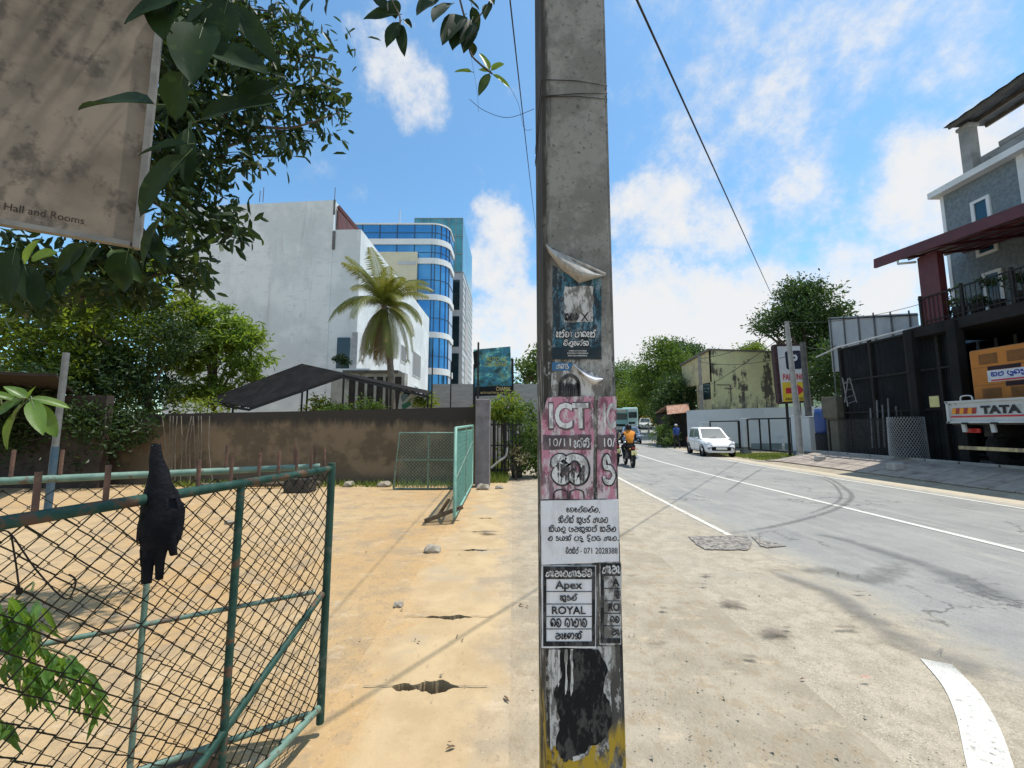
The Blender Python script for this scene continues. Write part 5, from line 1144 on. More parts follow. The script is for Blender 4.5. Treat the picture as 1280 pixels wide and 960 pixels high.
# --- palm
FROND = leafmat('palm_leaf', (.07, .11, .02), (.14, .155, .028), (.26, .20, .06), .3, .8, .5)
DEAD = leafmat('dry_palm_leaf', (.17, .135, .075), (.22, .18, .10), (.10, .08, .05), .25, 1.2)
D = 17.5; pc = at(480, 382, D); pb = V((at(490, 515, D).x, D, 0)); pm_ = thing('palm_tree', 'coconut palm with yellowing fronds in front of the white building', 'palm', pb)
m = MB(); n = 26; pts = [pb.lerp(pc, i / n) + V((.18 * math.sin(i / n * 3.1), 0, 0)) for i in range(n + 1)]; m.tube(pts, [.17 - .05 * i / n + (.012 if i % 2 else 0) for i in range(n + 1)], 10); m.build('trunk', M('palm_trunk', (.17, .145, .11), (.10, .085, .065), 5, .9, .5), pm_)
def frond(c, az, el, L, mat, sag):
    m = MB(); pts = []; d = V((math.cos(az) * math.cos(el), math.sin(az) * math.cos(el), math.sin(el))); q = V(c); N = 16
    for i in range(N + 1):
        pts.append(q.copy()); q = q + d * L / N; d = (d + V((0, 0, -sag * (.6 + i / N) / N * 2.0))).normalized()
    m.tube(pts, [.022 * (1 - .85 * i / N) for i in range(N + 1)], 5)
    for i in range(2, N + 1):
        ax = (pts[i] - pts[i - 1]).normalized(); sd = ax.cross(V((0, 0, 1))); sd = sd.normalized() if sd.length > .05 else V((1, 0, 0)); up = sd.cross(ax)
        for sub in range(4):
            base = pts[i - 1].lerp(pts[i], sub / 4)
            for sg in (-1, 1):
                ll = L * .26 * math.sin(math.pi * min(.98, (i + sub / 3) / (N + 1) * .86 + .1)) ** .7 * rng.uniform(.8, 1.1)
                dd = (sd * sg * .8 + ax * .75 + up * .12 + V((0, 0, -.30 - sag * .12))).normalized(); tip = base + dd * ll + V((0, 0, -ll * .28)); mid = base + dd * ll * .5; w_ = ax * .018
                m.add([base - w_ * .6, base + w_ * .6, mid + w_, mid - w_, tip], [(0, 1, 2, 3), (3, 2, 4)])
    return m.build('frond', mat, pm_, recalc=False)
for k in range(13): frond(pc, k * 2.4 + .3, R(rng.uniform(48, 78)), rng.uniform(2.1, 2.7), FROND, rng.uniform(.5, .9))
for k in range(9): frond(pc, k * 2.4 + 1.1, R(rng.uniform(15, 40)), rng.uniform(2.3, 2.9), FROND, rng.uniform(.9, 1.5))
for k in range(9): frond(pc - V((0, 0, .1)), k * 2.4 + 2, R(rng.uniform(-40, -5)), rng.uniform(2.3, 2.9), FROND if k % 3 else DEAD, rng.uniform(1.2, 2.0))
for k in range(9): frond(pc - V((0, 0, .15)), k * 2.4 + 2.9, R(rng.uniform(-78, -55)), rng.uniform(2.0, 2.7), DEAD, 1)

# --- black carport roof
ROOFM = M('black_roof_sheet', (.016, .016, .017), (.028, .026, .026), 3, .85, .2); cp = thing('carport', 'black corrugated carport roof on thin posts behind the wall', 'carport', (-4, 14, 0))
TI = [at(376, 454, 15.0), at(256, 498, 14.0)]; near_l, near_r = at(300, 509, 12.6), at(512, 478, 12.4)
A0, A1 = at(256, 500, 13.2), at(376, 455, 13.6)           # far-left eave corner, ridge apex
m = MB(); C0, C1 = at(312, 509, 12.0), at(430, 468, 12.4); E1 = at(541, 495, 13.4)
def rsheet(q00, q10, q11, q01, n=44, name='roof_sheet'):
    m = MB(); q00, q10, q11, q01 = map(V, (q00, q10, q11, q01)); vs = []; 
    for i in range(n + 1):
        a, b = q00.lerp(q10, i / n), q01.lerp(q11, i / n); off = V((0, 0, .022 * (1 if i % 2 else -1))); vs += [a + off, b + off]
    m.add(vs, [(2 * i, 2 * i + 2, 2 * i + 3, 2 * i + 1) for i in range(n)]); vs2 = [v - V((0, 0, .012)) for v in vs]; m.add(vs2, [(2 * i, 2 * i + 1, 2 * i + 3, 2 * i + 2) for i in range(n)]); return m.build(name, ROOFM, cp, recalc=False)
rsheet(C0, A0, A1, C1)                                    # left slope seen from below
RN = at(535, 492, 12.9); rsheet(C1, A1, at(541, 490, 15), RN, 40)
m = MB()
for k in range(6):
    t = k / 5; m.bar(C0.lerp(A0, t) + V((0, 0, -.07)), C1.lerp(A1, t) + V((0, 0, -.07)), .04, .06)
m.bar(C0 - V((0, 0, .08)), A0 - V((0, 0, .08)), .05, .07); m.bar(C1 - V((0, 0, .09)), A1 - V((0, 0, .09)), .05, .07); m.bar(C1 - V((0, 0, .09)), RN - V((0, 0, .09)), .05, .07); m.build('purlins', M('purlin_steel', (.05, .048, .046), (.035, .033, .032), 4, .8), cp); m = MB()
for k in range(1, 16):
    t = k / 16; m.bar(C0.lerp(C1, t) + V((0, 0, -.045)), A0.lerp(A1, t) + V((0, 0, -.045)), .03, .03)
    m.bar(C1.lerp(RN, t) + V((0, 0, -.045)), A1.lerp(at(541, 490, 15), t) + V((0, 0, -.045)), .03, .03)
m.build('battens', MATS['purlin_steel'], cp)
for q in (A1.lerp(C1, .2), C1, C0.lerp(C1, .55), RN, C1.lerp(RN, .55), A0.lerp(A1, .3)):
    m = MB(); m.tube([(q.x, q.y, 0), (q.x, q.y, q.z - .08)], .03, 7); m.build('post', M('black_steel', (.02, .022, .024)), cp)
for (px, py, D, rx, lab) in ((398, 508, 12.6, .5, 'small pale green shrub above the wall under the carport'), (420, 512, 12.3, .35, 'low dark shrub above the wall below the balcony'), (455, 512, 12.2, .55, 'green leafy shrub above the wall in front of the palm trunk'), (530, 503, 13.5, .35, 'yellow green shrub above the wall at the end of the carport'), (250, 515, 12.4, .8, 'light green shrub above the wall beneath the left carport eave')):
    tree('shrub', lab, at(px, py + 18, D), [(tuple(at(px, py, D)), (rx, rx * .7, rx * .5))], LIME if 'pale' in lab or 'yellow' in lab or 'light' in lab else BUSHL, BARK, 16, 40, .12, .12, cat='shrub', trunk_r=.03, limbs=4, trunk_name='stem')
# parked pale van behind the wall, only its windscreen corner shows
vn = thing('van', 'pale van behind the wall under the right end of the carport', 'van', at(512, 560, 14)); D = 13.8; q = lambda a, b, dd=0: at(a, b, D + dd)
m = MB(); m.prism([q(496, 520), q(500, 492), q(506, 485), q(514, 488), q(527, 503), q(529, 520)], (0, 1.6, 0)); m.build('body', M('van_paint', (.62, .63, .63), (.56, .57, .57), 2, .3), vn)
m = MB(); m.prism([q(501, 496, -.02), q(506, 489, -.02), q(513, 492, -.02), q(503, 503, -.02)], (0, .03, 0)); m.build('windscreen', GL, vn)
m = MB(); m.prism([q(502, 506, -.02), q(512, 501, -.02), q(514, 506, -.02), q(503, 513, -.02)], (0, .03, 0)); m.build('green_flash', M('van_green', (.03, .22, .10), (.02, .18, .08), 3, .4), vn)

# --- trees, shed and pole at the left
YARDL = leafmat('yard_leaf', (.06, .105, .02), (.11, .16, .028), (.24, .26, .04), .58, 1.0)
FRESH = leafmat('fresh_leaf', (.09, .165, .03), (.14, .22, .04), (.20, .27, .06), .55, 1.3)
tree('tree', 'bushy mixed green tree at the far left behind the yard wall', (-10.5, 12.3, 0), [(tuple(at(60, 390, 12.4)), (1.9, 1.2, 1.1)), (tuple(at(150, 400, 12.2)), (1.8, 1.2, 1.5)), (tuple(at(40, 450, 12)), (1.8, 1.2, 1.1)), (tuple(at(190, 360, 12.6)), (1.4, 1.1, .9)), (tuple(at(120, 470, 12)), (1.6, 1, .9))], YARDL, BARK, 270, 100, .26, .15, aspect=.42, fine=True)
tree('tree', 'fresh green long leaved tree in front of the white building left of the carport', (at(265, 560, 14).x, 14, 0), [(tuple(at(a_, b_, 14)), (r_x * 1.15, r_x * .9, r_x * .9)) for a_, b_, r_x in ((250, 392, .55), (272, 400, .6), (298, 412, .5), (315, 428, .38), (320, 455, .35), (290, 440, .75), (255, 430, .8), (225, 450, .7), (245, 480, .7), (300, 478, .5), (215, 490, .6), (275, 500, .5), (230, 405, .5))], FRESH, BARK, 120, 100, .165, .21, aspect=.26, droop=.5, trunk_r=.09, fine=True)
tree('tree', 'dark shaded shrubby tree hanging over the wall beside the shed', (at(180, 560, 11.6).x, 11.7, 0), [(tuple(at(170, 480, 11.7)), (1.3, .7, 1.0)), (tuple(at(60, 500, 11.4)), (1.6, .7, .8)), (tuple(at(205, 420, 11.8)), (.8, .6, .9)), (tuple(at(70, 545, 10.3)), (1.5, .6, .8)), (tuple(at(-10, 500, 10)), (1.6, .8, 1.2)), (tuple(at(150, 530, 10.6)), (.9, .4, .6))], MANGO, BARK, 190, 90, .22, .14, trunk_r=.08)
m = MB(); 
vt = thing('creeper_stems', 'tangle of thin pale stems hanging down the wall below the trees', 'creeper', at(225, 600, 10.9))
for k in range(12):
    x = 205 + k * 5 + rng.uniform(-3, 3); m.tube(crom([at(x + rng.uniform(-8, 8), 520, 10.9), at(x, 560, 10.85), at(x + rng.uniform(-5, 5), 604, 10.85)], 4), .012, 5)
m.build('stems', M('pale_stem', (.2, .17, .13), (.13, .11, .09), 9, .9), vt)
sh = thing('shed', 'dark open sided shed with a sheet roof at the far left of the yard', 'shed', (-11, 9.5, 0)); DW = M('dark_boards', (.05, .04, .035), (.075, .06, .05), 4, .9, .4)
m = MB(); m.span((-16, 10.3, -.1), (at(118, 500, 10).x, 10.5, 2.35)); m.build('back_wall', DW, sh)
m = MB(); m.prism([V((-16, 7.4, 2.75)), V((at(40, 480, 8).x, 8.4, 2.6)), V((at(90, 480, 10.6).x, 10.7, 2.4)), V((-16, 10.7, 2.5))], (0, 0, .06)); m.build('roof', M('shed_roof', (.035, .028, .024), (.05, .04, .033), 5, .9, .3), sh)
for (x, y) in ((-12, 7.6),): m = MB(); m.bar((x, y, 0), (x, y, 2.6), .1, .1); m.build('post', DW, sh)
D = 7; qa, qb = at(83, 441, D), gnd(76, 650); m = MB(); sp = thing('steel_post', 'grey steel pipe post with blue lower half standing in the yard', 'post', (qa.x, D, 0)); m.tube([(qa.x, D, 0), (qa.x, D, 1.2)], .052, 12); m.build('lower_pipe', M('blue_paint', (.03, .075, .12), (.06, .10, .13), 8, .6), sp); m = MB(); m.tube([(qa.x, D, 1.2), (qa.x, D, qa.z)], .047, 12); m.build('upper_pipe', M('galvanised', (.17, .18, .175), (.12, .125, .12), 8, .6), sp)
m = MB(); m.tube([at(250, 607, 10.2) , at(400, 604, 10.4)], .06, 8); tag(m.build('log', BARK), 'long dark log lying along the wall foot seen through the gate', 'log')
m = MB(); q = gnd(375, 615); m.cbox(q + V((0, 0, .17)), (.6, .4, .34), .03); m.cbox(q + V((.05, 0, .40)), (.4, .3, .12), .03); tag(m.build('engine_block', M('greasy_metal', (.045, .045, .045), (.08, .07, .06), 8, .6, .4)), 'dark greasy metal lump by the wall seen through the gate corner', 'scrap')
# ================================================================== RIGHT SIDE
BSTEEL = M('black_steel', (.02, .022, .024)); TYREM = M('tyre', (.016, .016, .017), (.03, .03, .03), 20, .85); RIM = M('rim', (.12, .12, .125), (.08, .08, .085), 9, .5, metal=.4)
CGLASS = glass('car_glass', (.03, .045, .05), .16, .5); CHROME = M('chrome', (.6, .6, .6), (.5, .5, .5), 9, .2, metal=.9); LAMPW = M('lamp_lens', (.75, .76, .78), (.6, .62, .65), 30, .12); LAMPR = M('tail_lens', (.45, .03, .02), (.35, .02, .02), 20, .2); PLATEW = M('plate', (.75, .75, .72), (.7, .7, .66), 9, .4)
SKIN = M('skin', (.20, .11, .07), (.17, .09, .055), 12, .6)
def wheel(root, c, r, w):
    m = MB(); m.lathe(c, [(r * .62, -w / 2), (r * .92, -w / 2), (r, -w * .32), (r, w * .32), (r * .92, w / 2), (r * .62, w / 2), (r * .62, -w / 2)], 22, 'X'); t = m.build('tyre', TYREM, root, local=True)
    m = MB(); m.lathe(c, [(.001, w * .38), (r * .25, w * .42), (r * .58, w * .34), (r * .64, w * .46), (r * .64, -w * .46), (r * .58, -w * .34), (.001, -w * .38)], 20, 'X'); m.build('rim', RIM, root, local=True)
def car(label, loc, rz, paint, L=3.43, W=1.49, Hh=1.47, cat='car', hatch=True, detail=True, group='cars on the road'):
    """front toward local -Y"""
    r = thing('car', label, cat, loc, rz, group); w = W / 2; f = -L / 2; b = L / 2
    def ring(y, zb, zbelt, wd, zt):
        p = [(-wd * .80, zb), (-wd * .97, zb + .08), (-wd, zb + .22), (-wd, zbelt - .16), (-wd * .955, zbelt - .02), (-wd * .80, zt), (-wd * .4, zt + .02), (0, zt + .025)]
        return [V((x, y, z)) for x, z in p] + [V((-x, y, z)) for x, z in p[-2::-1]]
    st = [(f, .30, .50, w * .74, .50), (f + .05, .22, .60, w * .86, .60), (f + .22, .19, .70, w * .95, .71), (f + .55, .18, .78, w, .80), (f + .98, .18, .86, w, .90), (f + 1.4, .18, .88, w, .90), (b - .9, .18, .91, w, .92), (b - .25, .19, .93, w * .98, .94), (b - .06, .22, .90, w * .93, .92), (b, .28, .74, w * .84, .78)]
    k = Hh / 1.47
    m = MB(); m.loft([[V((v.x, v.y, v.z * (1 + (k - 1) * .5))) for v in ring(*q)] for q in st]); body = m.build('body', paint, r, local=True)
    # wheel arch liners
    for sx in (-1, 1):
        for y in (f + .62, b - .55):
            m = MB(); m.lathe((sx * (w - .05), y, .29), [(.30, -.07), (.335, -.07), (.335, .062), (.001, .064)], 20, 'X'); m.build('wheel_arch', M('arch_black', (.012, .012, .013), (.02, .02, .02), 8, .9), r, local=True)
            wheel(r, V((sx * (w - .085), y, .275)), .275, .17)
    zb = .88 * (1 + (k - 1) * .5); zt = Hh; wb, wt = w * .93, w * .76
    ya0, ya1, yb1, yb0 = f + .88, f + 1.66, b - .42, b - .10
    c = {}
    for s_ in (-1, 1):
        c[s_] = [V((s_ * wb, ya0, zb)), V((s_ * wt, ya1, zt - .05)), V((s_ * wt, yb1, zt - .05)), V((s_ * wb * .98, yb0, zb + .02))]
    ymid = (ya1 + yb1) / 2
    rr = [[c[-1][i], c[1][i]] for i in range(4)]
    m = MB(); vs = [c[-1][0], c[-1][1], c[-1][2], c[-1][3], c[1][0], c[1][1], c[1][2], c[1][3], V((-wt * .8, ya1 + .12, zt)), V((wt * .8, ya1 + .12, zt)), V((wt * .8, yb1 - .1, zt)), V((-wt * .8, yb1 - .1, zt))]
    m.add(vs, [(0, 1, 2, 3), (4, 7, 6, 5), (0, 4, 5, 1), (3, 2, 6, 7), (1, 5, 9, 8), (5, 6, 10, 9), (6, 2, 11, 10), (2, 1, 8, 11), (8, 9, 10, 11)]); m.build('cabin', paint, r, local=True)
    def pane(name, quad, inset, nrm_):
        q = [V(x) for x in quad]; cc = sum(q, V()) / 4; q = [cc + (x - cc) * inset + V(nrm_) * .006 for x in q]; m = MB(); m.prism(q, V(nrm_) * .004); m.build(name, CGLASS, r, local=True)
    pane('windscreen', [c[-1][0], c[1][0], c[1][1], c[-1][1]], .87, (0, -.8, .6)); pane('rear_window', [c[-1][3], c[1][3], c[1][2], c[-1][2]], .8, (0, .95, .3))
    for s_ in (-1, 1):
        lo = lambda t: c[s_][0].lerp(c[s_][3], t); hi = lambda t: c[s_][1].lerp(c[s_][2], t); n_ = (s_ * .98, 0, .2)
        for (t0, t1, h0, h1) in ((.10, .47, .02, .47), (.51, .86, .53, .98)): pane('side_window', [lo(t0).lerp(hi(h0), .06), lo(t1).lerp(hi(h1), .06), lo(t1).lerp(hi(h1), .9), lo(t0).lerp(hi(h0), .9)], .98, n_)
        m = MB(); m.cbox((s_ * (w + .06), f + 1.22, zb + .03), (.13, .09, .11), .02); m.build('mirror', paint, r, local=True)
        if detail:
            for y in (f + 1.75, b - .95): m = MB(); m.cbox((s_ * (w + .002), y, zb - .13), (.02, .13, .025), .006); m.build('door_handle', paint, r, local=True)
            m = MB(); m.span((s_ * (w - .004), f + 1.86, .30), (s_ * (w + .003), f + 1.87, zb - .03)); m.span((s_ * (w - .004), f + 1.02, .30), (s_ * (w + .003), f + 1.03, zb - .06)); m.build('door_gap', M('gap', (.03, .03, .03)), r, local=True)
        m = MB(); m.prism([V((s_ * w * .50, f + .045, .64)), V((s_ * w * .90, f + .13, .65)), V((s_ * w * .97, f + .36, .76)), V((s_ * w * .72, f + .13, .74))], (0, -.03, .02)); m.build('headlight', LAMPW, r, local=True)
        m = MB(); m.cbox((s_ * w * .86, b - .035, .80), (.14, .06, .24), .015); m.build('tail_light', LAMPR, r, local=True)
        m = MB(); m.lathe((s_ * w * .66, f + .005, .36), [(.001, -.02), (.05, -.02), (.055, 0), (.001, .005)], 12, 'Y'); m.build('fog_lamp', LAMPW, r, local=True)
    m = MB(); m.cbox((0, f + .02, .415), (W * .60, .10, .20), .04); m.build('grille', M('arch_black', (.012, .012, .013)), r, local=True)
    m = MB(); m.cbox((0, f - .04, .43), (W * .34, .02, .11), .004); m.build('number_plate', PLATEW, r, local=True)
    m = MB(); m.cbox((0, f + .03, .27), (W * .78, .1, .09), .03); m.build('bumper', paint, r, local=True)
    m = MB(); m.bar((-.28, ya0 - .02, zb + .03), (.1, ya0 + .12, zb + .12), .012, .012); m.build('wiper', M('arch_black', (.012, .012, .013)), r, local=True)
    return r
WPAINT = M('white_car_paint', (.74, .75, .76), (.70, .71, .72), 1, .22); BPAINT = M('blue_car_paint', (.11, .18, .30), (.09, .15, .26), 1, .25); SPAINT = M('silver_car_paint', (.50, .50, .48), (.45, .45, .43), 1, .28)
cx, cy = 10.85, 22.2
car('white hatchback parked half off the road in front of the pale blue wall', (cx, cy, gz(cx, cy) + .008), R(-9), WPAINT, L=3.6, W=1.52, Hh=1.50, group=None)

# --- people and motorcycles
def skin_body(root, joints, edges, radii, mats, assign, name='body', sub=1):
    """one continuous skinned figure; joints in local coordinates"""
    me = bpy.data.meshes.new(name); bm = bmesh.new(); lay = bm.verts.layers.skin.verify(); names = list(joints); vs = {k: bm.verts.new(joints[k]) for k in names}
    for a, b in edges: bm.edges.new((vs[a], vs[b]))
    for k in names:
        rr = radii[k]; vs[k][lay].radius = rr if isinstance(rr, tuple) else (rr, rr); vs[k][lay].use_root = (k == 'pelvis')
    bm.to_mesh(me); bm.free(); o = bpy.data.objects.new('tmp', me); COL.objects.link(o)
    md = o.modifiers.new('s', 'SKIN'); md.use_smooth_shade = True; sb = o.modifiers.new('u', 'SUBSURF'); sb.levels = sub; sb.render_levels = sub
    dg = bpy.context.evaluated_depsgraph_get(); dg.update(); m2 = bpy.data.meshes.new_from_object(o.evaluated_get(dg)); m2.name = name
    bpy.data.objects.remove(o)
    m2.materials.clear()
    for mt in mats: m2.materials.append(mt)
    for p in m2.polygons:
        c = p.center; best = min(edges, key=lambda e: segd(c, V(joints[e[0]]), V(joints[e[1]]))); p.material_index = assign(best, c); p.use_smooth = True
    return link(name, m2, root)
def segd(p, a, b):
    d = b - a; t = max(0, min(1, (p - a).dot(d) / max(d.length_squared, 1e-9))); return (a + d * t - p).length
ED = [('pelvis', 'spine'), ('spine', 'chest'), ('chest', 'neck'), ('neck', 'head'), ('head', 'crown')] + [e for s_ in 'lr' for e in (('chest', 'sh' + s_), ('sh' + s_, 'el' + s_), ('el' + s_, 'wr' + s_), ('wr' + s_, 'ha' + s_), ('pelvis', 'hi' + s_), ('hi' + s_, 'kn' + s_), ('kn' + s_, 'an' + s_), ('an' + s_, 'to' + s_))] 
RAD = dict(pelvis=(.15, .11), spine=(.14, .105), chest=(.16, .115), neck=.055, head=(.082, .095), crown=(.06, .07))
for s_ in 'lr': RAD.update({'sh' + s_: .068, 'el' + s_: .044, 'wr' + s_: .032, 'ha' + s_: (.036, .02), 'hi' + s_: .092, 'kn' + s_: .062, 'an' + s_: .042, 'to' + s_: (.042, .03)})
def face(root, head, fwd, hair=True):
    fwd = V(fwd).normalized(); sd = fwd.cross(V((0, 0, 1))); h = V(head); m = MB()
    m.ell(h + fwd * .10 + V((0, 0, -.01)), (.016, .02, .022), 8, 6); 
    for sg in (-1, 1): m.ell(h + sd * .083 * sg + V((0, 0, -.005)), (.014, .022, .032), 8, 6)
    m.build('face_features', SKIN, root, local=True)
    m = MB()
    for sg in (-1, 1): m.ell(h + fwd * .088 + sd * .033 * sg + V((0, 0, .018)), (.011, .008, .007), 8, 6)
    m.build('eyes', M('eye', (.03, .02, .02)), root, local=True)
def fingers(root, wr, ha, mat):
    wr, ha = V(wr), V(ha); d = (ha - wr).normalized(); sd = d.cross(V((0, 1, .2))).normalized(); m = MB(); nn = sd.cross(d)
    for k, l in enumerate((.062, .072, .068, .05)):
        b0 = ha + sd * (.022 * (k - 1.5)) ; m.tube([b0, b0 + d * l * .5 + nn * .008, b0 + d * l * .85 + nn * .026], [.0095, .0085, .007], 6)
    m.tube([wr.lerp(ha, .55) + sd * -.03, ha + sd * -.055 + d * .01, ha + sd * -.05 + d * .04], [.011, .0095, .008], 6); m.build('fingers', mat, root, local=True)
# walking man in blue
qx, qy = 11.35, 27.8
wl = thing('person', 'person in blue shirt, dark trousers and pale cap walking away beside the white car', 'person', (qx, qy, gz(qx, qy) + .01), R(8))
J = dict(pelvis=(0, 0, .93), spine=(0, .01, 1.10), chest=(0, .015, 1.32), neck=(0, .02, 1.47), head=(0, .035, 1.57), crown=(0, .035, 1.66))
J.update(shl=(-.185, .015, 1.38), ell=(-.235, -.04, 1.12), wrl=(-.225, .05, .90), hal=(-.22, .08, .82), shr=(.185, .015, 1.38), elr=(.235, .05, 1.12), wrr=(.225, .14, .92), har=(.22, .18, .85),
         hil=(-.09, 0, .88), knl=(-.10, .12, .49), anl=(-.10, .06, .09), tol=(-.11, .21, .04), hir=(.09, 0, .88), knr=(.10, -.02, .48), anr=(.10, -.22, .13), tor=(.11, -.12, .04))
BLUES = M('blue_shirt', (.025, .07, .26), (.02, .055, .2), 9, .85, .3); DTR = M('dark_trousers', (.02, .022, .03), (.03, .03, .035), 9, .85, .3); SHOE = M('shoe', (.025, .022, .02), (.04, .035, .03), 9, .6)
def asg(e, c):
    a, b = e
    if 'crown' in e or ('head' in e and 'neck' in e): return 0
    if b[:2] in ('wr',) : return 0 if c.z < 1.0 and a[:2] == 'el' and c.z < .98 else 1
    if b[:2] == 'ha': return 0
    if b[:2] in ('hi', 'kn', 'an'): return 2
    if b[:2] == 'to': return 3
    return 2 if c.z < .93 else 1
skin_body(wl, J, ED, RAD, [SKIN, BLUES, DTR, SHOE], asg); face(wl, J['head'], (0, 1, 0)); fingers(wl, J['wrl'], J['hal'], SKIN); fingers(wl, J['wrr'], J['har'], SKIN)
m = MB(); m.lathe((0, .035, 1.60), [(.098, .0), (.099, .03), (.085, .075), (.05, .10), (.001, .108)], 16); m.lathe((0, .10, 1.60), [(.001, .006), (.085, .004), (.085, -.004), (.001, -.004)], 14); m.build('cap', M('pale_cap', (.6, .6, .58), (.5, .5, .5), 9, .8), wl, local=True)

def motorcycle(label, loc, rz, paint):
    """rear toward local -Y (seen from behind), length about 2 m"""
    r = thing('motorcycle', label, 'motorcycle', loc, rz, 'motorcycles riding away on the road')
    for y, nm in ((-.62, 'rear_wheel'), (.66, 'front_wheel')):
        m = MB(); m.lathe((0, y, .30), [(.215, -.035), (.25, -.05), (.29, -.04), (.305, 0), (.29, .04), (.25, .05), (.215, .035), (.215, -.035)], 26, 'X'); wv = m.build(nm, TYREM, r, local=True)
        m = MB(); m.lathe((0, y, .30), [(.20, -.03), (.222, -.03), (.222, .03), (.20, .03), (.20, -.03)], 26, 'X'); m.lathe((0, y, .30), [(.001, -.05), (.05, -.05), (.05, .05), (.001, .05)], 12, 'X')
        for k in range(6): a = k * math.pi / 3; m.bar((0, y, .30), (0, y + .21 * math.cos(a), .30 + .21 * math.sin(a)), .02, .014, up=(1, 0, 0))
        m.build('rim', RIM, wv, local=True)
    m = MB(); m.loft([[V((x * w, y, z + dz * h)) for x, dz in ((-1, 0), (-.8, .8), (0, 1), (.8, .8), (1, 0), (.7, -1), (-.7, -1))] for y, z, w, h in ((-.05, .66, .10, .10), (.15, .72, .145, .13), (.38, .74, .14, .12), (.5, .72, .09, .08))]); m.build('fuel_tank', paint, r, local=True)
    m = MB(); m.loft([[V((x * w, y, z + dz * .05)) for x, dz in ((-1, 0), (-.85, .8), (0, 1), (.85, .8), (1, 0), (.7, -1), (-.7, -1))] for y, z, w in ((-.72, .80, .10), (-.5, .80, .135), (-.2, .755, .14), (.05, .74, .11))]); m.build('seat', M('seat_black', (.02, .02, .02), (.03, .03, .03), 12, .6), r, local=True)
    m = MB(); m.loft([[V((x * w, y, z + dz * h)) for x, dz in ((-1, 0), (-.7, .9), (.7, .9), (1, 0), (.6, -1), (-.6, -1))] for y, z, w, h in ((-.86, .80, .05, .05), (-.72, .72, .10, .09), (-.4, .66, .12, .10), (-.1, .6, .11, .11))]); m.build('tail', paint, r, local=True)
    m = MB(); m.cbox((0, .12, .42), (.24, .42, .30), .06); m.cbox((0, .12, .58), (.2, .2, .12), .03); m.build('engine', M('engine_grey', (.12, .12, .12), (.2, .2, .2), 14, .45, .3, metal=.5), r, local=True)
    m = MB(); m.tube([(0, .45, .88), (0, .05, .55), (0, -.2, .35)], .03, 8); m.tube([(-.09, -.2, .38), (-.09, -.62, .30)], .022, 8); m.tube([(.09, -.2, .38), (.09, -.62, .30)], .022, 8); m.tube([(-.11, -.62, .32), (-.12, -.45, .68)], .025, 8); m.tube([(.11, -.62, .32), (.12, -.45, .68)], .025, 8)
    m.tube([(-.07, .5, .86), (-.07, .66, .30)], .024, 8); m.tube([(.07, .5, .86), (.07, .66, .30)], .024, 8); m.build('frame', BSTEEL, r, local=True)
    m = MB(); m.tube([(-.36, .30, 1.0), (-.2, .42, .98), (0, .46, .95), (.2, .42, .98), (.36, .30, 1.0)], .014, 8); m.build('handlebar', BSTEEL, r, local=True)
    for sg in (-1, 1):
        m = MB(); m.tube([(sg * .28, .38, .99), (sg * .36, .40, 1.16)], .007, 6); m.ell((sg * .385, .395, 1.20), (.055, .015, .035), 12, 8); m.build('mirror', BSTEEL, r, local=True)
        m = MB(); m.ell((sg * .13, -.80, .70), (.035, .03, .025), 10, 6); m.build('indicator', M('amber', (.6, .25, .03), (.5, .2, .02), 9, .3), r, local=True)
    m = MB(); m.tube([(.13, .1, .30), (.14, -.3, .28), (.15, -.75, .38)], [.02, .04, .045], 10); m.build('exhaust', CHROME, r, local=True)
    m = MB(); m.cbox((0, -.84, .74), (.13, .05, .07), .012); m.build('tail_light', LAMPR, r, local=True)
    m = MB(); m.cbox((0, -.90, .56), (.21, .014, .17), .006, rot=Matrix.Rotation(R(-14), 3, 'X')); m.build('number_plate', M('yellow_plate', (.62, .56, .25), (.55, .5, .22), 9, .5), r, local=True)
    m = MB(); pts = [(0, -.62 + .33 * math.cos(a), .31 + .33 * math.sin(a)) for a in [R(60 + 12 * k) for k in range(9)]]
    for i in range(8): m.bar(pts[i], pts[i + 1], .13, .008, up=(1, 0, 0))
    m.build('mudguard', BSTEEL, r, local=True)
    m = MB(); m.ell((0, .62, .86), (.09, .08, .09), 12, 8); m.build('headlight', LAMPW, r, local=True)
    return r
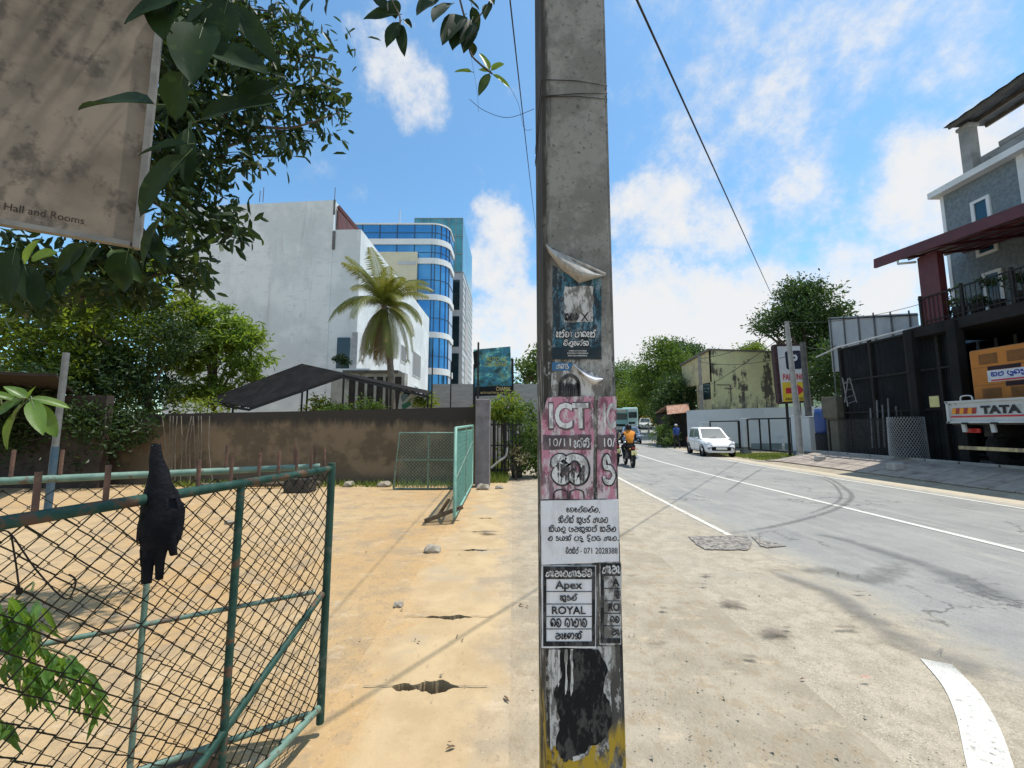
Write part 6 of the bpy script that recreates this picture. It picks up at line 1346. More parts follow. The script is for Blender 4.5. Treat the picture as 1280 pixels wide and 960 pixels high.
def rider(label, loc, rz, top, helmetm, extra=None):
    r = thing('person', label, 'person', loc, rz, 'riders on the motorcycles')
    J = dict(pelvis=(0, -.22, .86), spine=(0, -.20, 1.02), chest=(0, -.12, 1.24), neck=(0, -.06, 1.38), head=(0, -.03, 1.47), crown=(0, -.03, 1.55))
    J.update(shl=(-.19, -.11, 1.29), ell=(-.30, .06, 1.06), wrl=(-.31, .27, 1.01), hal=(-.32, .33, 1.01), shr=(.19, -.11, 1.29), elr=(.30, .06, 1.06), wrr=(.31, .27, 1.01), har=(.32, .33, 1.01),
             hil=(-.10, -.20, .84), knl=(-.22, .20, .76), anl=(-.19, .02, .36), tol=(-.20, .16, .30), hir=(.10, -.20, .84), knr=(.22, .20, .76), anr=(.19, .02, .36), tor=(.20, .16, .30))
    def a2(e, c):
        b = e[1]
        if b in ('crown', 'head'): return 0
        if b[:2] == 'ha': return 0
        if b[:2] in ('hi', 'kn', 'an'): return 2
        if b[:2] == 'to': return 3
        if b[:2] in ('el', 'wr'): return 4
        return 2 if c.z < .9 else 1
    skin_body(r, J, ED, RAD, [SKIN, top, DTR, SHOE, extra or top], a2); face(r, J['head'], (0, 1, 0))
    for sg in 'lr': fingers(r, J['wr' + sg], J['ha' + sg], SKIN)
    m = MB(); m.ell((0, -.03, 1.515), (.128, .148, .135), 18, 12); m.lathe((0, -.03, 1.42), [(.118, 0), (.124, .04), (.128, .09)], 18); m.build('helmet', helmetm, r, local=True)
    m = MB(); m.ell((0, .045, 1.505), (.112, .08, .05), 14, 8); m.build('visor', CGLASS, r, local=True)
    return r
ORANGE = M('orange_vest', (.75, .27, .02), (.62, .20, .015), 7, .75, .4); DSH = M('dark_jacket', (.025, .025, .03), (.04, .04, .045), 8, .8, .3); YSL = M('khaki_sleeve', (.50, .42, .18), (.42, .36, .16), 8, .8); HEL = M('black_helmet', (.02, .02, .022), (.03, .03, .03), 3, .2); PALE = M('pale_yellow_shirt', (.55, .50, .33), (.48, .43, .28), 8, .8)
mx, my = 4.62, 15.5; mz = .006
motorcycle('black motorcycle with a yellow plate ridden by the orange vested rider', (mx, my + .5, mz), R(-4), M('black_bike_paint', (.02, .02, .024), (.03, .03, .03), 3, .25))
rider('motorcycle rider in an orange vest and black helmet seen from behind', (mx, my + .5, mz), R(-4), ORANGE, HEL, DSH)
mx2, my2 = 4.30, 16.6
motorcycle('second dark motorcycle just left of and ahead of the orange rider', (mx2, my2 + .5, mz), R(-3), M('dark_red_bike', (.05, .02, .02), (.04, .015, .015), 3, .3))
rider('rider in a dark jacket with pale sleeves on the left motorcycle', (mx2, my2 + .5, mz), R(-3), DSH, HEL, PALE)
# --- far traffic
car('blue car driving towards the camera behind the motorcycles', (at(788, 540, 38).x, 38, gz(at(788, 540, 38).x, 38) + .01), R(-14), BPAINT, L=4.2, W=1.7, Hh=1.5, detail=False)
yy = 62; xx = at(806, 530, yy).x; car('silver car with a dark front far along the road', (xx, yy, gz(xx, yy) + .01), R(-16), SPAINT, L=4.3, W=1.8, Hh=1.6, detail=False)
def bus(label, px, yy, rz, paint, band, h=3.0, w=2.4, L=8):
    xx = at(px, 530, yy).x; r = thing('bus', label, 'bus', (xx, yy, gz(xx, yy)), rz, 'buses on the far road')
    m = MB(); m.cbox((0, 0, .45 + (h - .45) / 2), (w, L, h - .45), .16); m.build('body', paint, r, local=True)
    m = MB(); m.cbox((0, -L / 2 - .004, h * .66), (w * .86, .04, h * .27), .015); m.build('windscreen', CGLASS, r, local=True)
    m = MB(); m.cbox((0, -L / 2 - .006, h * .90), (w * .7, .04, h * .09), .01); m.build('destination_board', band, r, local=True)
    m = MB(); m.cbox((0, -L / 2 - .006, h * .30), (w * .6, .05, .26), .02); m.build('grille', M('arch_black', (.012, .012, .013)), r, local=True)
    m = MB(); m.cbox((0, -L / 2 - .03, .52), (w * .98, .12, .22), .03); m.build('bumper', band, r, local=True)
    for sx in (-1, 1):
        m = MB(); m.cbox((sx * w * .38, -L / 2 - .02, h * .30), (.26, .05, .2), .03); m.build('headlight', LAMPW, r, local=True)
        for k in range(5): m = MB(); m.cbox((sx * (w / 2 + .002), -L / 2 + 1.0 + k * 1.4, h * .66), (.03, 1.2, h * .22), .01); m.build('side_window', CGLASS, r, local=True)
        for y in (-L * .3, L * .28): wheel(r, V((sx * (w / 2 - .14), y, .45)), .45, .25)
        m = MB(); m.cbox((sx * (w / 2 + .16), -L / 2 - .1, h * .70), (.14, .06, .35), .02); m.build('mirror', BSTEEL, r, local=True)
    return r
bus('pale mint bus with a white roof front at the far bend', 786.5, 60, R(-14), M('mint_paint', (.40, .58, .55), (.5, .64, .62), .8, .4), M('white_panel', (.7, .72, .72), (.6, .62, .62), 2, .5), 3.1, 2.1)
bus('grey teal bus partly hidden behind the concrete pole', 774, 54, R(-13), M('teal_bus_paint', (.16, .34, .36), (.24, .42, .42), .6, .4), M('beige_panel', (.5, .45, .36), (.4, .36, .3), 2, .5), 3.0, 2.0)
YELW = M('yellow_wall', (.62, .40, .10), (.66, .46, .16), .8, .8); yy = 72
m = MB(); a, b = at(793, 525, yy), at(822, 525, yy); m.prism([V((a.x, yy, 1.6)), V((b.x, yy, 1.6)), V((b.x, yy, at(822, 518.5, yy).z)), V((a.x, yy, at(793, 519, yy).z))], (0, .3, 0)); m.box(((a.x + b.x) / 2, yy, at(800, 518, yy).z), (b.x - a.x, .5, .12)); tag(m.build('roadside_wall', YELW), 'yellow wall across the far bend behind the silver car', 'wall')
m = MB(); yy = 50
xa, xb = at(800, 540, yy).x, at(822, 545, yy).x
rl = thing('guard_rail', 'low grey concrete guard rail across the road bend', 'railing', (xa, yy, gz(xa, yy)))
m.cbox(((xa + xb) / 2, yy, 1.15), (xb - xa, .2, .14), .02); m.cbox(((xa + xb) / 2, yy, .72), (xb - xa, .14, .12), .02); m.build('rails', M('rail_concrete', (.38, .37, .34), (.3, .29, .27), 2, .9), rl)
for k in range(3): m = MB(); m.cbox((xa + (xb - xa) * k / 2, yy, .72), (.18, .22, .95), .02); m.build('post', M('rail_concrete', (.38, .37, .34)), rl)
xx = at(818, 530, 60).x; zz_ = gz(xx, 60); pr = thing('person', 'tiny far person in dark clothes standing at the right side of the bend', 'person', (xx, 60, zz_), R(160))
J2 = {k: (v[0], v[1] * .5, v[2]) for k, v in dict(pelvis=(0, 0, .93), spine=(0, .01, 1.10), chest=(0, .015, 1.32), neck=(0, .02, 1.47), head=(0, .035, 1.57), crown=(0, .035, 1.66), shl=(-.185, .015, 1.38), ell=(-.235, -.04, 1.12), wrl=(-.225, .05, .90), hal=(-.22, .08, .82), shr=(.185, .015, 1.38), elr=(.235, .05, 1.12), wrr=(.225, .14, .92), har=(.22, .18, .85), hil=(-.09, 0, .88), knl=(-.10, .02, .49), anl=(-.10, 0, .09), tol=(-.11, .21, .04), hir=(.09, 0, .88), knr=(.10, .02, .48), anr=(.10, 0, .09), tor=(.11, .2, .04)).items()}
skin_body(pr, J2, ED, RAD, [SKIN, DSH, DTR, SHOE], asg)

# --- hut, yellow house, pale walls and gates
ht = thing('roadside_hut', 'small dark roadside hut with a faded orange sheet roof', 'hut', (13.4, 31.5, 0)); D = 31.5; q = lambda a, b, d=D: at(a, b, d)
m = MB(); m.span((q(838, 540).x, D, -.1), (q(862, 540).x, D + 3, q(850, 517).z)); m.build('walls', M('hut_dark', (.03, .03, .028), (.05, .045, .04), 3, .9), ht)
m = MB(); e0, e1, b0, b1 = q(834, 518, 29.6), q(862, 515, 29.6), q(833, 507.5, 31.2), q(861, 505, 31.2); vs = []
for i in range(31): t = i / 30; o_ = V((0, 0, .03 if i % 2 else -.03)); vs += [e0.lerp(e1, t) + o_, b0.lerp(b1, t) + o_]
m.add(vs, [(2 * i, 2 * i + 1, 2 * i + 3, 2 * i + 2) for i in range(30)]); m.prism([b0, b1, b1 + V((0, 2.5, -.5)), b0 + V((0, 2.5, -.5))], (0, 0, .05)); m.build('roof', M('orange_roof', (.36, .17, .10), (.46, .33, .25), 2.5, .85, .2, stretch=(4, 1, 1)), ht)
for px in (836, 860): m = MB(); m.bar((q(px, 540, 30).x, 30, 0), (q(px, 540, 30).x, 30, q(px, 515, 30).z), .09, .09); m.build('post', M('hut_dark', (.03, .03, .028)), ht)
s = NT('mould_wall'); p = s.pos(); zz = s.n('ShaderNodeSeparateXYZ'); s.l(p, zz.inputs[0]); stn = s.noise(.55, 7, .72, vec=p, stretch=(1.6, 1, .30)); n1 = s.noise(1.3, 7, .72, vec=p)
c = s.mix(s.step(n1, .35, .65), (.58, .57, .30), (.50, .49, .29)); c = s.mix(s.step(s.math('ADD', stn, s.math('MULTIPLY', s.math('SUBTRACT', n1, .5), .6)), .53, .60), c, (.085, .073, .055)); c = s.mix(s.math('MULTIPLY', s.step(s.math('ADD', zz.outputs[2], s.math('MULTIPLY', n1, 3.0)), 5.6, 3.8), s.step(s.noise(2.2, 6, .7, vec=p), .44, .52)), c, (.15, .145, .115))
s.base(c); s.rough(.9); MOULD = s.m
YC = M('yellow_house_front', (.56, .50, .28), (.48, .43, .25), 1.5, .85, dirt=(.22, .19, .13), dscale=1.2); yh = thing('mouldy_house', 'two storey pale yellow house with black mould streaks on its side wall', 'house', (15, 30, 0))
hx, hy = at(890, 480, 30).x, 30; zt = at(890, 438, 30).z; xr_ = at(972, 480, 30).x
m = MB(); m.prism([V((hx, hy, 0)), V((xr_, hy, 0)), V((xr_, hy, at(970, 441, 30).z)), V((hx, hy, zt))], (0, .25, 0)); m.build('side_wall', MOULD, yh)
m = MB(); yf = 35.2; zf0 = 3.1; m.prism([V((hx, hy + .003, 4.9)), V((hx, yf, 4.9)), V((hx, yf, zt - .35)), V((hx, hy + .003, zt))], (.25, 0, 0)); m.build('front_parapet', YC, yh)
m = MB(); m.prism([V((hx + .001, hy + .004, 2.2)), V((hx + .001, 32.2, 2.2)), V((hx + .001, 32.2, 3.6)), V((hx + .001, hy + .004, 3.6))], (.2, 0, 0)); m.build('front_lower', YC, yh)
m = MB(); m.span((hx + 1.2, 30.3, 0), (hx + 1.4, yf, 4.9)); m.build('recessed_wall', M('ochre_wall', (.46, .38, .14), (.4, .33, .12), 1.5, .85), yh)
for (y0, y1) in ((30.35, 31.5), (31.7, 32.2)):
    m = MB(); m.span((hx + .02, y0, 3.6), (hx + .06, y1, 4.9)); f = m.build('window', M('win_brown', (.07, .05, .035)), yh); m = MB(); m.span((hx - .004, y0 + .08, 3.68), (hx + .015, y1 - .08, 4.85)); m.build('pane', GL, f)
m = MB(); m.span((hx - .3, hy + .3, 1.95), (hx + 1.4, yf, 2.2)); m.build('balcony_slab', M('mouldy_slab', (.16, .14, .11), (.1, .09, .075), 1.5, .9), yh)
for y in (32.3, yf - .1): m = MB(); m.span((hx, y, 2.2), (hx + .22, y + .22, 4.9)); m.build('column', YC, yh)
m = MB()
for k in range(12): m.tube([(hx + .05, 32.5 + k * .22, 2.2), (hx + .05, 32.5 + k * .22, 3.1)], .02, 5)
m.tube([(hx + .05, 32.4, 3.1), (hx + .05, yf, 3.1)], .03, 6); m.build('balcony_rail', BSTEEL, yh)
m = MB(); m.prism([V((hx - .2, hy - .05, zt)), V((xr_, hy - .05, at(970, 441, 30).z)), V((xr_, yf, at(970, 441, 30).z - .3)), V((hx - .2, yf, zt - .4))], (0, 0, .14)); m.build('roof', M('dark_roof_edge', (.12, .11, .09), (.2, .19, .15), 2, .9), yh)
m = MB(); m.bar((at(905, 460, 29.9).x, 29.95, zt - 2.9), (at(915, 460, 29.9).x, 29.95, zt - 2.9), .05, .06); xa, xb, za, zb = at(896, 480, 29.95).x, at(913, 480, 29.95).x, at(900, 500, 29.95).z, at(900, 481, 29.95).z
m.tube([(xa, 29.95, zb), (xb, 29.95, zb), (xb, 29.95, za)], .035, 6); m.build('wall_pipe', M('mouldy_slab', (.16, .14, .11)), yh)
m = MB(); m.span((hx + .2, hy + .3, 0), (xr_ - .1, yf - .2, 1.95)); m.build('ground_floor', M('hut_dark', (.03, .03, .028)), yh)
# pale blue wall
PBLUE = M('pale_blue_wall', (.52, .57, .60), (.46, .51, .54), .7, .85, .15, dirt=(.36, .39, .40), dscale=.9, dlo=.55, dhi=.75)
bw = thing('car_park_wall', 'pale blue grey wall behind the open gates in front of the mouldy house', 'wall', (14, 26.5, 0)); D = 26.5
m = MB(); m.prism([V((at(861, 540, D).x, D, 0)), V((at(1040, 540, D).x, D, 0)), V((at(1040, 540, D).x, D, at(1000, 507, D).z)), V((at(861, 540, D).x, D, at(861, 513, D).z))], (0, .2, 0)); m.build('masonry', PBLUE, bw)
m = MB(); m.span((at(861, 540, D).x, D - .012, -.02), (at(1040, 540, D).x, D - .002, .45)); m.build('damp_base', M('damp_base', (.20, .25, .25), (.14, .18, .17), 1.2, .9), bw)
def pillar(label, px, D, w, h, d=.4):
    x = at(px, 540, D).x; r = thing('gate_pillar', label, 'pillar', (x, D, gz(x, D)), 0, 'pale pillars of the car park'); m = MB(); m.cbox((x, D, gz(x, D) + h / 2 - .05), (w, d, h + .1), .025); m.build('shaft', PBLUE, r); m = MB(); m.cbox((x, D, gz(x, D) + .2), (w + .012, d + .012, .42), .01); m.build('base', M('grey_base', (.17, .20, .21), (.12, .14, .15), 2, .9), r)
    m = MB(); m.cbox((x, D, gz(x, D) + h + .03), (w + .03, d + .03, .06), .015); m.build('cap', PBLUE, r); return r
pillar('short pale pillar beside the rear of the white car', 881, 25.2, .55, 1.75); pillar('middle pale pillar between the two open gate frames', 930.5, 22.8, .42, 1.95); pillar('pale blue grey pillar pair at the foot of the parking sign, widest', 1000, 19.2, .55, 2.0)
pillar('darker pale pillar at the yard corner, right of the widest one', 1013, 18.6, .42, 1.95, .5)
def gframe(label, pts, D0, D1, mids, px0, px1):
    r = thing('open_gate', label, 'gate', at(px0, 550, D0) * 1, 0, 'black gate frames of the car park'); a, b = at(px0, 540, D0), at(px1, 540, D1); zt, zb = pts; g0 = .12
    P0 = lambda t, z: V((a.x + (b.x - a.x) * t, a.y + (b.y - a.y) * t, z)); m = MB(); m.bar(P0(0, zb), P0(0, zt), .07, .06); m.bar(P0(1, zb), P0(1, zt), .10, .08); m.bar(P0(0, zt), P0(1, zt), .06, .07); m.bar(P0(0, zb), P0(1, zb), .06, .07); m.build('frame', BSTEEL, r)
    for t in mids: m = MB(); m.bar(P0(t, zb + .03), P0(t, zt - .03), .06, .06); m.build('upright', BSTEEL, r)
    return r
gframe('left black gate frame standing open behind the white car', (1.85, .35), 25, 22.6, (), 888, 924); gframe('right black gate frame between the middle pillar and the parking sign pillar', (1.95, .30), 22.3, 19.6, (.30, .52), 935, 990)
for (px, py, h, lab) in ((913, 552, .65, 'grey stub post on the grass right of the white car'), (928.5, 560, .75, 'thin pale stub post beside the middle pillar'), (980, 567, .55, 'pale stub post on the grass near the parking sign pillar')):
    q = gnd(px, py); m = MB(); m.lathe((q.x, q.y, gz(q.x, q.y)), [(.07, 0), (.07, h - .03), (.055, h), (.001, h)], 12); m.bar((q.x - .25, q.y + .02, h * .35), (q.x - .06, q.y + .02, h * .35), .04, .06); tag(m.build('stub_post', M('stub_concrete', (.5, .49, .46), (.38, .37, .35), 5, .9)), lab, 'post')
tree('bush', 'low bush between the hut and the guard rail at the bend', (at(828, 555, 30).x, 30, 0), [(tuple(at(827, 545, 30)), (.9, 1, .8)), (tuple(at(835, 535, 31)), (.6, .8, 1.1))], BUSHL, BARK, 34, 60, .2, .16, cat='bush', trunk_r=.05, limbs=4, trunk_name='stem')
# parking sign
D = 20.5; pk = thing('parking_sign', 'tall white and yellow PARKING sign with a P badge and red arrow', 'sign', (at(986, 540, D).x, D, 0)); S = lambda a, b, o=0.0: at(a, b, D) + V((0, -o, 0))
m = MB(); m.prism([S(968, 433), S(1004, 431), S(1008, 501), S(976, 503)], (0, .22, 0)); m.build('panel', M('sign_white', (.66, .66, .68), (.58, .58, .60), 3, .5), pk)
m = MB(); m.prism([S(967, 432, .012), S(971, 432, .012), S(978, 504, .012), S(974, 504, .012)], (0, .26, 0)); m.prism([S(968, 430.5, .014), S(1005, 429.5, .014), S(1005, 432, .014), S(968, 433, .014)], (0, .26, 0)); m.prism([S(976, 502.5, .014), S(1009, 500.5, .014), S(1009, 503, .014), S(976, 505, .014)], (0, .26, 0)); m.build('frame', M('sign_frame_dark', (.05, .03, .035), (.08, .05, .05), 4, .6), pk)
m = MB(); m.prism([S(977.5, 478, .004), S(1006, 477, .004), S(1007.5, 500.5, .004), S(979, 502.3, .004)], (0, .003, 0)); m.build('yellow_field', M('sign_yellow', (.72, .52, .03), (.66, .46, .03), 3, .5), pk)
m = MB(); badge = [(981, 441), (983, 439), (999, 438), (1001, 440), (1003, 459), (1001, 461), (985, 462), (983, 460)]; m.prism([S(a, b, .005) for a, b in badge], (0, .004, 0)); m.build('badge', M('sign_navy', (.02, .025, .05), (.03, .035, .06), 3, .4), pk)
m = MB(); letter(m, text_geo('P', .03), S(992.5, 450, .008), V((1, 0, 0)), UP, .38, .62); m.build('badge_letter', M('sign_white', (.66, .66, .68)), pk, recalc=False)
m = MB(); letter(m, text_geo('PARKING', .03), S(992, 471, .006), V((1, 0, .03)), UP, 1.10, .34); m.build('word_parking', M('sign_red', (.52, .02, .04), (.45, .02, .035), 3, .5), pk, recalc=False)
m = MB(); m.prism([S(982, 485, .008), S(996, 484, .008), S(996, 480, .008), S(1005.5, 487.5, .008), S(996.5, 495.5, .008), S(996.5, 491.5, .008), S(982.5, 492, .008)], (0, .003, 0)); m.build('arrow', M('sign_red', (.52, .02, .04)), pk)
m = MB(); letter(m, text_geo('ABISHA TEX', .02), S(993, 498.5, .008), V((1, 0, .03)), UP, .95, .14); m.build('small_word', INK, pk, recalc=False)
for px in (985, 1001): q = S(px, 502); m = MB(); m.bar((q.x, D + .12, 0), (q.x, D + .12, q.z), .09, .09); m.build('post', BSTEEL, pk)
# utility poles
GP = M('pale_pole', (.36, .35, .33), (.27, .265, .25), 4, .9, .2); DP = M('dark_pole', (.13, .125, .115), (.09, .085, .08), 4, .9, .2)
a, b = at(983, 402, 18.3), at(999, 560, 18.3); up_ = thing('lamp_post', 'slim pale leaning concrete post in front of the parking sign', 'pole', (b.x, 18.3, 0)); m = MB(); m.tube([V((b.x + .03, 18.3, -.1)), at(997, 520, 18.3), a], [.14, .13, .09], 10); m.build('shaft', GP, up_); m = MB(); m.tube(crom([a + V((0, 0, .05)), a + V((.25, .1, -.2)), a + V((.4, .4, -.3))], 4), .012, 5); m.tube([a + V((-.12, 0, -.1)), a + V((.12, 0, -.1))], .03, 6); m.build('bracket', BSTEEL, up_)
a, b = at(1003, 428, 18.9), at(1014, 560, 18.9); up2 = thing('utility_pole', 'darker shorter concrete post just right of the parking sign', 'pole', (b.x, 18.9, 0)); m = MB(); m.tube([V((b.x, 18.9, -.1)), at(1011, 520, 18.9), a], [.15, .14, .11], 10); m.build('shaft', DP, up2)
a = at(874, 445, 29); up3 = thing('utility_pole', 'thin grey pole in front of the mouldy house beside its balcony', 'pole', (a.x, 29, 0)); m = MB(); m.tube([V((at(878, 525, 29).x, 29, -.1)), a], [.17, .12], 8); m.build('shaft', M('mid_pole', (.28, .26, .22), (.2, .19, .16), 4, .9), up3); m = MB(); m.cbox(at(876, 486, 28.8), (.16, .12, .3), .03); m.build('meter_box', GP, up3)
# --- overhead wires
def cable(label, p0, p1, sag, r=.012, mat=WIRE):
    p0, p1 = V(p0), V(p1); pts = [p0.lerp(p1, t / 16) - V((0, 0, sag * 4 * (t / 16) * (1 - t / 16))) for t in range(17)]; m = MB(); m.tube(pts, r, 5); return tag(m.build('cable', mat), label, 'cable', 'overhead cables')
p0 = at(796, 0, 3.2); p1 = at(966, 372, 18); cable('black cable from the top edge down to the tree behind the parking sign', p0 + (p0 - p1) * .25, p1 + (p1 - p0) * .05, .0, .011)
p0 = at(638, 0, 2.6); p1 = at(667, 262, 9.5); cable('thin black cable running down beside the left edge of the concrete pole', p0 + (p0 - p1) * .3, p1 + (p1 - p0) * .4, .05, .006)
cable('cable crossing from the thin grey pole to the leaning pale post, topmost', at(876, 448, 29), at(984, 404, 18.3), .35, .018); cable('cable slanting across the mouldy side wall to the pale post', at(840, 500, 40), at(985, 415, 18.3), .5, .018)
cable('low cable crossing the upper mouldy house wall', at(874, 452, 29), at(1003, 440, 18.9), .4, .016); cable('cable slung from the dark post to the yard roof edge', at(1003, 432, 18.9), at(1045, 432, 16), .15, .016); cable('faint cable low over the panel wall, highest one at right', at(984, 403, 18.3), at(1165, 376, 13), .25, .010)
# --- right trees
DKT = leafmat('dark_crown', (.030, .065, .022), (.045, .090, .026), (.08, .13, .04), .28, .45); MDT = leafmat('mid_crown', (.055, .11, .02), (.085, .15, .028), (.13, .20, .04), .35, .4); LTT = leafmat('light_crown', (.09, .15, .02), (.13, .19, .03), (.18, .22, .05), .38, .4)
tree('tree', 'large dark crowned tree behind the parking sign', (at(1010, 520, 27).x, 27, 0), [(tuple(at(1010, 385, 27)), (2.3, 2, 1.5)), (tuple(at(975, 400, 27)), (1.5, 1.5, 1.1)), (tuple(at(1030, 415, 27)), (1.8, 1.6, 1.7)), (tuple(at(1000, 365, 27)), (1.4, 1.4, .8)), (tuple(at(1040, 455, 27)), (1.6, 1.5, 1.8)), (tuple(at(1005, 440, 27.5)), (1.4, 1.3, 1.2))], DKT, BARK, 300, 70, .38, .25, trunk_r=.3)
tree('tree', 'tall mid green tree on the slope behind the hut', (at(825, 520, 46).x, 46, 1), [(tuple(at(830, 455, 46)), (2.9, 2.5, 2.2)), (tuple(at(812, 480, 46)), (2.5, 2, 2)), (tuple(at(845, 470, 46)), (2.4, 2, 2.6)), (tuple(at(822, 435, 46)), (1.3, 1.3, .9)), (tuple(at(835, 500, 46)), (2.4, 2, 2))], MDT, BARK, 260, 60, .55, .35, trunk_r=.3)
tree('tree', 'dark rounded tree behind the mouldy house roof', (at(868, 520, 50).x, 50, 1), [(tuple(at(862, 450, 50)), (3, 2.5, 1.6)), (tuple(at(848, 440, 51)), (2, 2, 1.3))], DKT, BARK, 120, 60, .55, .35, trunk_r=.3)
tree('tree', 'light yellow green tree low on the slope above the yellow wall', (at(800, 520, 66).x, 66, 2), [(tuple(at(798, 500, 66)), (4, 3, 2)), (tuple(at(780, 505, 66)), (3, 3, 2)), (tuple(at(815, 508, 64)), (2.6, 2, 1.6))], LTT, BARK, 170, 60, .7, .4, trunk_r=.3)
tree('tree', 'green tree at the far left of the slope next to the concrete pole', (at(779, 500, 75).x, 75, 2), [(tuple(at(780, 470, 75)), (3.6, 3, 2.8)), (tuple(at(766, 480, 75)), (3, 3, 3)), (tuple(at(792, 485, 72)), (3, 3, 3)), (tuple(at(775, 495, 75)), (5, 3, 2))], MDT, BARK, 200, 60, .75, .45, trunk_r=.3)
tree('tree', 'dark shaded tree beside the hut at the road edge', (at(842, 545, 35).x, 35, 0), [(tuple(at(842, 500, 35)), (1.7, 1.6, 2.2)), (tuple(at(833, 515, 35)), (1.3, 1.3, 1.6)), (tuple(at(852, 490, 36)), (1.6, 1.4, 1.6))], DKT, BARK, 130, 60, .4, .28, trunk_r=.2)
tree('tree', 'small far tree top peeping over the mouldy house roof', (at(938, 480, 60).x, 60, 1), [(tuple(at(940, 440, 60)), (2.2, 2, .9))], LTT, BARK, 40, 50, .6, .4)
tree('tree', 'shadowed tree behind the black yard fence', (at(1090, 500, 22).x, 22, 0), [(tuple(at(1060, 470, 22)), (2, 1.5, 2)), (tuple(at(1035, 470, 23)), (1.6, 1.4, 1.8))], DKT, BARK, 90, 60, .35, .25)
# --- yard compound: fence, stores, roll, lorry, generator
SHEETB = M('black_sheet', (.010, .012, .014), (.016, .018, .02), .9, .6, .1, dirt=(.03, .032, .035), dscale=.8)
fx = 13.2; yf = thing('yard_fence', 'tall black sheet fence of the yard on dark posts', 'fence', (fx, 14, .45)); YA, YB = 16.4, 11.9
m = MB(); n = 90; vs = []
for i in range(n + 1): y = YB + (YA - YB) * i / n; o = .03 * math.sin(i * 1.57); vs += [(fx + .5 + o, y, .44), (fx + .5 + o, y, 4.72)]
m.add(vs, [(2 * i, 2 * i + 1, 2 * i + 3, 2 * i + 2) for i in range(n)]); m.build('sheets', SHEETB, yf, recalc=False)
for y in (YA, 15.0, 13.6, 12.6, YB): m = MB(); m.bar((fx + .42, y, .4), (fx + .42, y, 4.85), .09, .09); m.build('post', BSTEEL, yf)
m = MB()
for z in (2.1, 3.4, 4.72): m.bar((fx + .40, YB, z), (fx + .40, YA, z), .05, .06)
m.build('rails', BSTEEL, yf); m = MB(); m.tube([(fx + .36, YA + 1.2, 4.62), (fx + .36, YA, 4.82), (fx + .36, YB, 4.88)], .035, 8); m.build('top_pipe', M('pale_pipe', (.45, .46, .46), (.36, .37, .37), 5, .5), yf)
cf = thing('chain_link_fence', 'low dark chain link fence along the front of the yard', 'fence', (fx - .1, 15, .45)); zb, zt = .48, 1.80; A, B = V((fx - .35, 16.3, 0)), V((fx + .1, 13.7, 0))
m = MB(); mesh_panel(m, A, B - A, (B - A).length, zb, zt, .09, .0045, n=3); m.build('chain_link_mesh', M('mesh_grey', (.20, .20, .20), (.14, .13, .12), 6, .6), cf, recalc=False)
for t in (0, .33, .66, 1): q = A.lerp(B, t); m = MB(); m.bar((q.x, q.y, .4), (q.x, q.y, zt + .02), .05, .05); m.build('post', BSTEEL, cf)
m = MB()
for z in (zb, zt): m.bar(A + V((0, 0, z)), B + V((0, 0, z)), .04, .04)
m.build('rails', BSTEEL, cf)
rc = at(1134, 548, 13.2); m = MB(); rl = thing('mesh_roll', 'standing roll of pale chain link mesh on a stone at the yard front', 'mesh roll', (rc.x, rc.y, .5)); WHM = M('zinc_wire', (.46, .47, .48), (.36, .37, .38), 8, .45, metal=.3)
rad = .50; zt, zb = at(1134, 521, 12.9).z, at(1134, 573, 12.9).z
for i in range(38):
    for sg in (-1, 1):
        a0 = 2 * math.pi * i / 38; pts = [V((rc.x + rad * (1 - .1 * (k / 8)) * math.cos(a0 + sg * k * .20), rc.y + rad * .9 * math.sin(a0 + sg * k * .20), zb + (zt - zb) * k / 8)) for k in range(9)]; m.tube(pts, .006, 3, cap=False)
m.build('mesh', WHM, rl, recalc=False)
m = MB(); 
for k in range(5): a0 = k * 1.2; m.tube([(rc.x + .2 * math.cos(a0), rc.y + .2 * math.sin(a0), zb), (rc.x + .22 * math.cos(a0), rc.y + .2 * math.sin(a0), zt + .25)], .015, 5)
m.lathe((rc.x, rc.y, 0), [(.30, zb), (.30, zt)], 16); m.build('inner_stakes', BSTEEL, rl)
q = at(1119, 577, 12.4); m = MB(); m.cbox((q.x, q.y, gz(q.x, q.y) + .12), (.36, .3, .24), .05); tag(m.build('stone_block', M('pale_stone', (.42, .40, .36), (.33, .31, .28), 5, .9, .4)), 'pale stone block under the standing mesh roll', 'block')
q = at(1025, 572, 15.5); m = MB(); m.cbox((q.x, q.y, gz(q.x, q.y) + .1), (.3, .25, .2), .04); tag(m.build('stone_block', M('pale_stone', (.42, .40, .36))), 'small pale block at the corner of the low mesh fence', 'block')
br = at(1027, 509, 17.4); m = MB(); bb_ = thing('barrel', 'blue plastic barrel above the low fence beside the dark post', 'barrel', (br.x, 17.4, 1.2)); m.lathe((br.x, 17.4, 0), [(.001, 1.25), (.27, 1.25), (.30, 1.4), (.29, 1.7), (.30, 2.0), (.27, 2.3), (.001, 2.32)], 18); m.build('drum', M('blue_plastic', (.02, .06, .22), (.018, .05, .18), 4, .4), bb_); m = MB(); m.lathe((br.x, 17.4, 0), [(.31, .42), (.31, 1.25), (.001, 1.25)], 18); m.build('stand', BSTEEL, bb_)
q = at(1047, 508, 16.8); m = MB(); m.cbox((q.x, q.y, q.z - .05), (.75, .8, .9), .03); m.span((q.x - .3, q.y - .3, .4), (q.x + .3, q.y + .3, q.z - .5)); tag(m.build('crate', M('drab_crate', (.09, .085, .06), (.12, .11, .08), 4, .8)), 'drab olive crate stacked behind the low mesh fence', 'crate')
ld = thing('step_ladder', 'pale aluminium step ladder leaning against the black fence', 'ladder', at(1062, 520, 15.4)); q = lambda a, b: at(a, b, 15.4); m = MB()
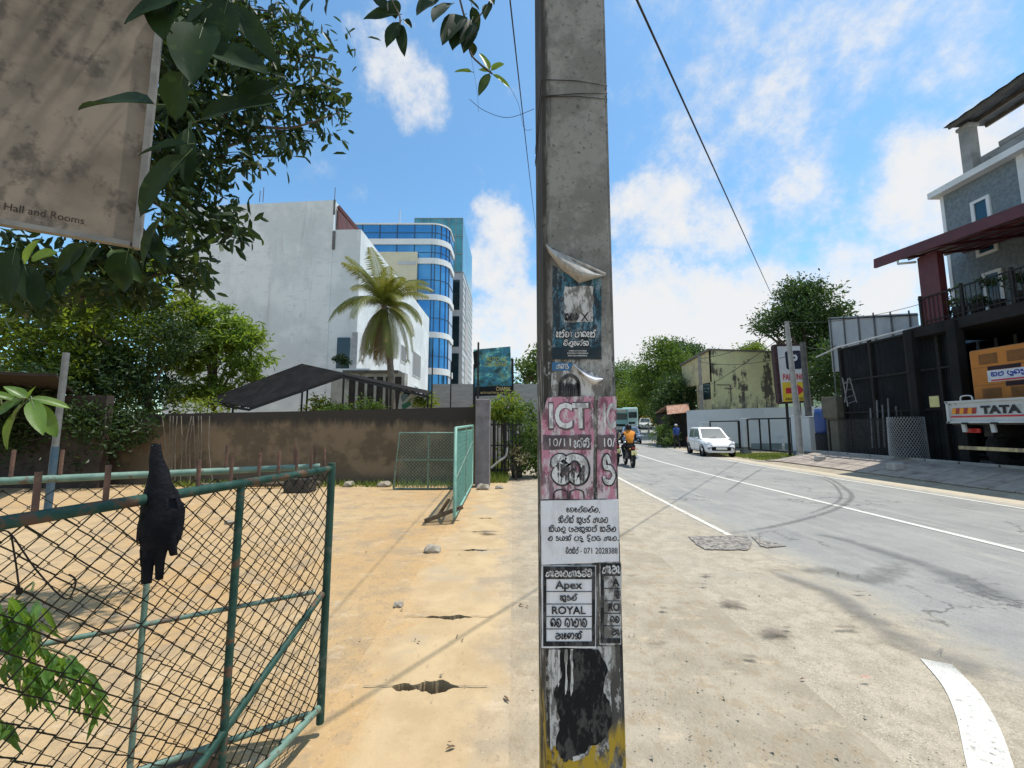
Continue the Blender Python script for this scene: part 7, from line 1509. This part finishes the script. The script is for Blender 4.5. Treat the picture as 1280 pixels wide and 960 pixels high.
for (a, b) in (((1053, 472), (1060, 508)), ((1062, 472), (1071, 503)), ((1060, 473), (1056, 503))): m.tube([q(*a), q(*b)], .022, 6)
m.build('rails', M('aluminium', (.20, .20, .20), (.15, .15, .15), 5, .5), ld); m = MB()
for t in (.2, .45, .7, .92): m.tube([q(1053 + 7 * t, 472 + 36 * t), q(1062 + 9 * t, 472 + 31 * t)], .016, 6)
m.build('rungs', M('aluminium', (.2, .2, .2)), ld)
for k, (px, y0, y1, D) in enumerate(((1096, 500, 560, 14.6), (1103, 506, 560, 14.5), (1110, 498, 562, 14.3), (1120, 508, 560, 14.0), (1088, 510, 560, 14.8))):
    q0, q1 = at(px, y0, D), at(px + 3, y1, D); m = MB(); m.tube([q1, q0], .03, 6); tag(m.build('pipe_offcut', M('dull_steel', (.14, .15, .16), (.09, .09, .10), 6, .5)), ['dull steel pipe upright behind the mesh fence, second from the left', 'thin steel pipe upright behind the mesh fence, middle of the five', 'tall steel pipe upright just left of the mesh roll', 'short steel pipe rising behind the mesh roll', 'leftmost upright steel pipe behind the mesh fence'][k], 'pipe', 'steel pipes behind the low mesh fence')
# lorry: tail faces the road
WTR = M('lorry_white', (.50, .51, .50), (.42, .43, .42), 2, .5, dirt=(.22, .2, .17), dscale=3, dlo=.58, dhi=.75); lx = 12.05; lo = thing('lorry', 'white dropside lorry with TATA on its tailgate parked in the yard', 'lorry', (lx + 3, 9.9, .4)); y0, y1 = 8.75, 11.1; zb, zt = 1.64, 2.22
LT = lambda y, z, o=.0: V((lx - o, y, z)); m = MB(); m.cbox((lx + .04, (y0 + y1) / 2, (zb + zt) / 2), (.07, y1 - y0, zt - zb), .015); tg = m.build('tailgate', WTR, lo)
m = MB(); m.bar((lx - .02, y0, zt - .01), (lx - .02, y1, zt - .01), .05, .05); m.bar((lx - .02, y0, zb + .02), (lx - .02, y1, zb + .02), .05, .05)
for y in (y0 + .05, y1 - .05): m.bar((lx - .02, y, zb), (lx - .02, y, zt), .06, .05, up=(1, 0, 0))
m.build('tailgate_frame', WTR, lo)
RT = V((0, -1, 0)); yc = 9.88
m = MB(); letter(m, text_geo('TATA', .06), LT(yc, zb + .33, .012), RT, UP, .82, .21); m.build('lettering', INK, lo, recalc=False)
m = MB(); letter(m, text_geo('HIGHWAY GOODS CARRIER', .0), LT(yc + .15, zt - .09, .012), RT, UP, 1.2, .055); m.build('small_lettering', M('grey_ink', (.2, .2, .2)), lo, recalc=False) if False else None
OST = M('orange_reflector', (.70, .28, .02), (.62, .24, .02), 5, .35); RST = M('red_reflector', (.30, .03, .02), (.25, .02, .02), 5, .35)
for ya in (10.98, 9.33):
    for k in range(6): m = MB(); yk = ya - k * .095; m.prism([LT(yk, zb + .24, .008), LT(yk - .095, zb + .24, .008), LT(yk - .125, zb + .40, .008), LT(yk - .03, zb + .40, .008)], (-.003, 0, 0)); m.build('reflector', OST if k % 2 == 0 else RST, lo)
m = MB(); m.prism([LT(y1 - .1, zb + .15, .008), LT(y0 + .1, zb + .15, .008), LT(y0 + .1, zb + .19, .008), LT(y1 - .1, zb + .19, .008)], (-.003, 0, 0)); m.build('red_stripe', M('sign_red', (.52, .02, .04)), lo)
for y in (10.65, 10.0, 9.2): m = MB(); m.cbox((lx - .03, y, zb - .01), (.06, .16, .05), .01); m.build('hinge', BSTEEL, lo); m = MB(); m.bar((lx + .05, y + .12, zb - .02), (lx + .05, y + .1, zb - .24), .05, .09); m.build('bracket', WTR, lo)
m = MB(); m.tube(crom([LT(10.75, zt, -.02), LT(10.72, zt + .13, -.02), LT(10.5, zt + .13, -.02), LT(10.47, zt, -.02)], 3), .018, 6); m.build('grab_handle', WTR, lo)
m = MB(); m.span((lx + .08, y0 + .03, zb - .05), (lx + 5, y1 - .03, zb + .03)); m.build('bed', M('bed_dark', (.05, .05, .05), (.08, .07, .06), 5, .8), lo)
for y in (y0 + .03, y1 - .03): m = MB(); m.span((lx + .09, y - .025, zb + .03), (lx + 5, y + .025, zt - .03)); m.build('side_board', WTR, lo)
m = MB(); m.span((lx + 5.1, y0 + .05, .9), (lx + 6.6, y1 - .05, 3.2)); m.build('cab', WTR, lo); m = MB(); m.span((lx + .25, y0 + .6, zb - .35), (lx + 5.2, y0 + .8, zb - .06)); m.span((lx + .25, y1 - .8, zb - .35), (lx + 5.2, y1 - .6, zb - .06)); m.build('chassis', BSTEEL, lo)
for y in (10.7, 9.2): m = MB(); m.cbox((lx + .2, y, zb - .20), (.06, .35, .12), .015); m.build('tail_light', LAMPR, lo); 
for (x, y) in ((lx + 1.2, y0 + .3), (lx + 1.2, y1 - .3), (lx + 5.6, y0 + .2), (lx + 5.6, y1 - .2)):
    m = MB(); m.lathe((x, y, .95), [(.28, -.14), (.46, -.14), (.5, -.08), (.5, .08), (.46, .14), (.28, .14), (.001, .05)], 22, 'Y'); m.build('wheel', TYREM, lo)
m = MB(); m.bar((lx + .12, y0 + .1, .98), (lx + .12, y1 - .1, .98), .05, .09); m.build('underrun_bar', M('striped_bar', (.55, .45, .22), (.18, .14, .10), 3, .6, stretch=(1, 3, 1)), lo)
# generator on the bed
gx = lx + .62; ge = thing('generator', 'orange generator canopy standing on the lorry bed behind the tailgate', 'generator', (gx + .8, 9.4, 1.7)); GO = M('generator_orange', (.46, .16, .012), (.38, .125, .01), 2, .45, .05); gy1, gy0 = 10.95, 7.9; gz0, gz1 = zb + .04, 3.62
m = MB(); m.cbox((gx + .8, (gy0 + gy1) / 2, (gz0 + gz1) / 2), (1.6, gy1 - gy0, gz1 - gz0), .04); m.build('canopy', GO, ge)
DKO = M('louvre_dark', (.22, .085, .012), (.16, .06, .01), 4, .6)
for k in range(4):
    yk = gy1 - .22 - k * .62
    for (z0, z1) in ((gz1 - .42, gz1 - .14), (gz0 + .62, gz0 + .88)):
        m = MB(); m.span((gx - .006, yk - .42, z0), (gx + .004, yk, z1))
        for j in range(5): m.bar((gx - .012, yk - .40, z0 + .03 + j * (z1 - z0 - .06) / 4), (gx - .012, yk - .02, z0 + .03 + j * (z1 - z0 - .06) / 4), .012, .015)
        m.build('louvre', DKO, ge)
m = MB(); m.span((gx - .004, gy1 - 1.62, gz0 + .3), (gx + .002, gy1 - 1.60, gz1 - .5)); m.span((gx - .004, gy1 - 2.9, gz1 - .5), (gx + .002, gy1 - .06, gz1 - .485)); m.span((gx - .004, gy1 - 2.9, gz0 + .96), (gx + .002, gy1 - .06, gz0 + .975)); m.build('panel_joint', DKO, ge)
m = MB(); m.span((gx - .008, gy1 - 1.40, 2.72), (gx, gy1 - .38, 3.02)); st_ = m.build('sticker', M('sticker_white', (.62, .63, .66)), ge); m = MB(); letter(m, sinhala_geo('සම පුනරුව', .26), V((gx - .011, gy1 - .88, 2.90)), RT, UP, .85, .16); m.build('sticker_lettering', M('ink_blue', (.03, .05, .3)), st_, recalc=False)
m = MB(); letter(m, text_geo('0712 345 678', .01), V((gx - .011, gy1 - .88, 2.765)), RT, UP, .8, .05) if False else m.span((gx - .011, gy1 - 1.36, 2.735), (gx - .009, gy1 - .45, 2.775)); m.build('sticker_stripe', M('sign_red', (.52, .02, .04)), st_)
m = MB(); m.span((gx - .008, gy1 - 1.1, 3.03), (gx, gy1 - .40, 3.13)); m.span((gx - .008, gy1 - 1.45, 2.58), (gx, gy1 - .75, 2.70)); m.span((gx - .008, gy1 - 2.6, gz1 - .14), (gx, gy1 - 1.7, gz1 - .05)); m.build('name_plate', M('plate_dark', (.04, .025, .03)), ge)
m = MB(); m.cbox((gx - .01, gy1 - 1.85, 2.95), (.03, .26, .11), .01); m.build('door_latch', BSTEEL, ge)
# second vehicle behind
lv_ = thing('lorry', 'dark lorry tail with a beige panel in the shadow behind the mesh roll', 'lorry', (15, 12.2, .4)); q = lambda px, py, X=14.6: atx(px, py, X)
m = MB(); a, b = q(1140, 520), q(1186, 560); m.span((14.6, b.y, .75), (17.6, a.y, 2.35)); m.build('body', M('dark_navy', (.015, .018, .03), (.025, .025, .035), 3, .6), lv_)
def side(name, x0, y0_, x1, y1_, mat, X=14.56):
    a, b = q(x0, y0_, X), q(x1, y1_, X); m = MB(); m.span((X - .03, b.y, min(a.z, b.z)), (X + .01, a.y, max(a.z, b.z))); return m.build(name, mat, lv_)
side('beige_panel', 1153, 533, 1171, 548, M('beige_panel2', (.34, .31, .20), (.28, .25, .16), 4, .7)); side('white_strip', 1152, 521, 1164, 524, PLATEW); side('red_light', 1144, 498, 1162, 505, M('dim_red', (.25, .05, .03), (.2, .04, .02), 5, .5))
for (x, y) in ((15.2, 11.9), (16.9, 11.9)): m = MB(); m.lathe((x, y, .95), [(.28, -.14), (.46, -.14), (.5, 0), (.46, .14), (.28, .14), (.001, .05)], 18, 'Y'); m.build('wheel', TYREM, lv_)
q_ = atx(1168, 502, 13.05); m = MB(); m.cbox(q_, (.02, .28, .34), .004); nt_ = tag(m.build('notice', M('notice_yellow', (.55, .52, .22), (.5, .46, .2), 5, .6)), 'small pale yellow notice fixed to the dark column left of the lorry', 'notice')
# back of the yard; far side wall and ceiling added to keep it dark
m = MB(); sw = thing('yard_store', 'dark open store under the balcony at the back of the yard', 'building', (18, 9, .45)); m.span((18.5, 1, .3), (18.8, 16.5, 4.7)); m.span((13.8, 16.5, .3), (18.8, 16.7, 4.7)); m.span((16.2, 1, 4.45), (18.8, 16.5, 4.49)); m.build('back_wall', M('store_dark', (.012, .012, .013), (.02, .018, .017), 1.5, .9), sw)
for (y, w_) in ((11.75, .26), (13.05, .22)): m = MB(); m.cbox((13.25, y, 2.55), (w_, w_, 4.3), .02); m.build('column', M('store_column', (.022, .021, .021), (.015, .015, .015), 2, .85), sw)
m = MB()
for k in range(9): z = 1.2 + k * .36; m.bar((15.6, 11.6, z), (15.6, 13.4, z), .05, .05)
for y in (11.7, 12.2, 12.7, 13.2): m.bar((15.62, y, .5), (15.62, y, 4.4), .05, .05)
m.build('rack', M('dull_steel', (.14, .15, .16)), sw)
# balcony house
GH = NT('grey_render'); s = GH; p = s.pos(); s.base(s.mix(s.step(s.noise(9, 6, .7, vec=p), .4, .62), (.185, .225, .245), (.13, .16, .18))); s.rough(.9); s.bump(s.noise(18, 5, .7, vec=p), .5, .03); GHM = s.m
WTRIM = M('white_trim', (.68, .69, .69), (.6, .61, .6), 2, .7); MAROON = M('maroon_paint', (.10, .022, .028), (.075, .018, .022), 3, .5, .1); CONCG = M('bare_concrete', (.30, .30, .29), (.22, .22, .21), 2.2, .9, .3, dirt=(.12, .12, .11), dscale=2)
gh = thing('grey_house', 'grey rendered house with white cornice, balcony and unfinished rooftop', 'house', (17, 11, .45)); hxf = 16.2; yfar = atx(1181, 290, hxf).y; ztop = at(1180, 247, yfar).z
m = MB(); m.span((hxf, 3, 4.5), (hxf + 5, yfar, ztop)); m.build('upper_walls', GHM, gh)
m = MB(); m.span((hxf - .35, 3, ztop), (hxf + 5.2, yfar + .14, ztop + .22)); m.build('cornice', WTRIM, gh); m = MB(); m.span((hxf - .02, yfar - .09, 4.7), (hxf + .1, yfar + .02, ztop)); m.build('corner_trim', WTRIM, gh); y_ = atx(1275, 230, hxf).y; m = MB(); m.span((hxf - .03, y_ - .2, 4.7), (hxf + .1, y_, ztop)); m.build('pilaster', WTRIM, gh)
def hwin(px0, py0, px1, py1, nm='window', X=hxf):
    a, b = atx(px0, py0, X), atx(px1, py1, X); z0, z1 = sorted((atx((px0 + px1) / 2, py0, X).z, atx((px0 + px1) / 2, py1, X).z)); m = MB(); fr = .10
    for (A_, B_) in (((a.y, z0), (a.y - fr, z1)), ((b.y + fr, z0), (b.y, z1)), ((a.y - fr, z0), (b.y + fr, z0 + fr)), ((a.y - fr, z1 - fr), (b.y + fr, z1))): m.span((X - .06, min(A_[0], B_[0]), min(A_[1], B_[1])), (X + .02, max(A_[0], B_[0]), max(A_[1], B_[1])))
    f = m.build(nm, WTRIM, gh); m = MB(); m.span((X - .02, b.y + fr, z0 + fr), (X - .004, a.y - fr, z1 - fr)); m.build('pane', glass('blue_pane', (.01, .06, .10), .1) if 'blue_pane' not in MATS else MATS['blue_pane'], f)
hwin(1213, 247, 1243, 284); hwin(1228, 337, 1262, 400, 'door_frame'); hwin(1222, 318, 1248, 300)
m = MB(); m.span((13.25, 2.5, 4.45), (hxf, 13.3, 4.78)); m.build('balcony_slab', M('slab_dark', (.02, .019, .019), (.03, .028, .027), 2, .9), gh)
yc0, yc1 = atx(1145, 360, 13.2).y, atx(1170, 360, 13.2).y; m = MB(); m.span((13.34, yc1, 4.79), (13.56, yc0, 7.05)); m.build('balcony_column', MAROON, gh)
m = MB(); n = 40; yA, yB = atx(1094, 332, 12.95).y, 3.0
m.bar((12.95, yA, 7.32), (12.95, yB, 6.48), .10, .32); m.build('fascia', MAROON, gh)
m = MB(); vs = []
for i in range(n + 1): t = i / n; y = yA + (yB - yA) * t; z = 7.36 - .84 * t + .02 * (i % 2); vs += [(12.9, y, z), (16.2, y, z + .42)]
m.add(vs, [(2 * i, 2 * i + 1, 2 * i + 3, 2 * i + 2) for i in range(n)]); m.build('canopy_roof', M('canopy_sheet', (.22, .21, .22), (.17, .16, .17), 3, .6), gh, recalc=False)
m = MB()
for k in range(5): x = 13.3 + k * .65; m.bar((x, yA - .2, 7.26 + (x - 12.9) * .127), (x, 3, 6.45 + (x - 12.9) * .127), .05, .07)
for k in range(9): y = yA - .7 - k * 1.1; z = 7.3 - .84 * (yA - y) / (yA - yB); m.bar((12.95, y, z - .06), (16.2, y, z + .36), .06, .08)
m.build('rafters', MAROON, gh)
m = MB(); m.tube([(12.97, yA - .8, 7.2), (12.97, yA - .8, 6.98), (13.35, yc0 + .05, 6.95)], .04, 7); m.build('gutter_pipe', M('pale_pipe', (.45, .46, .46)), gh)
rr_ = MB(); 
for k in range(70): y = 12.7 - k * .13; rr_.tube([(13.32, y, 4.8), (13.32, y, 5.66)], .011, 5)
rr_.bar((13.32, 12.75, 5.68), (13.32, 3.4, 5.68), .05, .04); rr_.bar((13.32, 12.75, 4.90), (13.32, 3.4, 4.90), .03, .03)
for y in (12.7, 11.5, 10.3): rr_.bar((13.32, y, 4.79), (13.32, y, 5.78), .06, .06)
rr_.build('balcony_rail', BSTEEL, gh)
# rooftop
a = atx(1212, 222, hxf + .1); m = MB(); m.bar((hxf + .12, a.y - .1, ztop + .2), (hxf + .12, a.y - .1, ztop + 2.0), .32, .32, up=(1, 0, 0)); m.build('roof_column', CONCG, gh); zc = ztop + 2.0
m = MB(); m.cbox((hxf + .12, a.y - .1, zc + .05), (.42, .42, .14), .03); m.build('column_head', CONCG, gh)
m = MB(); m.span((hxf + .15, 3, ztop + .22), (hxf + .35, a.y - .35, ztop + .75)); m.span((hxf + .12, 3, ztop + .75), (hxf + .5, a.y - .9, ztop + .9)); m.build('roof_parapet', CONCG, gh)
m = MB(); n = 44; vs = []; yA = a.y + .12
for i in range(n + 1): t = i / n; y = yA + (3 - yA) * t; z = zc + .20 + .03 * (i % 2); vs += [(hxf - .5, y, z), (hxf + 1.1, y, z + .1)]
m.add(vs, [(2 * i, 2 * i + 1, 2 * i + 3, 2 * i + 2) for i in range(n)]); m.build('rooftop_sheet', M('rooftop_sheet', (.05, .055, .06), (.08, .085, .09), 3, .7), gh, recalc=False)
m = MB()
for x in (hxf - .4, hxf + .3, hxf + .95): m.bar((x, yA - .1, zc + .13 + (x - hxf + .5) * .06), (x, 3, zc + .13 + (x - hxf + .5) * .06), .07, .12)
m.build('rooftop_beams', M('timber_dark', (.07, .06, .05), (.1, .09, .07), 3, .85), gh); m = MB(); m.bar((hxf + .3, a.y - 1.9, zc + .12), (hxf + .3, a.y - 2.1, ztop + .5), .12, .12); m.bar((hxf - .2, a.y - 2.3, zc + .02), (hxf + .6, a.y - 1.6, zc - .05), .2, .2); m.build('rooftop_prop', CONCG, gh)
# balcony plants
for (px, py, X, sz, lab, cat) in ((1200, 392, 13.55, .24, 'potted plant with wiry stems on the balcony rail beside the maroon column', 'plant'), (1222, 385, 13.6, .20, 'low bushy potted plant in the middle of the balcony', 'plant'), (1245, 362, 13.9, .26, 'tall plant in a black container before the balcony door', 'plant'), (1276, 358, 13.6, .2, 'hanging potted plant at the right edge of the balcony', 'plant'), (1180, 388, 13.65, .35, 'leafy plant spreading behind the maroon column', 'plant')):
    b = atx(px, py, X); r = tree('potted_plant', lab, (b.x, b.y, 5.02), [((b.x, b.y, b.z + sz * .9), (sz, sz, sz * .8))], MANGO if sz < .3 else FRESH, BARK, 9, 26, sz * .3, .10, cat=cat, trunk_r=.012, limbs=6, trunk_name='stem', group='plants on the balcony')
    m = MB(); m.lathe((b.x, b.y, 0), [(.08, 4.80), (.13, 4.80), (.17, 5.10), (.17, 5.14), (.14, 5.14), (.13, 5.05)], 12); m.build('pot', BSTEEL, r)
# zinc panel wall between tree and column
zw = thing('zinc_wall', 'pale grey zinc panel wall above the yard fence', 'wall', (15, 16, 4.4)); A, B = at(1038, 430, 19.5), at(1150, 420, 15.5); zt_ = (at(1038, 397, 19.5).z, at(1150, 391, 15.5).z)
m = MB(); m.prism([V((A.x, A.y, 4.2)), V((B.x, B.y, 4.2)), V((B.x, B.y, zt_[1])), V((A.x, A.y, zt_[0]))], (.06, .05, 0)); m.build('panels', M('zinc_panel', (.40, .42, .43), (.34, .36, .37), 1.2, .6, dirt=(.28, .29, .3), dscale=1), zw)
for t in (.02, .2, .38, .56, .74, .92): q0 = A.lerp(B, t); m = MB(); m.bar((q0.x - .04, q0.y - .05, 2.2), (q0.x - .04, q0.y - .05, zt_[0] + (zt_[1] - zt_[0]) * t + (.1 if t > .5 else -.03)), .03, .05); m.build('post', M('weathered_post', (.10, .10, .10), (.16, .16, .155), 3, .8), zw)
m = MB(); q0, q1 = A, B; m.bar((A.x - .05, A.y - .06, zt_[0] - .1), (B.x - .05, B.y - .06, zt_[1] - .1), .03, .05); m.build('rail', BSTEEL, zw)
# drain inlet by the parking pillar
q = gnd(985, 574); m = MB(); m.cbox((q.x, q.y, gz(q.x, q.y) + .015), (1.1, .8, .05), .01); tag(m.build('drain_cover', M('drain_iron', (.03, .03, .03), (.05, .045, .04), 8, .8)), 'dark drain cover beside the pillar of the parking sign', 'drain cover')
